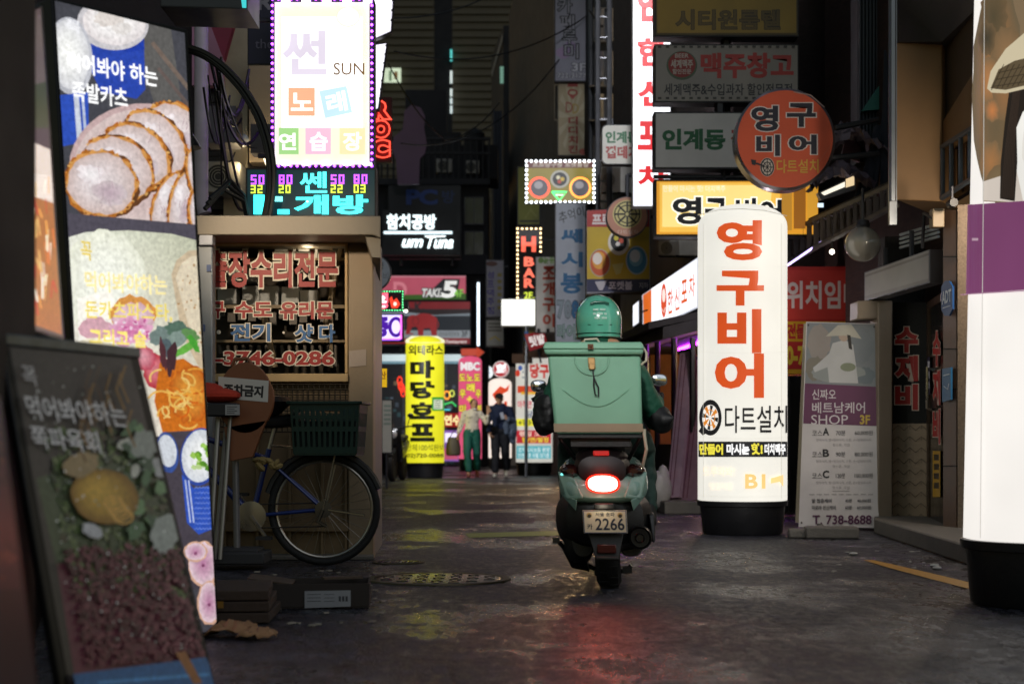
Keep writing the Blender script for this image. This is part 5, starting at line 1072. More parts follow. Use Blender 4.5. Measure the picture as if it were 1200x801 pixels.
def p_beer(a):
    o = '#d2501f'; k = 1.0; q = dict(bold=.042)
    a.text('영', 840, 258, 893, 305, o, k, **q); a.text('구', 840, 317, 895, 358, o, k, **q); a.text('비', 841, 362, 892, 414, o, k, **q); a.text('어', 838, 414, 895, 466, o, k, **q)
    dart(a, 833, 489, 13, 21); a.poly([(820, 505), (823, 500), (829, 507), (825, 510)], '#1c1c1e')
    a.text('다트설치', 850, 475, 921, 507, '#1a1a1c', 1, bold=.01)
    a.poly([(820, 517), (921, 517), (921, 535), (820, 535)], '#1b1c20'); a.text('만들어', 821, 519.5, 848, 532.5, '#f0e24a', 1.0, bold=.05); a.text('마시는', 852, 519.5, 878, 532.5, '#ffffff', 1, bold=.05); a.text('핫!', 880, 519, 893, 532.5, '#f0e24a', 1, bold=.05); a.text('더치맥주', 895, 519.5, 919, 532.5, '#ffffff', 1, bold=.05)
    a.text('드루와봐!', 825, 546, 861, 558, '#f6e0c0', 1.3, bold=.0); a.text('맛있어용', 832, 565, 859, 574, '#f8e4c8', 1.3, bold=.0)
    a.text('B1', 873, 555, 896, 572, '#f2c27a', 1.15, bold=.03); a.poly([(902, 560), (916, 556), (916, 570), (912, 564), (902, 566)], '#f6d28a', 1.15)
    for x in (826, 914): a.line([(x, 262), (x, 420), (x, 584)], .45, '#d2cec2', .85)
    for y in (312, 412, 512, 580): a.line([(820, y), (845, y+1.2), (870, y+1.6), (895, y+1.2), (920, y)], .35, '#dedacf', .88)
    a.line([(820, 250+2), (845, 246), (870, 245), (895, 247), (920, 253)], .7, '#b8b4a8', .8)
pillar('tall white lit pillar sign with orange lettering and a dartboard picture', 870, 625, 240, 52, '#efece2', .92, p_beer, 585, rb=51.5)
def p_near(a):
    a.base([(1156, -60), (1290, -60), (1290, 244), (1153, 236)], '#8a7458', .8)
    a.soft(1170, 110, 30, 130, '#b07a48', '#7a6a50', .7, 0, .05)
    for i, (x, y, rx, ry, c, k) in enumerate(((1165, 20, 16, 34, '#6a5c42', .7), (1180, 60, 18, 30, '#a8825a', .8), (1160, 95, 12, 30, '#c98a52', .9), (1168, 150, 16, 30, '#7d6a4e', .8), (1162, 190, 14, 26, '#b98250', .9), (1178, 115, 14, 26, '#a87a50', .85), (1172, 215, 16, 20, '#96805e', .8), (1158, 45, 10, 20, '#4f4836', .7), (1164, 130, 8, 14, '#d98a50', .95))): a.soft(x, y, rx, ry, c, '#8a7050', k*.8, 0, .12, 26, i)
    a.poly([(1153, 213), (1178, 205), (1200, 200), (1290, 205), (1290, 243), (1153, 235)], '#d8ccc0', .9)
    a.poly([(1190, 140), (1196, 128), (1205, 120), (1290, 118), (1290, 240), (1200, 238), (1190, 190)], '#f2efe8', .95); a.soft(1225, 175, 26, 50, '#fffdf8', '#e4dfd6', .95)
    a.poly([(1194, 60), (1186, 90), (1179, 140), (1174, 190), (1173, 233), (1190, 236), (1193, 190), (1192, 150), (1199, 132), (1212, 118), (1214, 70)], '#2a211c', .7)
    for i in range(7): a.line([(1175+i*2.2, 232), (1180+i*1.6, 170), (1190+i*1.2, 96)], .5, '#4a3a30', .7)
    a.poly([(1159, 104), (1163, 84), (1180, 58), (1205, 36), (1290, 10), (1290, 90), (1205, 104), (1180, 110), (1164, 109)], '#d2c4a4', .9)
    a.poly([(1163, 104), (1172, 82), (1190, 72), (1206, 68), (1206, 100), (1180, 106)], '#6a5a42', .7)
    for i in range(6): a.line([(1164+i*6, 106-i), (1178+i*6, 76)], .8, '#3f3426', .6)
    for i in range(3): a.line([(1166+i*3, 102-i*8), (1206, 96-i*9)], .8, '#3f3426', .6)
    a.base([(1138, 239.5), (1146, 239.5), (1170, 238), (1200, 236), (1290, 236), (1290, 340), (1200, 340), (1170, 342), (1136, 344)], '#8a4a78', .72)
    a.line([(1157, 0), (1156, 200), (1154, 400), (1152, 630)], .8, '#d8d4cc', .8); a.rect(1143, 279, 1150, 282, '#c9a8b8', .8)
    a.line([(1130, 345), (1200, 341), (1280, 340)], 1.2, '#a87a98', .8)
pillar('huge near pillar sign with a conical hat portrait above a purple band', 1221, 707, -75, 89, '#f1ece6', 1.05, p_near, 630, taper=.16, rb=90, Y=7.1, dome=.5)
def p_yel(a):
    b = '#16180a'
    a.text('외테라스', 479, 404, 519, 416, b, 1, bold=.03)
    for c, y0, y1 in (('마', 422, 443), ('당', 446, 467), ('호', 471, 491), ('프', 496, 517)): a.text(c, 481, y0, 509, y1, b, 1, bold=.06)
    a.rect(506, 465, 520, 481, '#3aa03a', .8); a.rect(508, 468, 518, 479, '#e8f0d8', .8); 
    for i in range(4): a.rect(509, 469+i*2.6, 516, 470+i*2.6, '#5a6a4a', .8)
    a.text('단체100석완비', 477, 520, 520, 528, '#2a3010', 1, bold=.0); a.text('02)720-0088', 477, 531, 519, 537, b, 1, bold=.02)
    a.poly([(476, 398), (483, 393.5), (512, 393.5), (520, 398), (521, 401.5), (476, 401.5)], '#f6f2c8', 1.0)
pillar('bright yellow pillar sign with bold black lettering', 498, 559.5, 393.5, 22.5, '#f4ee2a', .72, p_yel, 541.5, step=.006)
def p_pink(a):
    a.text('MBC', 540, 424, 562, 434, '#f6ecec', 1, bold=.05, out='#8a2a4a', ow=.05)
    y_ = '#f2e24a'
    for i, c in enumerate('도노도'): a.text(c, 538.5+i*8.3, 438, 545.5+i*8.3, 446, y_, 1, bold=.04, out='#5a2a20', ow=.05)
    a.text('래', 547, 449, 556, 459, y_, 1, bold=.04, out='#5a2a20', ow=.05); a.text('우', 539, 456, 546, 466, y_, 1, bold=.04, out='#5a2a20', ow=.05); a.text('우', 557, 456, 563, 466, y_, 1, bold=.04, out='#5a2a20', ow=.05); a.text('+', 547, 464, 554, 471, y_, 1, bold=.04)
    a.text('미', 539, 474, 546, 484, y_, 1, bold=.04, out='#5a2a20', ow=.05); a.text('미', 557, 474, 563, 484, y_, 1, bold=.04, out='#5a2a20', ow=.05)
pillar('pink pillar sign with yellow lettering behind the walking woman', 551, 551, 417, 13.5, '#e0577c', .95, p_pink, 537, step=.01)
def p_bird(a):
    c = '#d84a2a'; a.poly([(577, 462), (586, 452), (592, 455), (597, 450), (595, 458), (586, 463), (590, 466), (581, 469)], c); a.text('어', 579, 470, 594, 483, c, 1, bold=.05); a.text('산', 579, 488, 594, 502, c, 1, bold=.05)
pillar('white pillar sign with an orange bird mark under the round red sign', 586, 549, 443, 13.5, '#f6e6da', 1.1, p_bird, 536, step=.01)
def p_pool(a):
    b = '#1d3a6a'
    a.ell(607, 437, 2.6, 4, '#c23a2a'); a.ell(610, 431, 2.4, 3, '#3a5aa0'); a.text('프로', 612, 425, 618, 443, '#8a9298', 1, bold=.0); a.text('당구', 621, 426, 643, 443, '#b8322c', 1, bold=.05)
    a.rect(607, 452, 628, 460, '#d24a2a', .9); a.rect(611, 459, 638, 462, '#e8b43a', .9)
    a.text('아직면', 607, 469, 623, 478, '#c8344a', 1, bold=.02); a.text('이타', 625, 470, 640, 478, '#2a3a6a', 1); a.text('당구장', 617, 481, 642, 489, b, 1, bold=.02)
    a.rect(606, 490.5, 644, 499, '#e6df3a', .95); a.text('4구·3구·포켓', 608, 491.5, 642, 498, '#2c3a2a', 1, bold=.02)
    a.rect(606, 504, 645, 519, '#c2303c', .9); a.text('평일 오전', 609, 505, 640, 511, '#f6d8c8', 1, bold=.02); a.text('월/연/월정', 612, 512, 642, 518, '#f2e24a', 1, bold=.02)
    a.rect(606, 522, 645, 537, '#5fb8c4', .9); a.text('조작표시소등 환영', 608, 524, 643, 529.5, '#eaf6f6', 1, bold=.01); a.text('안전환경 사절 대기중', 608, 530.5, 643, 536, '#eaf6f6', 1, bold=.01)
pillar('pale pillar sign with red and teal printed bands beside the scooter box', 626, 556.5, 414, 21.5, '#dfdcd2', .72, p_pool, 541, step=.006)

# small signs at the alley end
def round_sign(name, label, cx, cy, r, Y, fn, lit, rim, ry=None, thick=.14, arms=(), group=None, tiltpx=0, k=None):
    ry = ry or r; t = thing(name, label, 'sign', W(cx, cy+ry, Y), group); c = W(cx, cy, Y); A = r/F*Y; B_ = ry/F*Y; mb = MB()
    rings = []
    for f, y in ((.94, 0), (1, .02), (1, thick-.02), (.94, thick)): rings.append([c+Vector((A*f*cos(2*pi*j/48), y, B_*f*sin(2*pi*j/48))) for j in range(48)])
    mb.loft(rings).build('cabinet', rim, t)
    a = Art(front(Y), step=.0025); fn(a); a.build('face', t, lit)
    if arms:
        mb = MB()
        for p, q in arms: mb.tube([W(*p, Y+thick*.5), W(*q, Y+thick*.5)], .025, 6)
        mb.build('bracket', mat('bracket_steel'), t)
    return t
round_sign('round_sign', 'round red lit sign with one white letter above the bird pillar', 587, 432.5, 10.3, 47, lambda a: (a.ell(587, 432.5, 9.6, 9.6, '#f2e8e4', 1), a.ell(587, 432.5, 8.6, 8.6, '#b3202a', 1), a.text('회', 581, 426, 593, 439, '#ffffff', 1.2, bold=.05)), True, mat('red_rim', '#7a1a1c', .4), arms=[((587, 442), (587, 448))])
round_sign('round_sign', 'round white lit sign with faint blue mark left of the red round one', 570, 436, 8.5, 50, lambda a: (a.ell(570, 436, 8, 8, '#f4f8fa', 1.2), a.line([(565, 434), (570, 430), (574, 432)], 1.6, '#8ac2e0', 1), a.line([(566, 439), (571, 436), (575, 437)], 1.4, '#9acbe6', 1)), True, frame_mat('white'), arms=[((570, 444), (570, 452))])
t = sign('arrow_sign', 'orange red arrow board pointing right above the pink pillar', [(540, 408), (559, 408), (559, 405.5), (568, 412), (560, 420), (559, 417), (540, 417)], front(45.6), lambda a: None, bg='#d2482a', k=.75, thick=.3, inn=.4, armr=.04, arms=[((548, 417), (548, 424))])
t = thing('light_tube', 'thin upright white glowing tube on the corner of the elephant sign building', 'light', W(560.5, 406, 46))
MB().tube([W(560.5, 331, 46), W(560.5, 405, 46)], .035, 8).build('tube', glow('white_tube', '#dff2ff', 2.4), t)
mb = MB(); mb.box(W(560.5, 330, 46.05), (.12, .12, .1)); mb.box(W(560.5, 406, 46.05), (.12, .12, .1)); mb.tube([W(560.5, 330, 46.1), W(560.5, 406, 46.1)], .05, 6); mb.build('holder', mat('bracket_steel'), t)
t = sign('lightbox_sign', 'small glaring white rectangular lightbox on a steel post', (587, 350, 628, 382), front(33.2), lambda a: (a.rect(588, 351, 627, 381, '#fffef2', 1.7), px_text_block(a, 590, 353, 606, 368, '#f4efd0', 4, 1.3)), bg='#ffffff', k=1.6, thick=.25, frame='white')
MB().tube([W(617, 382, 33.3), W(616.5, 558, 33.3)], .035, 8).build('post', frame_mat('grey'), t)
mb = MB(); slab(mb, front(33.2), rectq(614.5, 388, 619.5, 392), .08); slab(mb, front(33.2), rectq(614.5, 395, 619.5, 399), .08); mb.build('post_band', mat('blue_band', '#2a5a9a', .5), t)
t = sign('shop_sign', 'tilted dark red plate with white lettering below the glaring lightbox', [(614, 391), (638, 387), (643, 405), (620, 412)], front(33), lambda a: a.text('텃밭', 0, 0, 1, 1, '#f0e6e2', .8, bold=.04, quad=[(619, 394), (637, 390.5), (639.5, 402), (622, 407)]), bg='#8a1f24', k=.6, thick=.1, inn=.6, arms=[((630, 405), (634, 425))])
t = sign('shop_sign', 'olive board with dim yellow lettering behind the post of the glaring lightbox', (612, 382, 640, 410), front(39), lambda a: (a.text('족', 616, 388, 626, 404, '#d8c04a', .8, bold=.02)), lit=False, bg='#5a5226', thick=.1, arms=[((636, 400), (650, 400))])
o = MB().box(W(630, 412, 34), (.5, .5, .25), rz=.3).box(W(612, 420, 34.3), (.4, .3, .2), rz=-.2).build('awning', mat('brown_canvas', '#5a4030', .8), None); tag(o, 'small brown canvas bundle above the pale pillar sign', 'awning')

# ================================================================== SIGNS, right side
t = sign('neon_framed_sign', 'black bar sign with red stacked letters framed by warm bulbs', (605, 266, 635, 378), front(34), lambda a: (a.text('H', 611, 277, 628, 295, '#ff6a52', 1.4, bold=.05), a.text('B', 614, 301, 626, 312, '#ff7a62', 1.3, bold=.04), a.text('A', 613, 314, 627, 325, '#ff7a62', 1.3, bold=.04), a.text('R', 614, 326, 626, 337, '#ff7a62', 1.3, bold=.04), a.text('2F', 614, 342, 624, 350, '#d8e84a', 1.3, bold=.02), a.line([(612, 352), (628, 348)], .8, '#d8e84a', 1)), bg='#0c0808', k=1, thick=.2, group=PROJ, arms=[((630, 280), (650, 280))])
bulbs(front(34), [(606.5, 374), (606.5, 268), (633.5, 268), (633.5, 300)], .095, .022, '#ffd9a0', 5, 'bulb_string', t)
t = sign('banner_sign', 'olive green hanging panel above the red lettered bar sign', (606, 195, 633, 264), front(35), lambda a: (a.line([(618, 238), (626, 238)], 1, '#a8a24a'), a.line([(622, 238), (622, 246), (615, 256)], 1, '#a8a24a'), a.line([(622, 246), (629, 254)], 1, '#a8a24a'), a.rect(609, 258, 631, 260.5, '#3a3a12')), lit=False, bg='#8a8a26', thick=.12, group=PROJ, arms=[((633, 205), (650, 205))])
t = sign('banner_sign', 'cream hanging panel with red lettering partly behind the blue lettered one', (627, 300, 656, 390), front(30.5), lambda a: (a.ell(634, 305, 3.4, 3.4, '#7aa04a'), a.text('논동', 637, 301, 650, 309, '#7aa04a', bold=.04), a.vtext('조개구이', 636, 312, 650, 383, '#b8422c', gap=.2, bold=.03, out='#e8b8a0', ow=.02), a.ell(631, 387, 2, 2.4, '#1a1a1a'), a.ell(642, 387, 2, 2.4, '#1a1a1a')), lit=False, bg='#d8d0c4', thick=.12, group=PROJ, arms=[((650, 310), (690, 310))])
def s_ssebong(a):
    a.text('추억이', 652, 243, 684, 258, '#22262c', bold=.0, quad=[(654, 249), (683, 241), (685, 253), (656, 263)])
    for c, y0, y1 in (('쎄', 268, 285), ('시', 295, 313), ('봉', 320, 344)): a.text(c, 657, y0, 683, y1, '#2f7fb8', bold=.04, out='#e8f0f6', ow=.03)
    for i, (c, cl) in enumerate((('7', '#b8c4cc'), ('0', '#b8c4cc'), ('8', '#2f7fb8'), ('0', '#b86a7a'))): a.text(c, 653+i*8.5, 352, 661+i*8.5, 373, cl, bold=.05, out='#3a4a5a', ow=.03)
    for i, (c, cl) in enumerate((('라', '#3a9a8a'), ('이', '#3a9a8a'), ('브', '#3a9a8a'))): a.text(c, 653+i*11, 380, 663+i*11, 397, '#c8dcd6', bold=.02, out='#2a7a6a', ow=.04)
t = sign('banner_sign', 'tall pale panel with sky blue lettering beside the green helmet', (650, 237, 687, 406), front(27), s_ssebong, lit=False, bg='#dfe2ec', thick=.14, group=PROJ, arms=[((687, 260), (712, 260)), ((687, 390), (712, 390))])
def s_cafe(a):
    a.poly([(651, -18), (689, -18), (689, 95), (651, 95)], '#a8a4b4'); a.blob(660, 62, 8, 7, '#b89ac0'); a.blob(668, 55, 7, 6, '#a890b8')
    for c, y0, y1 in (('카', -2, 16), ('페', 18, 34), ('루', 36, 52), ('미', 52, 69)): a.text(c, 654+(y0+2)*.14, y0, 670+(y0+2)*.14, y1, '#b8b4c0', bold=.0, out='#14141a', ow=.06)
    a.text('3F', 670, 74, 687, 84, '#e0dce4', bold=.03, out='#2a2a32', ow=.04); a.text('722-3177', 653, 86, 687, 92, '#e0dce4', bold=.02, out='#2a2a32', ow=.05)
t = sign('banner_sign', 'greyish lilac panel with black outlined lettering at the top centre', (649.5, -20, 690, 96), front(30), s_cafe, lit=False, bg='#7a7686', thick=.14, group=PROJ, arms=[((690, 10), (702, 10)), ((690, 88), (702, 88))])
def s_didi(a):
    a.poly([(654, 98), (689, 98), (689, 182), (654, 182)], '#c9b48c')
    for i in range(12): an = 2*pi*i/12; a.poly([(671, 138), (671+17*cos(an), 138+42*sin(an)), (671+17*cos(an+.22), 138+42*sin(an+.22))], '#d8c8a4')
    a.poly([(665, 98), (677, 98), (677, 102), (665, 102)], '#b83a2a'); a.ell(671, 109, 6, 4.4, '#b83a2a'); a.poly([(667, 112), (675, 112), (671, 117)], '#b83a2a'); a.ell(671, 109, 4, 2.2, '#d8c4a0')
    a.text('D', 663, 120, 671, 132, '#b84a3a', bold=.0); a.text('D', 671, 122, 678, 133, '#c8a43a', bold=.0)
    a.vtext('디디치킨', 666, 137, 677, 180, '#b83a2a', gap=.14, bold=.03); a.ell(683, 178, 4.5, 3.6, '#c8503a')
t = sign('banner_sign', 'cream panel with sunburst and red lettering under the lilac panel', (653, 97, 690, 183), front(30.2), s_didi, lit=False, bg='#b8a684', thick=.14, group=PROJ, arms=[((690, 110), (702, 110)), ((690, 176), (702, 176))])
# billiard sign with neon rings
def s_neon(a):
    a.rect(618, 189, 695, 197, '#6a2c22', .6); a.text('프로당구장 포켓볼장', 624, 190, 690, 196, '#d8c8b8', .6, bold=.03)
    a.rect(618, 197, 695, 236, '#a8962a', .55)
    a.ell(656, 210, 11, 10.5, '#d8d4c8', .5); a.ell(656, 210, 8.4, 8, '#1a1a1a', .8); a.ell(654, 208, 2.4, 2.4, '#d8d0b0', .8); a.ell(659, 210, 2.4, 2.4, '#c8a83a', .8); a.ell(655.5, 213, 2.2, 2.2, '#b83a2a', .8)
    for cx, c in ((632, '#ff4a30'), (680, '#ff9a3a')): a.ell(cx, 220, 10, 10, '#6f6a72', .5); a.ell(cx-1, 217, 5, 4.4, '#c8c2c8', .5); a.ring(cx, 220, 12.6, 12.6, 2.2, c, 2.4)
    a.line([(647, 225), (664, 225), (655.5, 235), (647, 225)], 2.2, '#4aff80', 2.2); a.line([(651, 228.5), (660, 228.5)], 1.4, '#d8ffe0', 2)
t = sign('neon_framed_sign', 'yellow pool hall sign with two neon rings and a green triangle', (615.5, 187, 697.5, 238), front(28), s_neon, bg='#3a2c1a', k=.5, thick=.16, group=PROJ, arms=[((697, 200), (703, 200)), ((697, 228), (703, 228))])
bulbs(front(28), [(617, 189), (696, 189), (696, 237), (617, 237), (617, 189)], .085, .024, '#f2faff', 6, 'bulb_string', t)
# sign on the pole: rounded white with green/red letters
def rr(x0, y0, x1, y1, r, n=6): return [(cx+r*cos(R(a0+90*i/n)), cy+r*sin(R(a0+90*i/n))) for cx, cy, a0 in ((x1-r, y0+r, -90), (x1-r, y1-r, 0), (x0+r, y1-r, 90), (x0+r, y0+r, 180)) for i in range(n+1)]
t = sign('shop_sign', 'rounded white sign with green above red lettering on the pole', rr(705, 146, 752, 193, 6), front(20), lambda a: (a.text('인계동', 709.5, 154, 748, 168, '#1f6a3c', bold=.045), a.text('껍데기', 709.5, 171, 748, 186, '#a83a30', bold=.045)), lit=False, bg='#dcd8cc', thick=.14, inn=1, group=PROJ, arms=[((718, 146), (718, 138))])
round_sign('round_sign', 'round pinkish dart sign in front of the yellow pool sign', 735, 254, 25, 19.6, lambda a: (a.ell(735, 254, 23.6, 22.8, '#b8826a', n=44), a.ell(735, 251, 17, 16.5, '#c8bc7a'), a.ring(735, 251, 15.5, 15, 1.4, '#2e2c24'), a.ring(735, 251, 11.5, 11, 1.4, '#2e2c24'), [a.line([(735+2*cos(2*pi*i/8), 251+2*sin(2*pi*i/8)), (735+15*cos(2*pi*i/8), 251+14.5*sin(2*pi*i/8))], 2.2, '#2e2c24') for i in range(8)], a.text('다트설치', 724, 269.5, 747, 274.5, '#d8c8b8', bold=.0)), False, frame_mat('grey'), ry=24, arms=[((735, 230), (735, 205)), ((735, 205), (760, 205))], group=PROJ)
def s_pocket(a):
    a.rect(688, 246, 761, 266, '#b0302a'); a.text('프로', 694, 251, 716, 263, '#e8dcd8', bold=.05); a.rect(688, 266, 761, 328, '#c9a81e'); a.rect(688, 327, 761, 342, '#22264a')
    a.ell(725, 284, 12.5, 15, '#e0d8c8'); a.ell(725, 283, 9.6, 11.6, '#1c1c1e'); a.ell(722, 279, 2.8, 3, '#d8c83a'); a.ell(728, 282, 2.8, 3, '#c84a2a'); a.ell(724, 286, 2.6, 2.8, '#e0d8d0')
    a.ell(703, 308, 12.4, 16.4, '#b8a890'); a.ell(703, 308, 11.2, 15, '#c8562a'); a.ell(702, 305, 8, 10.4, '#e8a43a'); a.ell(700, 303, 5.6, 7, '#f0e4d8')
    a.ell(746, 305, 12.6, 16.8, '#a8b8c0'); a.ell(746, 305, 11.4, 15.4, '#3a86b0'); a.ell(745, 302, 8, 10.2, '#7ab4cc'); a.ell(744, 300, 6, 7.4, '#e0e4e8')
    a.poly([(717, 310), (731, 308), (727, 320), (722, 322)], '#c8bc6a'); a.poly([(697, 330), (711, 329), (706, 340), (702, 340)], '#b8b4b8')
    a.text('포켓볼', 713, 329.5, 741, 339.5, '#d8d4e0', bold=.03); a.text('지하', 749, 331, 759.5, 338, '#c8c4d0', bold=.0)
t = sign('shop_sign', 'yellow pool hall board with an orange and a blue ball', [(687, 246), (763, 243), (763, 341), (687, 345)], front(20.6), s_pocket, lit=False, bg='#8a8a90', thick=.1, inn=.8, group=PROJ, arms=[((760, 255), (775, 250)), ((760, 335), (775, 335))])
# tall white lit vertical with red letters
t = sign('lightbox_sign', 'tall white glowing vertical sign with big red brush lettering', (741.5, -30, 786, 242), front(18), lambda a: (a.text('현', 745, -22, 778, 26, '#d8242a', 1.0, bold=.04), a.text('한', 747, 45, 783, 78, '#d8242a', 1.0, bold=.04), a.text('신', 747, 94, 783, 125, '#d8242a', 1.0, bold=.04), a.text('포', 747, 142, 783, 176, '#d8242a', 1.0, bold=.04), a.text('차', 747, 194, 783, 221, '#d8242a', 1.0, bold=.04)), bg='#f6f8ff', k=1.5, thick=.2, frame='white', inn=1, group=PROJ, arms=[((786, 20), (815, 20)), ((786, 230), (815, 230))])
STACK = 'sign boxes stacked on one mast at the right'
MAST = [((852, 42), (852, 52)), ((845, 118), (845, 131)), ((850, 197), (850, 210))]
t = sign('shop_sign', 'dim olive yellow sign box topmost in the stack on the right', (767, -30, 936, 43), front(15), lambda a: (a.poly([(770, -28), (933, -28), (933, 39), (770, 39)], '#8f7424'), a.text('시티원룸텔', 792, 12, 914, 35, '#5a491a', bold=.02, out='#1a150a', ow=.025)), lit=False, bg='#4a3c14', thick=.22, inn=1.5, group=STACK)
def s_beer(a):
    a.ell(799, 77, 18, 17, '#4a5a44'); a.ell(799, 76, 16, 15, '#8a2a26'); a.text('세계맥주', 786, 70, 812, 80, '#b8b0a4', bold=.03); a.text('할인전문', 788, 81, 810, 87, '#b8b0a4', bold=.02); a.text('BEER', 791, 63, 807, 68, '#b8b0a4')
    a.text('맥주창고', 821, 62, 930, 92, '#a8302a', bold=.04); a.text('세계맥주&수입과자 할인전문점', 778, 98, 928, 112, '#25252c', bold=.015)
    for i in range(18):
        a.rect(771+i*9.2, 54, 775+i*9.2, 56.5, '#3a3834'); a.rect(771+i*9.2, 114, 775+i*9.2, 116.5, '#3a3834')
t = sign('shop_sign', 'pale unlit sign with a bottle cap badge second from the top of the stack', (767, 52, 936, 120), front(15.05), s_beer, lit=False, bg='#8f8981', thick=.22, inn=1.5, group=STACK, arms=[MAST[0]], armr=.05)
t = sign('shop_sign', 'white unlit sign with bold green lettering third in the stack', (766.5, 131, 936, 198), front(15), lambda a: (a.text('인계동', 776, 151, 850, 176, '#0f5a34', bold=.045), a.text('껍데기', 856, 151, 925, 176, '#a03028', bold=.045)), lit=False, bg='#c4c2be', thick=.22, inn=2, group=STACK, arms=[MAST[1]], armr=.05)
def s_yb(a):
    a.poly([(773, 214), (914, 214), (914, 272), (773, 272)], '#f6c050', 1.0); a.poly([(776, 217), (905, 217), (900, 266), (776, 266)], '#fcdc86', 1.1)
    a.text('만들어 마시는 핫! 더치맥주', 777, 217, 850, 225, '#fff0c8', 1.1, bold=.02)
    for c, x0, x1, y0, y1 in (('영', 788, 822, 231, 263), ('구', 826, 852, 232, 262), ('비', 862, 886, 232, 262), ('어', 890, 916, 234, 262)): a.text(c, x0, y0, x1, y1, '#15181c', 1, bold=.04, out='#fff8e8', ow=.05, ok=1.2)
    a.rect(916, 214, 928, 270, '#d89a3a', .7); a.rect(930, 216, 944, 268, '#b8742a', .6); a.rect(946, 216, 958, 262, '#e8a83a', .8)
t = sign('lightbox_sign', 'yellow glowing sign with black brush lettering lowest in the stack', (767, 210, 961, 277), front(15), s_yb, bg='#e8a030', k=.9, thick=.22, inn=2.5, group=STACK, arms=[MAST[2], ((767, 205), (961, 205))])
a0 = W(852, 300, 15.15); mb = MB(); mb.tube([W(850, -60, 15.26), W(850, 250, 15.26), W(850, 250, 15.26)+Vector((.6, 1.6, 0))], .05, 8); o = mb.build('sign_mast', mat('bracket_steel'), None); tag(o, 'steel mast carrying the stacked sign boxes on the right', 'mast')
def s_round(a):
    a.ell(920, 163, 56, 57, '#d2542e', n=56)
    n_ = '#17182a'; q = dict(bold=.04, out='#d8d0cc', ow=.035)
    a.text('영', 880, 124, 912, 154, n_, **q); a.text('구', 922, 121, 956, 149, n_, **q); a.text('비', 886, 158, 914, 183, n_, **q); a.text('어', 924, 158, 957, 181, n_, **q)
    a.ell(899, 196, 8.5, 11, '#c8beb4'); a.ring(899, 196, 8, 10.5, 1.6, '#1c1c22'); a.ring(899, 196, 5, 6.4, 1.2, '#1c1c22'); [a.line([(899, 196), (899+7*cos(i*pi/4), 196+9.6*sin(i*pi/4))], .9, '#1c1c22') for i in range(8)]; a.line([(881, 190), (896, 195)], 2, '#1c1c22'); a.poly([(880, 187), (886, 188), (885, 194), (881, 193)], '#1c1c22')
    a.text('다트설치', 910, 187, 959, 203, '#d0a83a', bold=.01)
    a.line([(960, 190), (972, 172)], .5, '#c86a50'); a.line([(930, 108), (950, 112), (966, 126)], 1.2, '#a89088')
round_sign('round_sign', 'large round orange red sign with navy lettering and a dart emblem', 920.5, 163, 59, 13, s_round, False, mat('steel_rim', '#8a8488', .3, .8), ry=60, thick=.2, arms=[((979, 150), (1030, 140)), ((975, 185), (1030, 180))], group=PROJ)
# long oblique lit fascia of the pub
pl = street(3.06)
def s_pub(a):
    a.poly([(764, 338), (817, 304), (817, 359), (764, 384)], '#f4f6ff', 1.5)
    a.poly([(754, 346), (764, 339), (764, 384), (755, 388)], '#e06a22', 1.1)
    for c, x0, x1, y0, h_ in (('한', 783, 789, 337, 32), ('신', 791, 797, 335, 30), ('포', 799, 806, 326, 30), ('차', 808, 815, 320, 30)): a.text(c, 0, 0, 1, 1, '#e2602a', 1.0, bold=.02, quad=[(x0, y0+3), (x1, y0), (x1, y0+h_-3), (x0, y0+h_)])
    a.ell(778.5, 352, 3.4, 20, '#e2502a', 1.0); a.ell(778.5, 346, 2, 8, '#fbe6dc', 1.1); a.line([(776.5, 362), (778.5, 366), (780.5, 360)], 1, '#fbe6dc', 1.1)
t = sign('fascia_sign', 'long oblique white glowing fascia with orange characters over the awning', [(752, 345), (820, 300), (820, 361), (753, 391)], pl, s_pub, bg='#c8ccd8', k=1.1, thick=.14, inn=.8, step=.002)
t = sign('lightbox_sign', 'small white glowing box at the far end of the oblique fascia', [(741, 357), (750, 351), (750, 379), (741, 384)], street(3.02), lambda a: a.poly([(742, 358), (749, 353), (749, 377), (742, 382)], '#f4f8ff', 1.3), bg='#c8ccd8', thick=.1, arms=[((750, 365), (756, 363))])
t = sign('shop_sign', 'small dark red tilted board under the end of the fascia', [(734, 402), (764, 388), (768, 394), (752, 404)], front(21), lambda a: a.text('막창', 0, 0, 1, 1, '#b89890', bold=.0, quad=[(754, 395), (762, 391), (764, 396), (756, 400)]), lit=False, bg='#4a1c1c', thick=.06, inn=.5, arms=[((760, 392), (770, 388))])
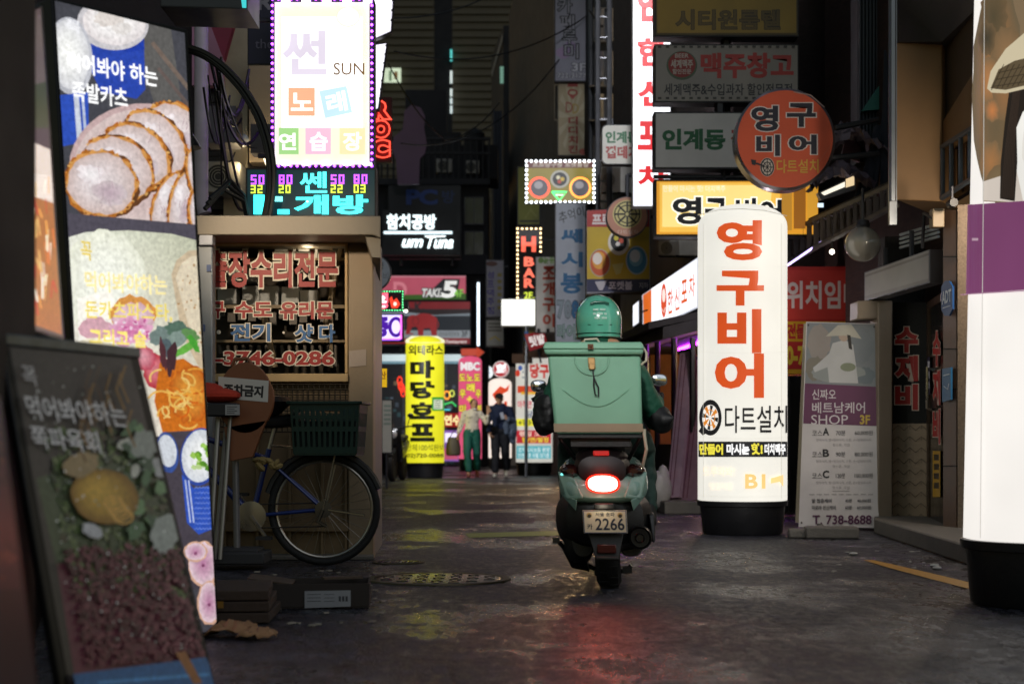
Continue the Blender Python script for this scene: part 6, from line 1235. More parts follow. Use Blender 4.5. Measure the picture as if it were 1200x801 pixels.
# leaning rolled banners
for lab, q, cols in (('left leaning rolled pink banner against the pub front', [(797, 412), (812, 409), (796, 582), (781, 583)], '#b89aa8'), ('right leaning rolled pink banner tucked behind the white pillar', [(815, 420), (824, 418), (816, 585), (798, 586)], '#a88490')):
    pl = through(W(q[0][0], q[0][1], 16.9), W(q[1][0], q[1][1], 16.8), W(q[3][0], q[3][1], 16.5)); t = thing('leaning_banner', lab, 'banner', base_of(pl, q), 'rolled banners leaning on the pub front')
    slab(MB(), pl, q, .05).build('sheet', mat('banner'+cols, cols, .35, var=.35, scale=7, bump=.3, bscale=9), t)
    a = Art(pl, step=.002)
    rn = random.Random(len(lab))
    for i in range(5): y = q[0][1]+20+i*30; u = (y-q[0][1])/(q[3][1]-q[0][1]); x = q[0][0]+(q[3][0]-q[0][0])*u; a.text(rn.choice(['3,500', '4,500', '2,000']), 0, 0, 1, 1, '#c8a0a8', bold=.0, quad=[(x+3, y), (x+11, y-1), (x+10, y+9), (x+2, y+10)])
    for x in (3, 7.5): a.line([(q[0][0]+x, q[0][1]+3), (q[3][0]+x, q[3][1]-3)], .9, '#7a4458')
    a.build('lettering', t, lit=False)
    mb = MB(); mb.tube([pl.hit(*q[0])[0], pl.hit(*q[1])[0]], .02, 6); mb.build('rod', mat('bracket_steel'), t)
o = MB().ball(W(772, 573, 16.4), (.14, .12, .20), 14).ball(W(777, 562, 16.4), (.07, .07, .16), 12).build('plastic_bag', mat('white_plastic_bag', '#b8b4b0', .35, bump=.7, bscale=12), None); tag(o, 'white plastic rubbish bag at the foot of the leaning banners', 'bag')

# rental banner
P1 = front(15.4)
def s_rent(a):
    a.base([(905, 313), (1009, 313), (1009, 376), (905, 376)], '#c02c26'); a.poly([(905, 316), (990, 317), (1003, 326), (1008, 374), (905, 374)], '#d03a30')
    a.text('위치임대', 921, 329, 1008, 362, '#e8d8d0', bold=.03); a.base([(905, 376.5), (1009, 376.5), (1009, 400), (905, 400)], '#d8a41c'); a.text('건물', 922, 379, 944, 397, '#c02c26', bold=.05)
    a.base([(905, 400.5), (1009, 400.5), (1009, 432), (905, 432)], '#c02c26'); a.text('0-7', 921, 405, 944, 428, '#e8c83a', bold=.05); a.base([(905, 432.5), (1009, 432.5), (1009, 438), (905, 438)], '#d8a41c')
t = sign('banner_sign', 'red and yellow rental cloth banner behind the tall white pillar', (904, 312, 1010, 439), P1, s_rent, lit=False, bg='#c02c26', thick=.02, inn=.3, arms=[((908, 312), (908, 300)), ((1006, 312), (1006, 296))])
mb = MB(); slab(mb, front(15.55), rectq(905, 440, 1005, 600), .08)
for x in (925, 945, 965): slab(mb, front(15.5), rectq(x, 440, x+2, 600), .05)
o = mb.build('shop_shutter', mat('dark_shopfront', '#1a1c1e', .3, .3), None); tag(o, 'dark glazed shopfront under the red rental banner', 'shopfront')
# standing banner
pl = through(W(941, 617, 13.35), W(1029, 618, 13.0), W(945, 377, 13.45))
qd = [(945, 377), (1028, 379), (1030, 618), (936, 617)]
def s_viet(a):
    a.base([(946, 378), (1027, 380), (1028, 453), (943.5, 449)], '#8d9296'); a.blob(960, 400, 14, 20, '#a39a94'); a.blob(957, 432, 13, 14, '#8a8478'); a.blob(1010, 405, 14, 22, '#878d92'); a.blob(1014, 440, 12, 10, '#7a848a'); a.blob(982, 436, 30, 12, '#9ea3a2', seed=4)
    a.poly([(976, 402), (990, 398), (1000, 404), (1003, 425), (1006, 449), (972, 448), (970, 430), (955, 436), (953, 431), (972, 414)], '#cfcfcf'); a.ell(989, 393, 6, 7, '#c2ab9a'); a.poly([(968, 394), (982, 381), (998, 380), (1010, 397), (990, 393)], '#cbc6b8'); a.poly([(993, 392), (997, 393), (999, 410), (995, 408)], '#3a332e'); a.ell(994, 430, 9, 5, '#8f967e')
    a.base([(943.5, 449), (1028, 453), (1028.5, 499), (941.5, 496)], '#6d3a5c')
    a.text('신짜오', 952, 456, 980, 468, '#e0d8dc', bold=.01); a.text('베트남케어', 952, 471, 1014, 484, '#e0d8dc', bold=.01); a.text('SHOP', 951, 486, 994, 497, '#e6dfe2', bold=.0); a.text('3F', 1008, 486, 1020, 497, '#d8b848', bold=.03)
    for n_, y, p1, p2 in (('A', 510, '70분', '60,000원'), ('B', 535, '90분', '80,000원'), ('C', 560, '120분', '100,000원')):
        a.text('코스', 952, y-6, 964, y, '#4a464a', bold=.0); a.text(n_, 964.5, y-9, 972, y, '#2c2a2e', bold=.03); a.text(p1, 980, y-6, 991, y, '#4a464a', bold=.0); a.text(p2, 1002, y-6, 1023, y, '#4a464a', bold=.0)
        a.text('발마사지, 발+등마사지, 스톤, 손+발등마사지', 957, y+3.5, 1021, y+7, '#8a8488', bold=-.01); a.text('핫스톤, 각질', 976, y+9.5, 996, y+13, '#8a8488', bold=-.01)
    for i in range(9): a.line([(949+i*8.6, 579), (955+i*8.6, 579)], .6, '#8a8488')
    a.line([(976, 575), (996, 575)], .6, '#8a8488')
    a.text('발 집중케어', 952, 584, 975, 589, '#4a464a'); a.text('40분', 991, 584, 999, 588.5, '#6a666a'); a.text('40,000원', 1005, 584, 1021, 588.5, '#6a666a'); a.text('아로마 전신케어', 952, 592, 980, 597, '#4a464a'); a.text('60분', 991, 592, 999, 596.5, '#6a666a'); a.text('60,000원', 1005, 592, 1021, 596.5, '#6a666a')
    a.text('T. 738-8688', 953, 603, 1022, 614, '#5c2c50', bold=.02)
    for x, y in ((948, 381), (1025, 383), (940, 612), (1026, 613)): a.ell(x, y, 1, 1.2, '#3a3438')
t = thing('standing_banner', 'printed menu banner with conical hat picture and purple band on concrete weights', 'banner', base_of(pl, qd)); 
slab(MB(), pl, qd, .006).build('sheet', mat('banner_back', '#b0a8a8', .6), t); a = Art(pl, step=.0008, z=.002); a.base(qd, '#dcd6d6'); s_viet(a); a.build('print', t, lit=False)
mb = MB(); b0 = pl.hit(985, 617)[0]; mb.tube([b0+Vector((0, .06, .05)), pl.hit(987, 381)[0]+Vector((0, .05, 0))], .012, 6); mb.tube([pl.hit(946, 379)[0]+Vector((0, .03, 0)), pl.hit(1027, 381)[0]+Vector((0, .03, 0))], .01, 6); mb.build('pole', mat('bracket_steel'), t)
mb = MB(); g = pl.hit(985, 618)[0]; g = Vector((2.45, 12.0, 0)); mb.box((g.x, g.y, .045), (.40, .24, .09), R(-8)); mb.box((g.x-.22, g.y+.05, .035), (.2, .2, .07), R(-8)); mb.box((g.x+.06, g.y+.6, .03), (.05, 1.1, .05), R(-8)); mb.build('weight', mat('kerb_concrete'), t, bevel=.015)
# second, pale banner edge behind it
pl2 = through(W(934, 612, 13.9), W(948, 612, 13.9), W(944, 380, 14.1)); o = slab(MB(), pl2, [(942, 379), (956, 379), (952, 612), (932, 612)], .01).build('spare_banner', mat('cream_banner', '#c8bca0', .6), None); tag(o, 'cream edge of a second banner behind the menu banner', 'banner')
# blank white board, globe lamp, small lamp, wall bits
P3 = through(W(1013, 318, 13.2), W(1090, 292, 11.9), W(1013, 352, 13.2))
t = sign('blank_sign', 'blank dirty white sign board hanging above the tiled doorway', [(1013, 319), (1090, 292), (1090, 331), (1013, 353)], P3, lambda a: (a.poly([(1014, 322), (1089, 296), (1089, 299), (1014, 325)], '#8a867e'), a.poly([(1014, 347), (1089, 326), (1089, 330), (1014, 352)], '#96928a')), lit=False, bg='#a8a49c', thick=.12, frame='grey', arms=[((1060, 303), (1060, 270)), ((1030, 313), (1030, 290))])
t = thing('globe_lamp', 'unlit milky globe lamp hanging under the awning', 'lamp', W(1011, 308, 12.6))
c = W(1011, 286, 12.6); MB().ball(c, .143, 28).build('globe', mat('milky_globe', '#8f8a80', .12, coat=.6, var=.08), t); mb = MB(); mb.lathe([(.05, .13), (.06, .15), (.05, .19), (.012, .20), (.012, .45)], c, 14); mb.build('fitting', mat('bracket_steel'), t)
t = thing('bulb_lamp', 'tiny bright bare bulb under the awning beside the globe', 'lamp', W(975, 300, 14.2))
c = W(975, 295, 14.2); MB().ball(c, .022, 12).build('bulb', glow('bare_bulb', '#fff4e0', 14), t); MB().tube([c+Vector((0, 0, .03)), c+Vector((0, 0, .3))], .012, 6).build('cord', mat('black_plastic'), t)
t = thing('wall_plaque', 'blue octagonal security plaque on the stone pillar', 'plaque', W(1111, 372, 11.3)); P4 = through(W(1105, 400, 11.47), W(1121, 400, 11.265), W(1105, 300, 11.47))
oc = [(1106, 336), (1110, 329), (1115, 329), (1119, 336), (1119, 362), (1115, 370), (1110, 370), (1106, 363)]
slab(MB(), P4, oc, .015, lift=.02).build('plate', mat('blue_plate', '#1d4f8a', .4), t); a = Art(P4, step=.001, z=.022); a.text('ADT', 0, 0, 1, 1, '#d8e4f0', bold=.03, quad=[(1107, 342), (1118, 338), (1118, 353), (1107, 357)]); a.line([(1108, 361), (1117, 358)], 1, '#d8e4f0'); a.build('lettering', t, lit=False)
t = thing('wall_plaque', 'rectangular blue plate lower on the stone pillar', 'plaque', W(1111, 470, 11.3)); qq = [(1107, 432), (1117, 430), (1117, 468), (1107, 471)]
slab(MB(), P4, qq, .015, lift=.02).build('plate', mat('sky_plate', '#2c6f9e', .4), t); a = Art(P4, step=.001, z=.022); a.line([(1108.5, 440), (1116, 438)], 1.4, '#d8e8f4'); a.line([(1109, 452), (1114, 456), (1115, 449)], 1.2, '#d8e8f4'); a.build('lettering', t, lit=False)
t = thing('security_camera', 'small dark security camera under the tan overhang', 'camera', W(1118, 242, 11.2)); c = W(1118, 237, 11.15)
MB().lathe([(.03, 0), (.034, .01), (.034, .09), (.028, .10)], c, 14, 'Y').build('housing', mat('black_plastic'), t); MB().tube([c+Vector((0, .05, .03)), c+Vector((0, .05, .12))], .01, 6).build('mount', mat('bracket_steel'), t)
t = thing('junction_box', 'cream electrical box on the wall under the overhang', 'electrical box', W(1100, 265, 11.4)); slab(MB(), front(11.4), rectq(1093, 244, 1107, 266), .1).build('box', mat('cream_box', '#8f7c60', .5), t, bevel=.006); MB().tube([W(1094, 256, 11.42), W(1083, 250, 11.6), W(1081, 290, 11.8)], .014, 6).build('conduit', mat('bracket_steel'), t)
# junk on the awning roof
rn = random.Random(6); mb = MB()
n = 13
for x0, y0, wd, hg, dp_ in ((1000, 190, .62, .42, 14.3), (985, 222, .5, .3, 14.2)):
    c = W(x0, y0, dp_); vs = [(c.x+(i/(n-1)-.5)*wd+rn.uniform(-.03, .03), c.y+(j/(n-1)-.5)*.6+rn.uniform(-.04, .04), c.z+hg*(1-1.8*abs(i/(n-1)-.45))*(.6+.4*j/n)+rn.uniform(-.06, .06)) for i in range(n) for j in range(n)]
    mb.add(vs, [(i*n+j, i*n+j+1, (i+1)*n+j+1, (i+1)*n+j) for i in range(n-1) for j in range(n-1)])
o = mb.build('tarpaulin', mat('grey_tarpaulin', '#6a5c62', .6, bump=.4, bscale=8, var=.5), None, angle=20); tag(o, 'crumpled grey tarpaulin lying on the awning roof', 'tarpaulin')
for i, (x0, y0, x1, y1, wd) in enumerate(((1012, 240, 1030, 150, .05), (1022, 236, 1040, 120, .03), (1002, 235, 1024, 170, .02), (1036, 240, 1041, 60, .04))): tag(MB().tube([W(x0, y0, 14.0), W(x1, y1, 14.35)], wd, 6).build('roof_pole', mat('dark_pipe'), None), 'dark pole leaning on the awning roof junk', 'pole', 'poles leaning on the awning roof')
tag(MB().prism([W(986, 182, 14.5), W(1008, 190, 14.5), W(1012, 152, 14.6), W(994, 148, 14.6)], (0, .03, 0)).build('loose_board', mat('pinkish_board', '#7a5f66', .7), None), 'pinkish loose board propped on the awning roof', 'board')
P5 = front(14.0); t = thing('broken_light', 'broken lit fluorescent panel lying on the awning roof', 'light', W(980, 232, 14.0)); slab(MB(), P5, [(958, 226), (1002, 205), (1003, 222), (962, 234)], .08).build('cabinet', frame_mat('grey'), t); a = Art(P5, step=.003); a.poly([(962, 226), (990, 213), (990, 219), (966, 229)], '#fff6e0', 1.2); a.poly([(991, 210), (1001, 206), (1001, 217), (991, 220)], '#f4d8a8', 1.0); a.rect(958, 238, 965, 243, '#cfe4f4', 1.3); a.build('diffuser', t)
MB().prism([W(1010, 130, 14.5), W(1034, 95, 14.5), W(1034, 128, 14.5)], (0, .1, 0)).build('teal_cloth', mat('teal_cloth', '#3f7a70', .8), None); tag(bpy.data.objects['teal_cloth'], 'teal cloth hung on the corrugated panel', 'cloth')  # teal light put in as a coloured sheet
t = thing('eaves_light', 'violet white strip light under the awning', 'light', W(945, 312, 15.2)); MB().tube([W(921, 312, 15.3), W(962, 284, 14.6)], .012, 6).build('tube', glow('violet_strip', '#cdb8ff', 2.5), t); MB().tube([W(921, 310, 15.33), W(962, 282, 14.63)], .016, 6).build('holder', mat('bracket_steel'), t)
mb = MB()
for k in range(4): mb.tube([W(1055, 275+k*5, 12.9), W(1100, 262+k*5, 12.2)], .012, 6)
o = mb.build('towel_rack', mat('pale_rail', '#a8b0b0', .5), None); tag(o, 'pale rails in the dark gap above the blank sign', 'rails')

# ================================================================== POLES AND CABLES
t = thing('utility_pole', 'twin steel utility pole with rungs behind the rounded white sign', 'pole', W(708, 552, 21))
mb = MB(); mb.tube([W(700.5, 560, 21.2), W(700.5, -60, 21.2)], .035, 8); mb.tube([W(714, 560, 21.2), W(714, -60, 21.2)], .04, 8); mb.build('post', mat('grey_steel'), t)
mb = MB()
for i in range(16): mb.tube([W(700.5, 20+i*24, 21.2), W(714, 20+i*24, 21.2)], .014, 6)
mb.build('rung', mat('grey_steel'), t)
t = thing('pole_lamp', 'street lamp head high over the alley on a wall arm', 'street lamp', (1.2, 12, 7.8))  # unseen lamp added above the view to brighten the unlit hanging signs
MB().tube([(3.6, 13.2, 7.4), (2.4, 12.9, 8.0), (1.1, 12.6, 8.0)], .035, 8).build('arm', mat('grey_steel'), t); MB().box((1.08, 12.6, 7.98), (.22, .5, .1)).build('lamp_head', frame_mat('grey'), t, bevel=.02); MB().box((1.08, 12.6, 7.922), (.16, .4, .012)).build('lens', glow('pole_lamp_lens', '#eef2ff', 6), t)
lamp('SPOT', 'pole_lamp_light', (1.08, 12.6, 7.88), 2300, (.92, .94, 1.0), aim=(.5, 28, 2.6), size=.15, spot=58, blend=.8)
cable = mat('black_cable', '#0b0b0d', .4)
def cat(p, q, sag, r, n=18):
    return [p.lerp(q, i/n)-Vector((0, 0, sag*4*(i/n)*(1-i/n))) for i in range(n+1)], r
mb = MB()
pts = [(196, 52), (236, 62), (262, 80), (287, 108), (305, 140), (315, 175), (318, 205), (316, 232), (310, 262)]
q0 = []
for j in range(len(pts)-1):
    for u in range(5): q0.append((pts[j][0]+(pts[j+1][0]-pts[j][0])*u/5, pts[j][1]+(pts[j+1][1]-pts[j][1])*u/5))
q0.append(pts[-1])
for _ in range(4): q0 = [q0[0]]+[((q0[j-1][0]+q0[j][0]*2+q0[j+1][0])/4, (q0[j-1][1]+q0[j][1]*2+q0[j+1][1])/4) for j in range(1, len(q0)-1)]+[q0[-1]]
for i in range(13):
    an = i*2.4; rr_ = (2.0 if i % 2 else 5.0)*(1+.3*sin(i*1.7)); q = []
    for j, (x, y) in enumerate(q0): u = j/len(q0); q.append(W(x+rr_*cos(an+u*1.2), y+rr_*.7*sin(an+u*1.2), 11.1+.03*rr_/3*sin(an+u)))
    mb.tube(q, .010+.004*(i % 3), 6)
o = mb.build('cable_bundle', cable, None); tag(o, 'thick bundle of black cables curving down beside the white lit sign', 'cables')
mb = MB(); rn = random.Random(3)
for i in range(12):
    p = W(rn.uniform(238, 262), rn.uniform(62, 110), 11.6); q = W(rn.uniform(255, 310), rn.uniform(70, 250), 12.3); tag(MB().tube(*cat(p, q, rn.uniform(.1, .4), rn.uniform(.006, .014)), 5).build('wall_wire', cable, None), 'thin wire looping over the shabby wall beside the cable bundle', 'wire', 'thin wires on the shabby wall')
for i in range(3): tag(MB().tube([W(240+i*3, 245-i*6, 10.6), W(262+i*4, 222-i*5, 10.7), W(285, 235-i*3, 10.8), W(290, 256, 10.9)], .018, 6).build('roof_hose', cable, None), 'black hose lying on the booth roof corner', 'hose', 'black hoses on the booth roof')
mb = MB()
for p, q, s in (((462, 60), (700, 10), 60), ((470, 168), (655, 70), 70), ((440, 20), (600, -20), 30), ((455, 75), (520, 162), 20), ((520, 165), (585, 120), 20), ((690, 12), (740, 60), 12), ((720, 60), (760, 56), 6)):
    tag(MB().tube(*cat(W(p[0], p[1], 26), W(q[0], q[1], 30), s/F*14, .012), 5).build('overhead_wire', cable, None), 'thin overhead wire sagging across the dark alley', 'wire', 'overhead wires across the alley')

# ================================================================== SCOOTER
mint = mat('mint_paint', '#86a89c', .25, coat=.6, var=.12); boxg = mat('box_green', '#76a88c', .5, var=.26, scale=4, bump=.05, bscale=120); blk = mat('black_moped_plastic', '#101113', .42, var=.2, bump=.1, bscale=120); rub = mat('tyre_rubber')
X0, Y0 = .494, 7.91
def S(p): x, y, z = p; return (X0+x-.060*z+.065*y, Y0+y, z)
def SB(): return MB()
def ss(n, w_, h_, e=3.2, cz=0, cx=0, y=0):
    """A superellipse ring in the x-z plane at depth y."""
    out = []
    for i in range(n):
        a = 2*pi*i/n; c, s = cos(a), sin(a); out.append(Vector((cx+w_*math.copysign(abs(c)**(2/e), c), y, cz+h_*math.copysign(abs(s)**(2/e), s))))
    return out
def shell(rows, n=28, e=3.2): return [ss(n, w_, h_, e, cz, cx, y) for (y, cx, cz, w_, h_) in rows]
sc = thing('delivery_scooter', 'mint green delivery scooter with glowing tail light seen from behind', 'scooter', S((0, .6, 0)))
def part(mb, name, m, parent=sc, **k): return mb.xform(S).build(name, m, parent, **k)
def wheel(yc, r, wd, name):
    wh = part(MB().lathe([(r*.72, -wd*.42), (r*.88, -wd*.5), (r*.97, -wd*.36), (r, -wd*.12), (r, wd*.12), (r*.97, wd*.36), (r*.88, wd*.5), (r*.72, wd*.42)], (0, yc, r), 44, 'X'), name, rub)
    part(MB().lathe([(.03, -wd*.5), (.06, -wd*.4), (r*.6, -wd*.25), (r*.74, -wd*.44), (r*.74, wd*.44), (r*.6, wd*.25), (.06, wd*.4), (.03, wd*.5)], (0, yc, r), 32, 'X'), 'rim', mat('alloy_rim', '#55585c', .35, .8), wh)
    mb = MB()
    for i in range(44):
        a = 2*pi*i/44; mb.box((wd*.2*(1 if i % 2 else -1), yc+(r+.0005)*sin(a), r+(r+.0005)*cos(a)), (wd*.34, .012, .004), rx=-a)
    part(mb, 'tread', rub, wh)
wheel(0, .262, .125, 'rear_wheel'); wheel(1.34, .262, .11, 'front_wheel')
# dark lower body: engine, swing arm, belly
part(SB().loft(shell([(-.27, .0, .37, .10, .07), (-.22, .0, .36, .19, .13), (-.05, -.005, .345, .245, .165), (.2, -.005, .33, .25, .17), (.5, 0, .30, .22, .12), (.75, 0, .26, .2, .08)], e=2.8)), 'under_body', blk)
part(SB().loft(shell([(-.16, -.12, .25, .05, .08), (-.1, -.14, .25, .075, .12), (.2, -.14, .27, .08, .13), (.5, -.12, .26, .06, .09)], e=2.6)).loft(shell([(-.08, .12, .24, .05, .07), (.1, .12, .24, .06, .09), (.4, .1, .25, .05, .07)])), 'engine', blk)
part(MB().hexa([(-.19, .12, .09), (-.10, .12, .07), (-.10, .3, .07), (-.19, .3, .09), (-.235, .05, .2), (-.12, .05, .2), (-.12, .3, .2), (-.235, .3, .2)]).tube([(-.12, .2, .10), (-.04, .22, .065), (.09, .22, .065), (.12, .2, .10)], .013, 8).box((-.055, .2, .06), (.04, .06, .03)).box((.095, .2, .075), (.05, .06, .035)), 'centre_stand', blk)
part(MB().tube([(-.17, .1, .14), (-.215, 0, .2), (-.245, -.04, .235)], .012, 8).box((-.255, -.045, .243), (.035, .05, .028)), 'footpeg', blk)
mf = part(MB().lathe([(.02, -.27), (.045, -.272), (.058, -.255), (.062, -.2), (.06, .2), (.04, .3), (.02, .34)], (.165, 0, .268), 24, 'Y'), 'exhaust_muffler', mat('dark_exhaust', '#2a2928', .4, .6))
part(MB().lathe([(.016, -.285), (.02, -.29), (.024, -.28), (.016, -.25)], (.165, 0, .268), 16, 'Y').lathe([(.050, -.266), (.054, -.274), (.058, -.266)], (.165, 0, .268), 24, 'Y'), 'outlet', mat('steel_outlet', '#3e3c3a', .3, .8), mf)
part(MB().hexa([(.225, -.2, .24), (.24, -.2, .24), (.24, .15, .24), (.225, .15, .24), (.215, -.16, .38), (.245, -.16, .38), (.245, .15, .38), (.215, .15, .38)]), 'heat_guard', blk, bevel=.008)
# fender, reflector, plate
fd = part(MB().hexa([(-.055, -.375, .168), (.055, -.375, .168), (.05, -.33, .168), (-.05, -.33, .168), (-.10, -.315, .345), (.10, -.315, .345), (.09, -.27, .345), (-.09, -.27, .345)]).tube([(-.056, -.382, .176), (.056, -.382, .176)], .012, 8), 'rear_fender', mat('grey_fender', '#25211d', .5), bevel=.01)
part(MB().box((0, -.378, .222), (.092, .014, .042)), 'reflector', mat('red_reflector', '#4a0a08', .2, coat=.4), fd, bevel=.004)
py_ = -.385
lp = part(MB().box((0, py_+.004, .352), (.212, .006, .112)), 'licence_plate', mat('plate_white', '#c9bca4', .4, .1, var=.08), bevel=.002)
def PX(v): return v
pcorn = [Vector(S((x, py_, z))) for x, z in ((-.106, .408), (.106, .408), (-.106, .296))]
pl = Plane(pcorn[0], (0, -1, 0))
def pq(x0, z1, x1, z0):
    out = []
    for x, z in ((x0, z1), (x1, z1), (x1, z0), (x0, z0)):
        v = Vector(S((x, py_, z)))-EYE; out.append((CX+v.x/v.y*F, HY-v.z/v.y*F))
    return out
ROOTLOC_lp = ROOTLOC[lp.name]
a = Art(pl, step=.0004, z=.0012); dk = '#23283a'
a.poly(pq(-.102, .404, .102, .300), '#d6c8ac'); 
for q in ((-.103, .4055, .103, .4025), (-.103, .3015, .103, .2985), (-.103, .405, -.1, .299), (.1, .405, .103, .299)): a.poly(pq(*q), '#2a3f6a')
a.text('서울 송파', 0, 0, 1, 1, dk, bold=.02, quad=pq(-.045, .398, .048, .378)); a.text('카', 0, 0, 1, 1, dk, bold=.02, quad=pq(-.088, .343, -.062, .316)); a.text('2266', 0, 0, 1, 1, dk, bold=.015, quad=pq(-.048, .370, .092, .312))
for x in (-.075, .073):
    q = pq(x-.012, .396, x+.012, .372); cx_, cy_ = sum(p[0] for p in q)/4, sum(p[1] for p in q)/4; a.ell(cx_, cy_, 3.1, 3.1, '#b89a60', n=16); a.ell(cx_+.3, cy_+.8, 2.2, 2.2, '#3a3630', n=16)
po = a.build('plate_print', lp, lit=False)
part(MB().box((0, -.36, .36), (.17, .05, .07)).box((0, -.372, .425), (.10, .05, .03)), 'plate_holder', blk, bevel=.006)
# tail cowl
part(SB().loft(shell([(-.335, 0, .50, .13, .035), (-.31, 0, .505, .17, .06), (-.22, 0, .515, .215, .085), (0, 0, .535, .225, .10), (.3, 0, .56, .215, .12), (.62, 0, .55, .17, .12)], 32, 3.0)), 'tail_cowl', mint)
for s in (-1, 1):
    part(MB().hexa([(s*.095, -.352, .462), (s*.185, -.30, .455), (s*.185, -.1, .455), (s*.095, -.1, .462), (s*.135, -.335, .56), (s*.222, -.235, .595), (s*.222, -.05, .595), (s*.135, -.05, .56)]), 'side_panel', mint, bevel=.014, seg=3)
    part(MB().hexa([(s*.14, -.30, .40), (s*.20, -.26, .47), (s*.20, 0, .47), (s*.14, 0, .40), (s*.13, -.335, .455), (s*.20, -.28, .478), (s*.20, 0, .478), (s*.13, 0, .455)]), 'lower_panel', mint, bevel=.008)
    part(MB().loft([[Vector((s*.155+rx_*cos(a_), y_, .575+rz_*sin(a_)+.02)) for a_ in [2*pi*j/20 for j in range(20)]] for y_, rx_, rz_ in ((-.315, .02, .012), (-.295, .042, .026), (-.2, .06, .035), (-.1, .05, .03))]), 'turn_signal', mat('smoked_lens', '#2a1210', .12, coat=.8))
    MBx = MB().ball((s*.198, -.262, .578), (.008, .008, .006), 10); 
    if s < 0: part(MBx, 'marker_reflector', glow('teal_glint', '#7ff0e8', 1.5))  # glint put in as a small glowing dot
hs = part(MB().loft(shell([(-.335, 0, .60, .07, .03), (-.32, 0, .60, .115, .07), (-.2, 0, .615, .135, .085), (.05, 0, .63, .14, .08)], 28, 2.6)), 'lamp_housing', mat('dark_red_housing', '#140809', .5))
def lampm():
    m = glow('tail_light_lens', '#ff2010', 3.4); t_ = m.node_tree; b = t_.nodes['Principled BSDF']
    lw = t_.nodes.new('ShaderNodeTexCoord'); gr_ = t_.nodes.new('ShaderNodeTexGradient'); gr_.gradient_type = 'SPHERICAL'; mp = t_.nodes.new('ShaderNodeMapping')
    return m
lens = [ss(32, .082*k, .046*k, 2.4, .535, 0, y_) for k, y_ in ((1, -.335), (1, -.352), (.9, -.362), (.6, -.367), (.02, -.368))]
part(MB().loft(lens), 'tail_light', lampm())
lens = [ss(28, .071*k, .038*k, 2.4, .535, 0, y_) for k, y_ in ((1, -.3655), (.95, -.371), (.6, -.375), (.02, -.376))]
part(MB().loft(lens), 'lit_filament_cover', glow('tail_light_core', '#ffd8c8', 7))
part(MB().box((.0, -.325, .682), (.078, .02, .024)), 'high_brake_lamp', glow('high_brake', '#b01810', .2), bevel=.004)
lamp('SPOT', 'tail_glow', S((0, -.42, .535)), 6.0, (1, .08, .04), aim=S((0, -1.6, 0)), size=.04, spot=75, blend=.9)
lamp('POINT', 'plate_light', S((0, -.45, .435)), .22, (1, .84, .62), size=.02); lamp('POINT', 'housing_glow', S((0, -.46, .60)), .35, (1, .07, .04), size=.03)
# carrier, seat
part(MB().box((0, -.08, .762), (.42, .42, .018)).tube([(-.2, -.27, .76), (-.14, -.15, .66), (-.12, .1, .62)], .011, 8).tube([(.2, -.27, .76), (.14, -.15, .66), (.12, .1, .62)], .011, 8).tube([(-.2, -.27, .765), (.2, -.27, .765)], .011, 8).box((0, -.2, .735), (.30, .1, .05)), 'rear_carrier', blk, bevel=.004)
part(MB().tube([(.215, -.29, .78), (.222, -.3, .70), (.2, -.24, .62), (.17, -.1, .60)], .008, 8), 'lock_chain', mat('pale_hose', '#b8b09a', .4))
part(SB().loft(shell([(.12, 0, .70, .12, .05), (.2, 0, .715, .16, .065), (.45, 0, .71, .16, .06), (.7, 0, .70, .12, .05), (.8, 0, .68, .07, .04)], 24, 2.6)), 'seat', mat('seat_vinyl', '#161618', .5))
# front: floor, leg shield, fender, fork, handlebar, mirrors, screen
part(MB().hexa([(-.2, .7, .22), (.2, .7, .22), (.19, 1.1, .24), (-.19, 1.1, .24), (-.2, .7, .27), (.2, .7, .27), (.19, 1.1, .3), (-.19, 1.1, .3)]), 'floorboard', blk, bevel=.02)
part(SB().loft(shell([(1.0, 0, .58, .20, .36), (1.08, 0, .6, .23, .40), (1.2, 0, .62, .20, .36), (1.3, 0, .66, .09, .2)], 28, 2.6)), 'leg_shield', mint)
part(SB().loft(shell([(1.12, 0, .42, .06, .06), (1.25, 0, .5, .075, .05), (1.4, 0, .53, .075, .04), (1.58, 0, .42, .06, .05)], 18, 2.4)), 'front_fender', mint)
part(MB().tube([(-.07, 1.34, .262), (-.06, 1.2, .6)], .02, 8).tube([(.07, 1.34, .262), (.06, 1.2, .6)], .02, 8), 'fork', mat('steel_outlet'))
hb_ = part(MB().tube([(-.34, .98, 1.0), (-.2, 1.04, .985), (0, 1.08, .98), (.2, 1.04, .985), (.34, .98, 1.0)], .014, 10).box((0, 1.1, .98), (.2, .12, .1)), 'handlebar', blk)
part(MB().tube([(-.36, .97, 1.0), (-.24, 1.02, .99)], .019, 12).tube([(.36, .97, 1.0), (.24, 1.02, .99)], .019, 12), 'grip', rub, hb_)
part(MB().ball((0, 1.26, .82), (.12, .07, .09), 16), 'headlight', mat('clear_lens', '#c8ccd0', .08, coat=.8))
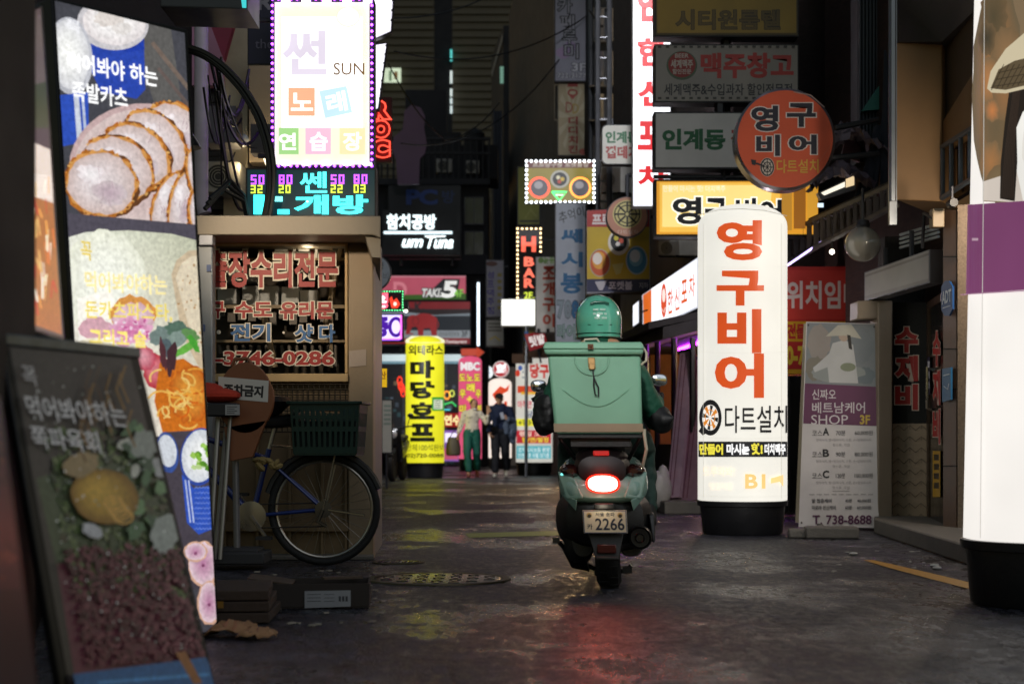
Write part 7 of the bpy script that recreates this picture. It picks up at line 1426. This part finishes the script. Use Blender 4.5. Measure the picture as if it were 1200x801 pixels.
for s, dz in ((-1, 1.055), (1, 1.09)):
    mr_ = part(MB().tube([(s*.26, 1.05, .99), (s*.30, 1.06, 1.06), (s*.335, 1.04, dz)], .007, 8).loft([[Vector((s*.345+k*.045*math.copysign(abs(cos(a_))**.75, cos(a_)), y_, dz+k*.034*math.copysign(abs(sin(a_))**.75, sin(a_)))) for a_ in [2*pi*j/24 for j in range(24)]] for k, y_ in ((1, 1.02), (1.04, 1.03), (.8, 1.065), (.2, 1.08))]), 'mirror', blk)
    part(MB().loft([[Vector((s*.345+k*.041*math.copysign(abs(cos(a_))**.75, cos(a_)), y_, dz+k*.030*math.copysign(abs(sin(a_))**.75, sin(a_)))) for a_ in [2*pi*j/24 for j in range(24)]] for k, y_ in ((1, 1.0195), (.6, 1.016), (.05, 1.015))]), 'mirror_glass', mat('mirror_glass', '#d8dce0', .04, 1.0, var=.02), mr_)
part(MB().hexa([(-.14, 1.14, 1.0), (.14, 1.14, 1.0), (.14, 1.16, 1.0), (-.14, 1.16, 1.0), (-.10, 1.06, 1.22), (.10, 1.06, 1.22), (.10, 1.075, 1.22), (-.10, 1.075, 1.22)]), 'windscreen', mat('smoked_screen', '#1a1c1e', .1))

# delivery box: a thing of its own on the carrier
bx = thing('delivery_box', 'pale green scuffed delivery box with latch and wrist strap on the scooter', 'box', S((0, -.05, .772)))
def SX(p): return S((p[0]-.016, p[1], .775+(p[2]-.775)*.955))
def bpart(mb, name, m, parent=bx, **k): return mb.xform(SX).build(name, m, parent, **k)
def frus(x0, x1, y0, y1, z0, x2, x3, y2, y3, z1): return [(x0, y0, z0), (x1, y0, z0), (x1, y1, z0), (x0, y1, z0), (x2, y2, z1), (x3, y2, z1), (x3, y3, z1), (x2, y3, z1)]
ox = .008
body = bpart(MB().hexa(frus(-.212+ox, .216+ox, -.28, .13, .775, -.224+ox, .228+ox, -.29, .14, 1.175)), 'body', boxg, bevel=.016, seg=3)
lid = bpart(MB().hexa(frus(-.234+ox, .238+ox, -.312, .16, 1.178, -.242+ox, .246+ox, -.318, .165, 1.205)).hexa(frus(-.246+ox, .250+ox, -.323, .17, 1.2055, -.234+ox, .238+ox, -.31, .155, 1.243)), 'lid', boxg, bevel=.010, seg=3)
bpart(MB().hexa(frus(-.2145+ox, .2185+ox, -.2835, -.27, .785, -.2157+ox, .2197+ox, -.2848, -.27, .828)), 'beige_band', mat('beige_band', '#8f7f66', .6, var=.25))
# moulded half-round recess on the face
arc = [(ox-.01+.082*cos(a_), -.2935, 1.165-.09*abs(sin(a_))**.8) for a_ in [pi*i/16 for i in range(17)]]
bpart(MB().tube(arc, .0045, 6), 'moulded_rib', boxg)
bpart(MB().tube([(ox-.16+.32*i/14, -.2905+.001*i*0, 1.0-.085*math.sin(pi*i/14)) for i in range(15)], .0016, 5), 'moulded_rib', boxg)
lt = bpart(MB().box((ox-.012, -.297, 1.135), (.034, .012, .058)).box((ox-.012, -.303, 1.118), (.026, .01, .032)), 'latch', mat('brass_latch', '#a8875a', .35, .7), bevel=.003)
bpart(MB().box((ox-.012, -.3335, 1.217), (.028, .01, .026)).ball((ox-.012, -.339, 1.217), (.008, .005, .008), 10), 'lid_catch', mat('rusty_catch', '#5a3a24', .5, .5), lid)
bpart(MB().tube([(ox-.008, -.305, 1.10), (ox-.005, -.306, 1.06), (ox+.014, -.304, 1.01), (ox+.012, -.302, .965), (ox-.004, -.302, .975), (ox-.008, -.305, 1.02), (ox-.006, -.306, 1.06)], .0042, 6), 'wrist_strap', mat('black_strap', '#0c0d0f', .6))
bpart(MB().tube([(ox-.045, -.2, 1.24), (ox-.04, -.2, 1.262), (ox+.02, -.2, 1.266), (ox+.035, -.2, 1.24)], .006, 8), 'handle', mat('pale_hose'), lid)
bpart(MB().tube([(.246+ox, -.2, 1.22), (.259+ox, -.24, 1.19), (.255+ox, -.25, 1.15), (.230+ox, -.24, 1.13)], .006, 8), 'side_catch', mat('pale_hose'), lid)
bpart(MB().tube([(.224+ox, -.286, .77), (.226+ox, -.288, .80)], .008, 8), 'corner_pin', mat('pale_hose'))
st_ = Art(Plane(Vector(S((0, -.2905, 1))), (0, -1, 0)), step=.0006, z=.0015)

# ================================================================== PEOPLE
class Blob:
    """Rounded solids merged into one continuous skin by a voxel remesh."""
    def __init__(s): s.b = MB()
    def cap(s, p, q, r0, r1, fl=1.0, n=16):
        p, q = Vector(p), Vector(q); d = (q-p); L = d.length or 1e-6; d = d/L; u = Vector((1, 0, 0)) if abs(d.x) < .9 else Vector((0, 1, 0)); u = (u-d*u.dot(d)).normalized(); v = d.cross(u)
        rings = []
        for i in range(5): a = -pi/2+pi/2*i/4; rings.append((p+d*r0*sin(a), max(r0*cos(a), 1e-3)))
        for i in range(1, 4): rings.append((p.lerp(q, i/4), r0+(r1-r0)*i/4))
        for i in range(5): a = pi/2*i/4; rings.append((q+d*r1*sin(a), max(r1*cos(a), 1e-3)))
        s.b.loft([[c+(u*cos(t_)+v*sin(t_)*fl)*r for t_ in [2*pi*j/n for j in range(n)]] for c, r in rings]); return s
    def ball(s, c, r, M=None): s.b.ball(c, r, 18, M=M); return s
    def chain(s, pts, rs, fl=1.0):
        for i in range(len(pts)-1): s.cap(pts[i], pts[i+1], rs[i], rs[i+1], fl)
        return s
    def build(s, name, m, parent, fn=None, vox=.011, it=6):
        if fn: s.b.xform(fn)
        o = s.b.build(name, m, parent); r = o.modifiers.new('skin', 'REMESH'); r.mode = 'VOXEL'; r.voxel_size = vox; r.use_smooth_shade = True
        q = o.modifiers.new('soft', 'SMOOTH'); q.iterations = it; q.factor = .5; return o
skin = mat('skin', '#b98a6c', .5, var=.08)
def hand(b, wrist, d, pn, r=.011, curl=.5, side=1):
    """Palm, four unequal bent fingers and a thumb; d = direction of the fingers, pn = palm normal."""
    d, pn = Vector(d).normalized(), Vector(pn).normalized(); sx = d.cross(pn).normalized(); w_ = Vector(wrist)
    for k in (-.028, -.01, .01, .028): b.cap(w_+d*.01+sx*k*.6, w_+d*.085+sx*k, .014, .013)
    for k, L in ((-.033, .062), (-.011, .078), (.011, .084), (.033, .074)):
        a0 = w_+d*.088+sx*k; a1 = a0+(d*cos(curl*.6)+pn*sin(curl*.6))*L*.5; a2 = a1+(d*cos(curl*1.5)+pn*sin(curl*1.5))*L*.5; b.chain([a0, a1, a2], [r, r*.9, r*.75])
    t0 = w_+d*.025+sx*.028*side; t1 = t0+(sx*side*.8+d*.6+pn*.3)*.04; b.chain([t0, t1, t1+(d*.9+pn*.5)*.032], [.014, .012, .009])
    return b
# rider
O_ = Vector((.49, 8.36, 0))
rd = thing('person', 'scooter rider in green helmet and dark green jacket seen from behind', 'person', (O_.x, O_.y, .27))
def RT(p): x, y, z = p; return (O_.x+x-.03*(z-.8), O_.y+y, z)
b = Blob()
b.chain([(0, 0, .86), (0, .04, 1.0), (0, .10, 1.18)], [.15, .14, .15], .75).cap((-.14, .11, 1.15), (.135, .11, 1.15), .062, .062).chain([(0, .12, 1.22), (0, .16, 1.34)], [.062, .058]).ball((0, .19, 1.41), (.078, .095, .112))
b.ball((0, .285, 1.395), (.016, .022, .02)).ball((-.078, .18, 1.40), (.012, .02, .03)).ball((.078, .18, 1.40), (.012, .02, .03)).ball((-.032, .27, 1.42), (.014, .012, .010)).ball((.032, .27, 1.42), (.014, .012, .010)).ball((0, .27, 1.345), (.024, .014, .008))
for s, sh in ((-1, (-.17, .11, 1.14)), (1, (.165, .11, 1.14))):
    el = (-.295, .20, .86) if s < 0 else (.30, .20, .86); wr_ = (s*.315, .50, .985)
    b.chain([sh, el, wr_], [.058, .046, .034]); hand(b, wr_, (s*-.1, .9, .1), (0, .2, -1), curl=1.6, side=-s)
    b.chain([(s*.09, .02, .83), (s*.195+.03, .34, .70), (s*.205+.03, .30, .33)], [.088, .062, .045]).cap((s*.205+.03, .28, .31), (s*.215+.03, .46, .31), .042, .036)
b.build('body', skin, rd, RT)
jk = Blob(); G1 = mat('dark_green_jacket', '#0f4a36', .65, var=.25, bump=.5, bscale=22)
jk.chain([(0, -.01, .84), (0, .03, 1.0), (0, .10, 1.18)], [.165, .155, .15], .78).cap((-.150, .11, 1.150), (.140, .11, 1.150), .080, .080)
for s in (-1, 1):
    el = (-.295, .20, .86) if s < 0 else (.30, .20, .86); jk.chain([(s*.170-.01, .11, 1.14), (s*.235, .15, 1.01), el, (s*.315, .44, .96)], [.076, .074, .066, .05])
crumple(jk.build('jacket', G1, rd, RT, vox=.010, it=3), .10, .035)
Blob().chain([(-.285, .17, .93), (-.30, .19, .85), (-.305, .40, .93)], [.079, .080, .058]).build('elbow_cover', mat('black_nylon', '#0b0c0e', .6, bump=.4, bscale=30), rd, RT)
crumple(bpy.data.objects['elbow_cover'], .07, .04)
Blob().chain([(.315, .18, .87), (.33, .19, .845)], [.072, .066]).cap((.345, .13, .86), (.385, .10, .865), .045, .012).build('elbow_cover', mat('black_nylon'), rd, RT)
for s in (-1, 1):
    gl = Blob(); hand(gl, (s*.315, .47, .985), (s*-.1, .9, .1), (0, .2, -1), r=.016, curl=1.6, side=-s); gl.cap((s*.317, .44, .975), (s*.315, .49, .987), .044, .04)
    gl.build('glove', mat('black_glove', '#111214', .6), rd, RT)
tr = Blob(); tr.cap((-.06, 0, .82), (.06, 0, .82), .14, .14)
for s in (-1, 1): tr.chain([(s*.09+.015, .02, .82), (s*.195+.03, .33, .70), (s*.205+.03, .28, .37)], [.11, .08, .062])
crumple(tr.build('trousers', mat('dark_green_trousers', '#12302a', .7, var=.2, bump=.4, bscale=20), rd, RT, it=3), .10, .035)
for s in (-1, 1):
    sh = Blob(); sh.cap((s*.21+.03, .235, .305), (s*.22+.03, .46, .295), .052, .043).cap((s*.21+.03, .26, .31), (s*.21+.03, .27, .38), .054, .055); sh.build('shoe', mat('black_shoe', '#101012', .5), rd, RT, it=4)
nk = Blob(); nk.chain([(0, .10, 1.20), (0, .14, 1.27), (0, .17, 1.33)], [.10, .092, .085]); nk.build('neck_warmer', mat('black_fleece', '#0e0d0e', .85, bump=.4, bscale=50), rd, RT)
def helm(k, z0, z1, n=36):
    rings = []
    for i in range(15):
        u = i/14; z = z0+(z1-z0)*u; q = max(0.02, math.sqrt(max(0, 1-max(0, (u-.40)/.60)**2.15))); lo = 1-.05*(1-min(1, u/.33))
        rings.append([Vector((.126*k*q*lo*math.copysign(abs(cos(2*pi*j/n))**.92, cos(2*pi*j/n)), .17+.148*k*q*lo*sin(2*pi*j/n), z)) for j in range(n)])
    return rings
hm = MB().loft(helm(1, 1.30, 1.540)).xform(RT).build('helmet', mat('green_helmet', '#58ab90', .18, coat=.9, var=.12, scale=12), rd, angle=60)
MB().loft(helm(1.012, 1.318, 1.330)).loft(helm(1.008, 1.298, 1.307)).xform(RT).build('rim_band', mat('dark_green_rim', '#1f5a48', .3), hm)
mb = MB(); mb.tube([(-.05, .030, 1.478), (-.025, .026, 1.486), (.025, .026, 1.486), (.05, .030, 1.478)], .006, 6).tube([(-.105, .10, 1.375), (-.06, .04, 1.365), (0, .024, 1.362), (.06, .04, 1.365), (.105, .10, 1.375)], .0035, 6); mb.xform(RT).build('vent_ridge', mat('dark_green_rim'), hm)
rings = []
for i in range(6):
    z = 1.395+.011*i; rings.append([Vector((.1282*sin(t_), .17-.151*cos(t_), z)) for t_ in [R(-17+34*j/10) for j in range(11)]])
mb = MB()
for i in range(5):
    if i % 2 == 0:
        for j in range(0, 10):
            if (j*7+i*3) % 5: mb.add([rings[i][j], rings[i][j+1], rings[i+1][j+1], rings[i+1][j]], [(0, 1, 2, 3)])
mb.xform(RT).build('worn_lettering', mat('worn_white', '#9fc4b4', .4), hm)
mb = MB(); mb.loft([[Vector((.118*cos(a_)*k, .17+.142*sin(a_)*k+.004, z)) for a_ in [R(15+150*j/14) for j in range(15)]]+[Vector((.112*cos(a_)*k, .17+.134*sin(a_)*k+.004, z)) for a_ in [R(165-150*j/14) for j in range(15)]] for k, z in ((1.04, 1.34), (1.06, 1.40), (1.04, 1.45))]); mb.xform(RT).build('visor', mat('smoked_visor', '#14181a', .08), hm)

# walkers -----------------------------------------------------------
def head(b, c, fwd, tilt=0, s=1.0):
    """A head with nose, brows, mouth and ears; fwd = facing direction."""
    f = Vector(fwd).normalized(); r_ = f.cross(Vector((0, 0, 1))).normalized(); u = Vector((0, 0, 1)); c = Vector(c); M = Matrix((r_, f, u)).transposed()
    b.ball(c+u*.02*s, (.074*s, .092*s, .095*s), M).ball(c+f*.02*s-u*.055*s, (.055*s, .068*s, .06*s), M).ball(c+f*.096*s-u*.012*s, (.012*s, .018*s, .022*s), M)
    for k in (-1, 1): b.ball(c+r_*.076*k*s-u*.005*s, (.01*s, .02*s, .03*s), M).ball(c+f*.083*s+r_*.03*k*s+u*.028*s, (.02*s, .01*s, .007*s), M)
    b.ball(c+f*.086*s-u*.052*s, (.024*s, .01*s, .009*s), M); return c, f, r_, u, M
def face_bits(o, c, f, r_, u, M, s, parent, off):
    mb = MB()
    for k in (-1, 1): mb.ball(c+f*.088*s+r_*.03*k*s+u*.012*s, (.012*s, .006*s, .006*s), 8, M=M)
    mb.xform(off).build('eye', mat('dark_eye', '#1a1210', .2), parent)
    MB().ball(c+f*.092*s-u*.054*s, (.022*s, .006*s, .006*s), 8, M=M).xform(off).build('lips', mat('lips', '#8a4a44', .4), parent)
# woman
wp = G(553, 559); KW = 1.03
def WT(p): x, y, z = p; return (wp.x+x*KW, wp.y+y*KW, z*KW)
wo = thing('person', 'woman in spotted cream blouse and green trousers with one hand raised', 'person', (wp.x, wp.y, 0))
b = Blob(); fw = (.35, -1, .0)
b.chain([(0, 0, .90), (0, 0, 1.08), (.01, 0, 1.27)], [.135, .105, .125], .72).cap((-.12, 0, 1.30), (.14, 0, 1.31), .05, .05).chain([(.02, 0, 1.32), (.035, -.01, 1.41)], [.045, .042])
hc, hf, hr, hu, hM = head(b, (.045, -.03, 1.475), fw, s=.98)
b.chain([(-.15, 0, 1.29), (-.22, .04, 1.07), (-.27, -.05, .88)], [.044, .036, .028]); hand(b, (-.27, -.05, .88), (-.15, -.1, -1), (.6, -.6, 0), curl=1.3, side=1)
b.chain([(.16, 0, 1.30), (.30, -.06, 1.12), (.33, -.12, 1.30)], [.044, .036, .028]); hand(b, (.33, -.12, 1.30), (.05, -.05, 1), (-.3, -1, .1), curl=.35, side=1)
b.chain([(-.08, 0, .90), (-.09, -.16, .50), (-.06, -.20, .08)], [.085, .058, .040]).cap((-.06, -.19, .05), (-.06, -.33, .035), .036, .03)
b.chain([(.08, 0, .90), (.10, -.02, .50), (.10, .20, .14)], [.085, .058, .040]).cap((.10, .21, .12), (.11, .10, .03), .036, .03)
bo = b.build('body', skin, wo, WT); face_bits(bo, hc, hf, hr, hu, hM, .98, wo, WT)
def spotted():
    m = mat('spotted_blouse', '#d6cab6', .8, var=.1); t_ = m.node_tree; b_ = t_.nodes['Principled BSDF']; v = t_.nodes.new('ShaderNodeTexVoronoi'); v.inputs['Scale'].default_value = 16; tc = t_.nodes.new('ShaderNodeTexCoord'); t_.links.new(tc.outputs['Object'], v.inputs['Vector'])
    g_ = t_.nodes.new('ShaderNodeMath'); g_.operation = 'LESS_THAN'; g_.inputs[1].default_value = .22; t_.links.new(v.outputs['Distance'], g_.inputs[0])
    mx = t_.nodes.new('ShaderNodeMix'); mx.data_type = 'RGBA'; mx.inputs['A'].default_value = (*lin('#d6cab6'), 1); mx.inputs['B'].default_value = (*lin('#4a3f36'), 1); t_.links.new(g_.outputs[0], mx.inputs['Factor']); t_.links.new(mx.outputs['Result'], b_.inputs['Base Color']); return m
bl = Blob(); bl.chain([(0, 0, .93), (0, 0, 1.08), (.01, 0, 1.26)], [.155, .135, .145], .75).cap((-.12, 0, 1.295), (.14, 0, 1.305), .064, .064).chain([(-.15, 0, 1.29), (-.22, .04, 1.07), (-.262, -.03, .93)], [.062, .06, .045]).chain([(.16, 0, 1.30), (.30, -.06, 1.12), (.325, -.11, 1.24)], [.062, .06, .045])
crumple(bl.build('blouse', spotted(), wo, WT, it=3), .10, .03)
tr = Blob(); tr.cap((-.05, 0, .92), (.05, 0, .92), .118, .118).chain([(-.075, 0, .88), (-.09, -.16, .50), (-.06, -.20, .16)], [.108, .085, .07]).chain([(.075, 0, .88), (.10, -.02, .50), (.10, .17, .2)], [.108, .085, .07]); crumple(tr.build('trousers', mat('teal_green_trousers', '#0f5a4a', .7, bump=.3, bscale=25), wo, WT, it=3), .09, .03)
for a_, c_ in (((-.06, -.19, .045), (-.06, -.34, .03)), ((.10, .20, .11), (.11, .09, .03))): Blob().cap(a_, c_, .042, .036).build('shoe', mat('red_brown_shoe', '#7a3a2c', .5), wo, WT, it=3)
hr_ = Blob(); hr_.ball(hc+hu*.035-hf*.022, (.086, .092, .088), hM).ball(hc-hf*.075-hu*.03, (.05, .045, .09), hM).chain([hc-hf*.09-hu*.03, hc-hf*.11-hu*.14, hc-hf*.09-hu*.24], [.04, .035, .02]); hr_.build('hair', mat('dark_brown_hair', '#1c1310', .5, bump=.5, bscale=60), wo, WT, it=3)
mk = Blob(); mk.ball(hc+hf*.06-hu*.088, (.052, .04, .03), hM); mk.build('face_mask', mat('white_mask', '#d8d8d8', .8), wo, WT)
bg_ = thing('shoulder_bag', 'olive brown tote bag hanging at the walking woman side', 'bag', Vector(WT((-.40, .0, .42))))
MB().loft([ss(20, .16, .06, 3, 0, 0, 0)] and [[Vector((-.38+w_*cos(t_), .0+d_*sin(t_), z)) for t_ in [2*pi*j/20 for j in range(20)]] for w_, d_, z in ((.12, .06, .44), (.15, .085, .47), (.15, .08, .62), (.11, .05, .80), (.10, .03, .82))]).xform(WT).build('bag_body', mat('olive_bag', '#4a4032', .6, bump=.3, bscale=30), bg_, bevel=.01)
MB().tube([(-.46, 0, .80), (-.36, -.02, .95), (-.28, -.02, .87), (-.31, 0, .80)], .010, 6).xform(WT).build('strap', mat('olive_bag'), bg_)
# man
mp_ = G(586, 558.5); KM = 1.03
def MT(p): x, y, z = p; return (mp_.x+x*KM, mp_.y+y*KM, z*KM)
ma = thing('person', 'man in black cap and navy sweater holding a phone at his chest', 'person', (mp_.x, mp_.y, 0))
b = Blob()
b.chain([(0, 0, .95), (0, 0, 1.15), (-.01, 0, 1.36)], [.15, .145, .16], .72).cap((-.17, 0, 1.41), (.17, 0, 1.40), .06, .06).chain([(-.01, 0, 1.43), (-.01, -.01, 1.52)], [.056, .054])
hc, hf, hr, hu, hM = head(b, (-.015, -.04, 1.60), (.1, -1, -.1), s=1.04)
b.chain([(-.20, 0, 1.38), (-.26, .05, 1.12), (-.22, -.10, .92)], [.056, .046, .034]); hand(b, (-.22, -.10, .92), (.3, -.5, -.8), (.8, .3, 0), curl=.9, side=1)
b.chain([(.20, 0, 1.38), (.27, -.03, 1.12), (.14, -.22, 1.20)], [.056, .046, .034]); hand(b, (.14, -.22, 1.20), (-.9, -.1, .35), (0, .9, .3), curl=1.2, side=-1)
b.chain([(-.095, 0, .95), (-.09, -.10, .52), (-.10, -.14, .09)], [.10, .068, .05]).cap((-.10, -.12, .05), (-.11, -.28, .035), .042, .036)
b.chain([(.095, 0, .95), (.11, .0, .52), (.12, .20, .15)], [.10, .068, .05]).cap((.12, .22, .13), (.12, .10, .035), .042, .036)
bo = b.build('body', skin, ma, MT); face_bits(bo, hc, hf, hr, hu, hM, 1.04, ma, MT)
sw = Blob(); sw.chain([(0, 0, .98), (0, 0, 1.15), (-.01, 0, 1.36)], [.17, .168, .178], .75).cap((-.165, 0, 1.405), (.165, 0, 1.395), .074, .074).chain([(-.20, 0, 1.38), (-.26, .05, 1.12), (-.225, -.09, .95)], [.076, .07, .052]).chain([(.20, 0, 1.38), (.27, -.03, 1.14)], [.076, .07]); crumple(sw.build('sweater', mat('navy_sweater', '#182440', .85, bump=.4, bscale=50), ma, MT, it=3), .10, .03)
jk = Blob(); jk.chain([(.27, -.03, 1.15), (.16, -.20, 1.19)], [.075, .06]).chain([(.25, -.06, 1.10), (.24, -.05, .90), (.25, .0, .74)], [.10, .11, .07], .6).chain([(.12, -.14, 1.12), (.14, -.13, .92)], [.06, .05], .5); crumple(jk.build('carried_jacket', mat('grey_blue_jacket', '#5a6678', .75, bump=.5, bscale=20), ma, MT, it=3), .08, .05)
tr = Blob(); tr.cap((-.06, 0, .96), (.06, 0, .96), .132, .132).chain([(-.09, 0, .92), (-.09, -.10, .52), (-.10, -.14, .14)], [.118, .09, .075]).chain([(.09, 0, .92), (.11, 0, .52), (.12, .18, .19)], [.118, .09, .075]); crumple(tr.build('trousers', mat('black_trousers', '#13141a', .75, bump=.3, bscale=25), ma, MT, it=3), .09, .03)
for a_, c_ in (((-.10, -.12, .045), (-.11, -.30, .032)), ((.12, .20, .12), (.12, .08, .032))): Blob().cap(a_, c_, .05, .042).build('shoe', mat('cream_shoe', '#c8c0b0', .6), ma, MT, it=3)
cp = Blob(); cp.ball(hc+hu*.055-hf*.01, (.092, .104, .072), hM).cap(hc+hu*.045+hf*.09-hr*.04, hc+hu*.038+hf*.14-hr*.02, .03, .025, .35).cap(hc+hu*.045+hf*.09+hr*.04, hc+hu*.038+hf*.14+hr*.02, .03, .025, .35); cp.build('cap', mat('black_cap', '#0c0d10', .7), ma, MT, it=3)
hr2 = Blob(); hr2.ball(hc-hf*.03-hu*.0, (.082, .075, .07), hM); hr2.build('hair', mat('black_hair', '#100d0c', .5), ma, MT, it=3)
ph = thing('phone', 'pale phone held in the capped man hand', 'phone', Vector(MT((.03, -.25, 1.20))))
MB().box((.045, -.245, 1.255), (.07, .010, .14), ry=R(-14)).xform(MT).build('case', mat('pale_phone', '#b8bcc4', .3), ph, bevel=.004); MB().box((.045, -.237, 1.255), (.06, .004, .12), ry=R(-14)).xform(MT).build('screen', glow('phone_screen', '#cfe0ff', .8), ph)

# ================================================================== PARKED MOTORCYCLES far left
def moped(name, label, px, py, rot, col):
    p0 = G(px, py); t = thing(name, label, 'motorcycle', (p0.x, p0.y, 0), 'motorcycles parked by the yellow pillar'); M = Matrix.Rotation(rot, 3, 'Z')
    def T(p): return p0+M @ Vector(p)
    for y, nm in ((-.55, 'rear_wheel'), (.62, 'front_wheel')):
        wh = MB().lathe([(.2, -.05), (.26, -.055), (.29, -.03), (.29, .03), (.26, .055), (.2, .05)], (0, y, .29), 28, 'X').xform(T).build(nm, rub, t); MB().lathe([(.03, -.05), (.2, -.02), (.2, .02), (.03, .05)], (0, y, .29), 20, 'X').xform(T).build('rim', mat('alloy_rim'), wh)
    MB().loft(shell([(-.75, 0, .72, .06, .05), (-.6, 0, .7, .14, .1), (-.2, 0, .62, .15, .16), (.1, 0, .5, .13, .16), (.3, 0, .62, .15, .2), (.45, 0, .8, .14, .2), (.55, 0, .8, .08, .12)], 20)).xform(T).build('body', mat('moped'+col, col, .3, coat=.5), t)
    MB().loft(shell([(-.7, 0, .82, .1, .04), (-.4, 0, .84, .15, .05), (.0, 0, .8, .13, .05)], 16)).xform(T).build('seat', mat('seat_vinyl'), t)
    MB().tube([(-.05, .62, .29), (-.05, .45, .8)], .02, 6).tube([(.05, .62, .29), (.05, .45, .8)], .02, 6).loft(shell([(.4, 0, .52, .05, .03), (.6, 0, .6, .06, .03), (.85, 0, .48, .05, .03)], 14)).xform(T).build('fork', mat('steel_outlet'), t)
    h_ = MB().tube([(-.33, .36, 1.04), (0, .44, 1.0), (.33, .36, 1.04)], .014, 8).xform(T).build('handlebar', blk, t)
    for s in (-1, 1): MB().tube([(s*.25, .4, 1.03), (s*.3, .42, 1.2)], .008, 6).ball((s*.31, .42, 1.24), (.06, .02, .045), 12).xform(T).build('mirror', blk, h_)
    MB().ball((0, .56, .88), (.08, .05, .08), 14).xform(T).build('headlight', mat('clear_lens'), t)
    MB().box((0, -.82, .70), (.14, .03, .06)).xform(T).build('tail_light', mat('red_reflector'), t)
    return t
moped('parked_motorcycle', 'black motorcycle parked between the pale panel and the yellow pillar', 466, 563, R(175), '#17181c')
moped('parked_motorcycle', 'blue grey motorcycle parked farther behind the yellow pillar', 457, 557, R(195), '#39424e')

# ================================================================== STREET LAMP behind the viewer
sl = thing('street_lamp', 'grey street lamp on the left roadside', 'street lamp', (-1.6, -1.2, 0))
MB().tube([(-1.6, -1.2, 0), (-1.6, -1.2, 4.3), (-1.3, -1.15, 4.6), (-.6, -1.0, 4.66)], [.07, .05, .04, .035], 12).build('post', frame_mat('grey'), sl)
MB().box((-.45, -.98, 4.66), (.5, .2, .08)).build('lamp_head', frame_mat('grey'), sl, bevel=.02)
MB().box((-.45, -.98, 4.612), (.4, .15, .012)).build('lens', glow('street_lamp_lens', '#fff0dc', 6), sl)
lamp('SPOT', 'street_lamp_light', (-.45, -.93, 4.58), 3300, (1, .97, .94), aim=(.40, 8.0, 1.45), size=.18, spot=14.5, blend=1.0)
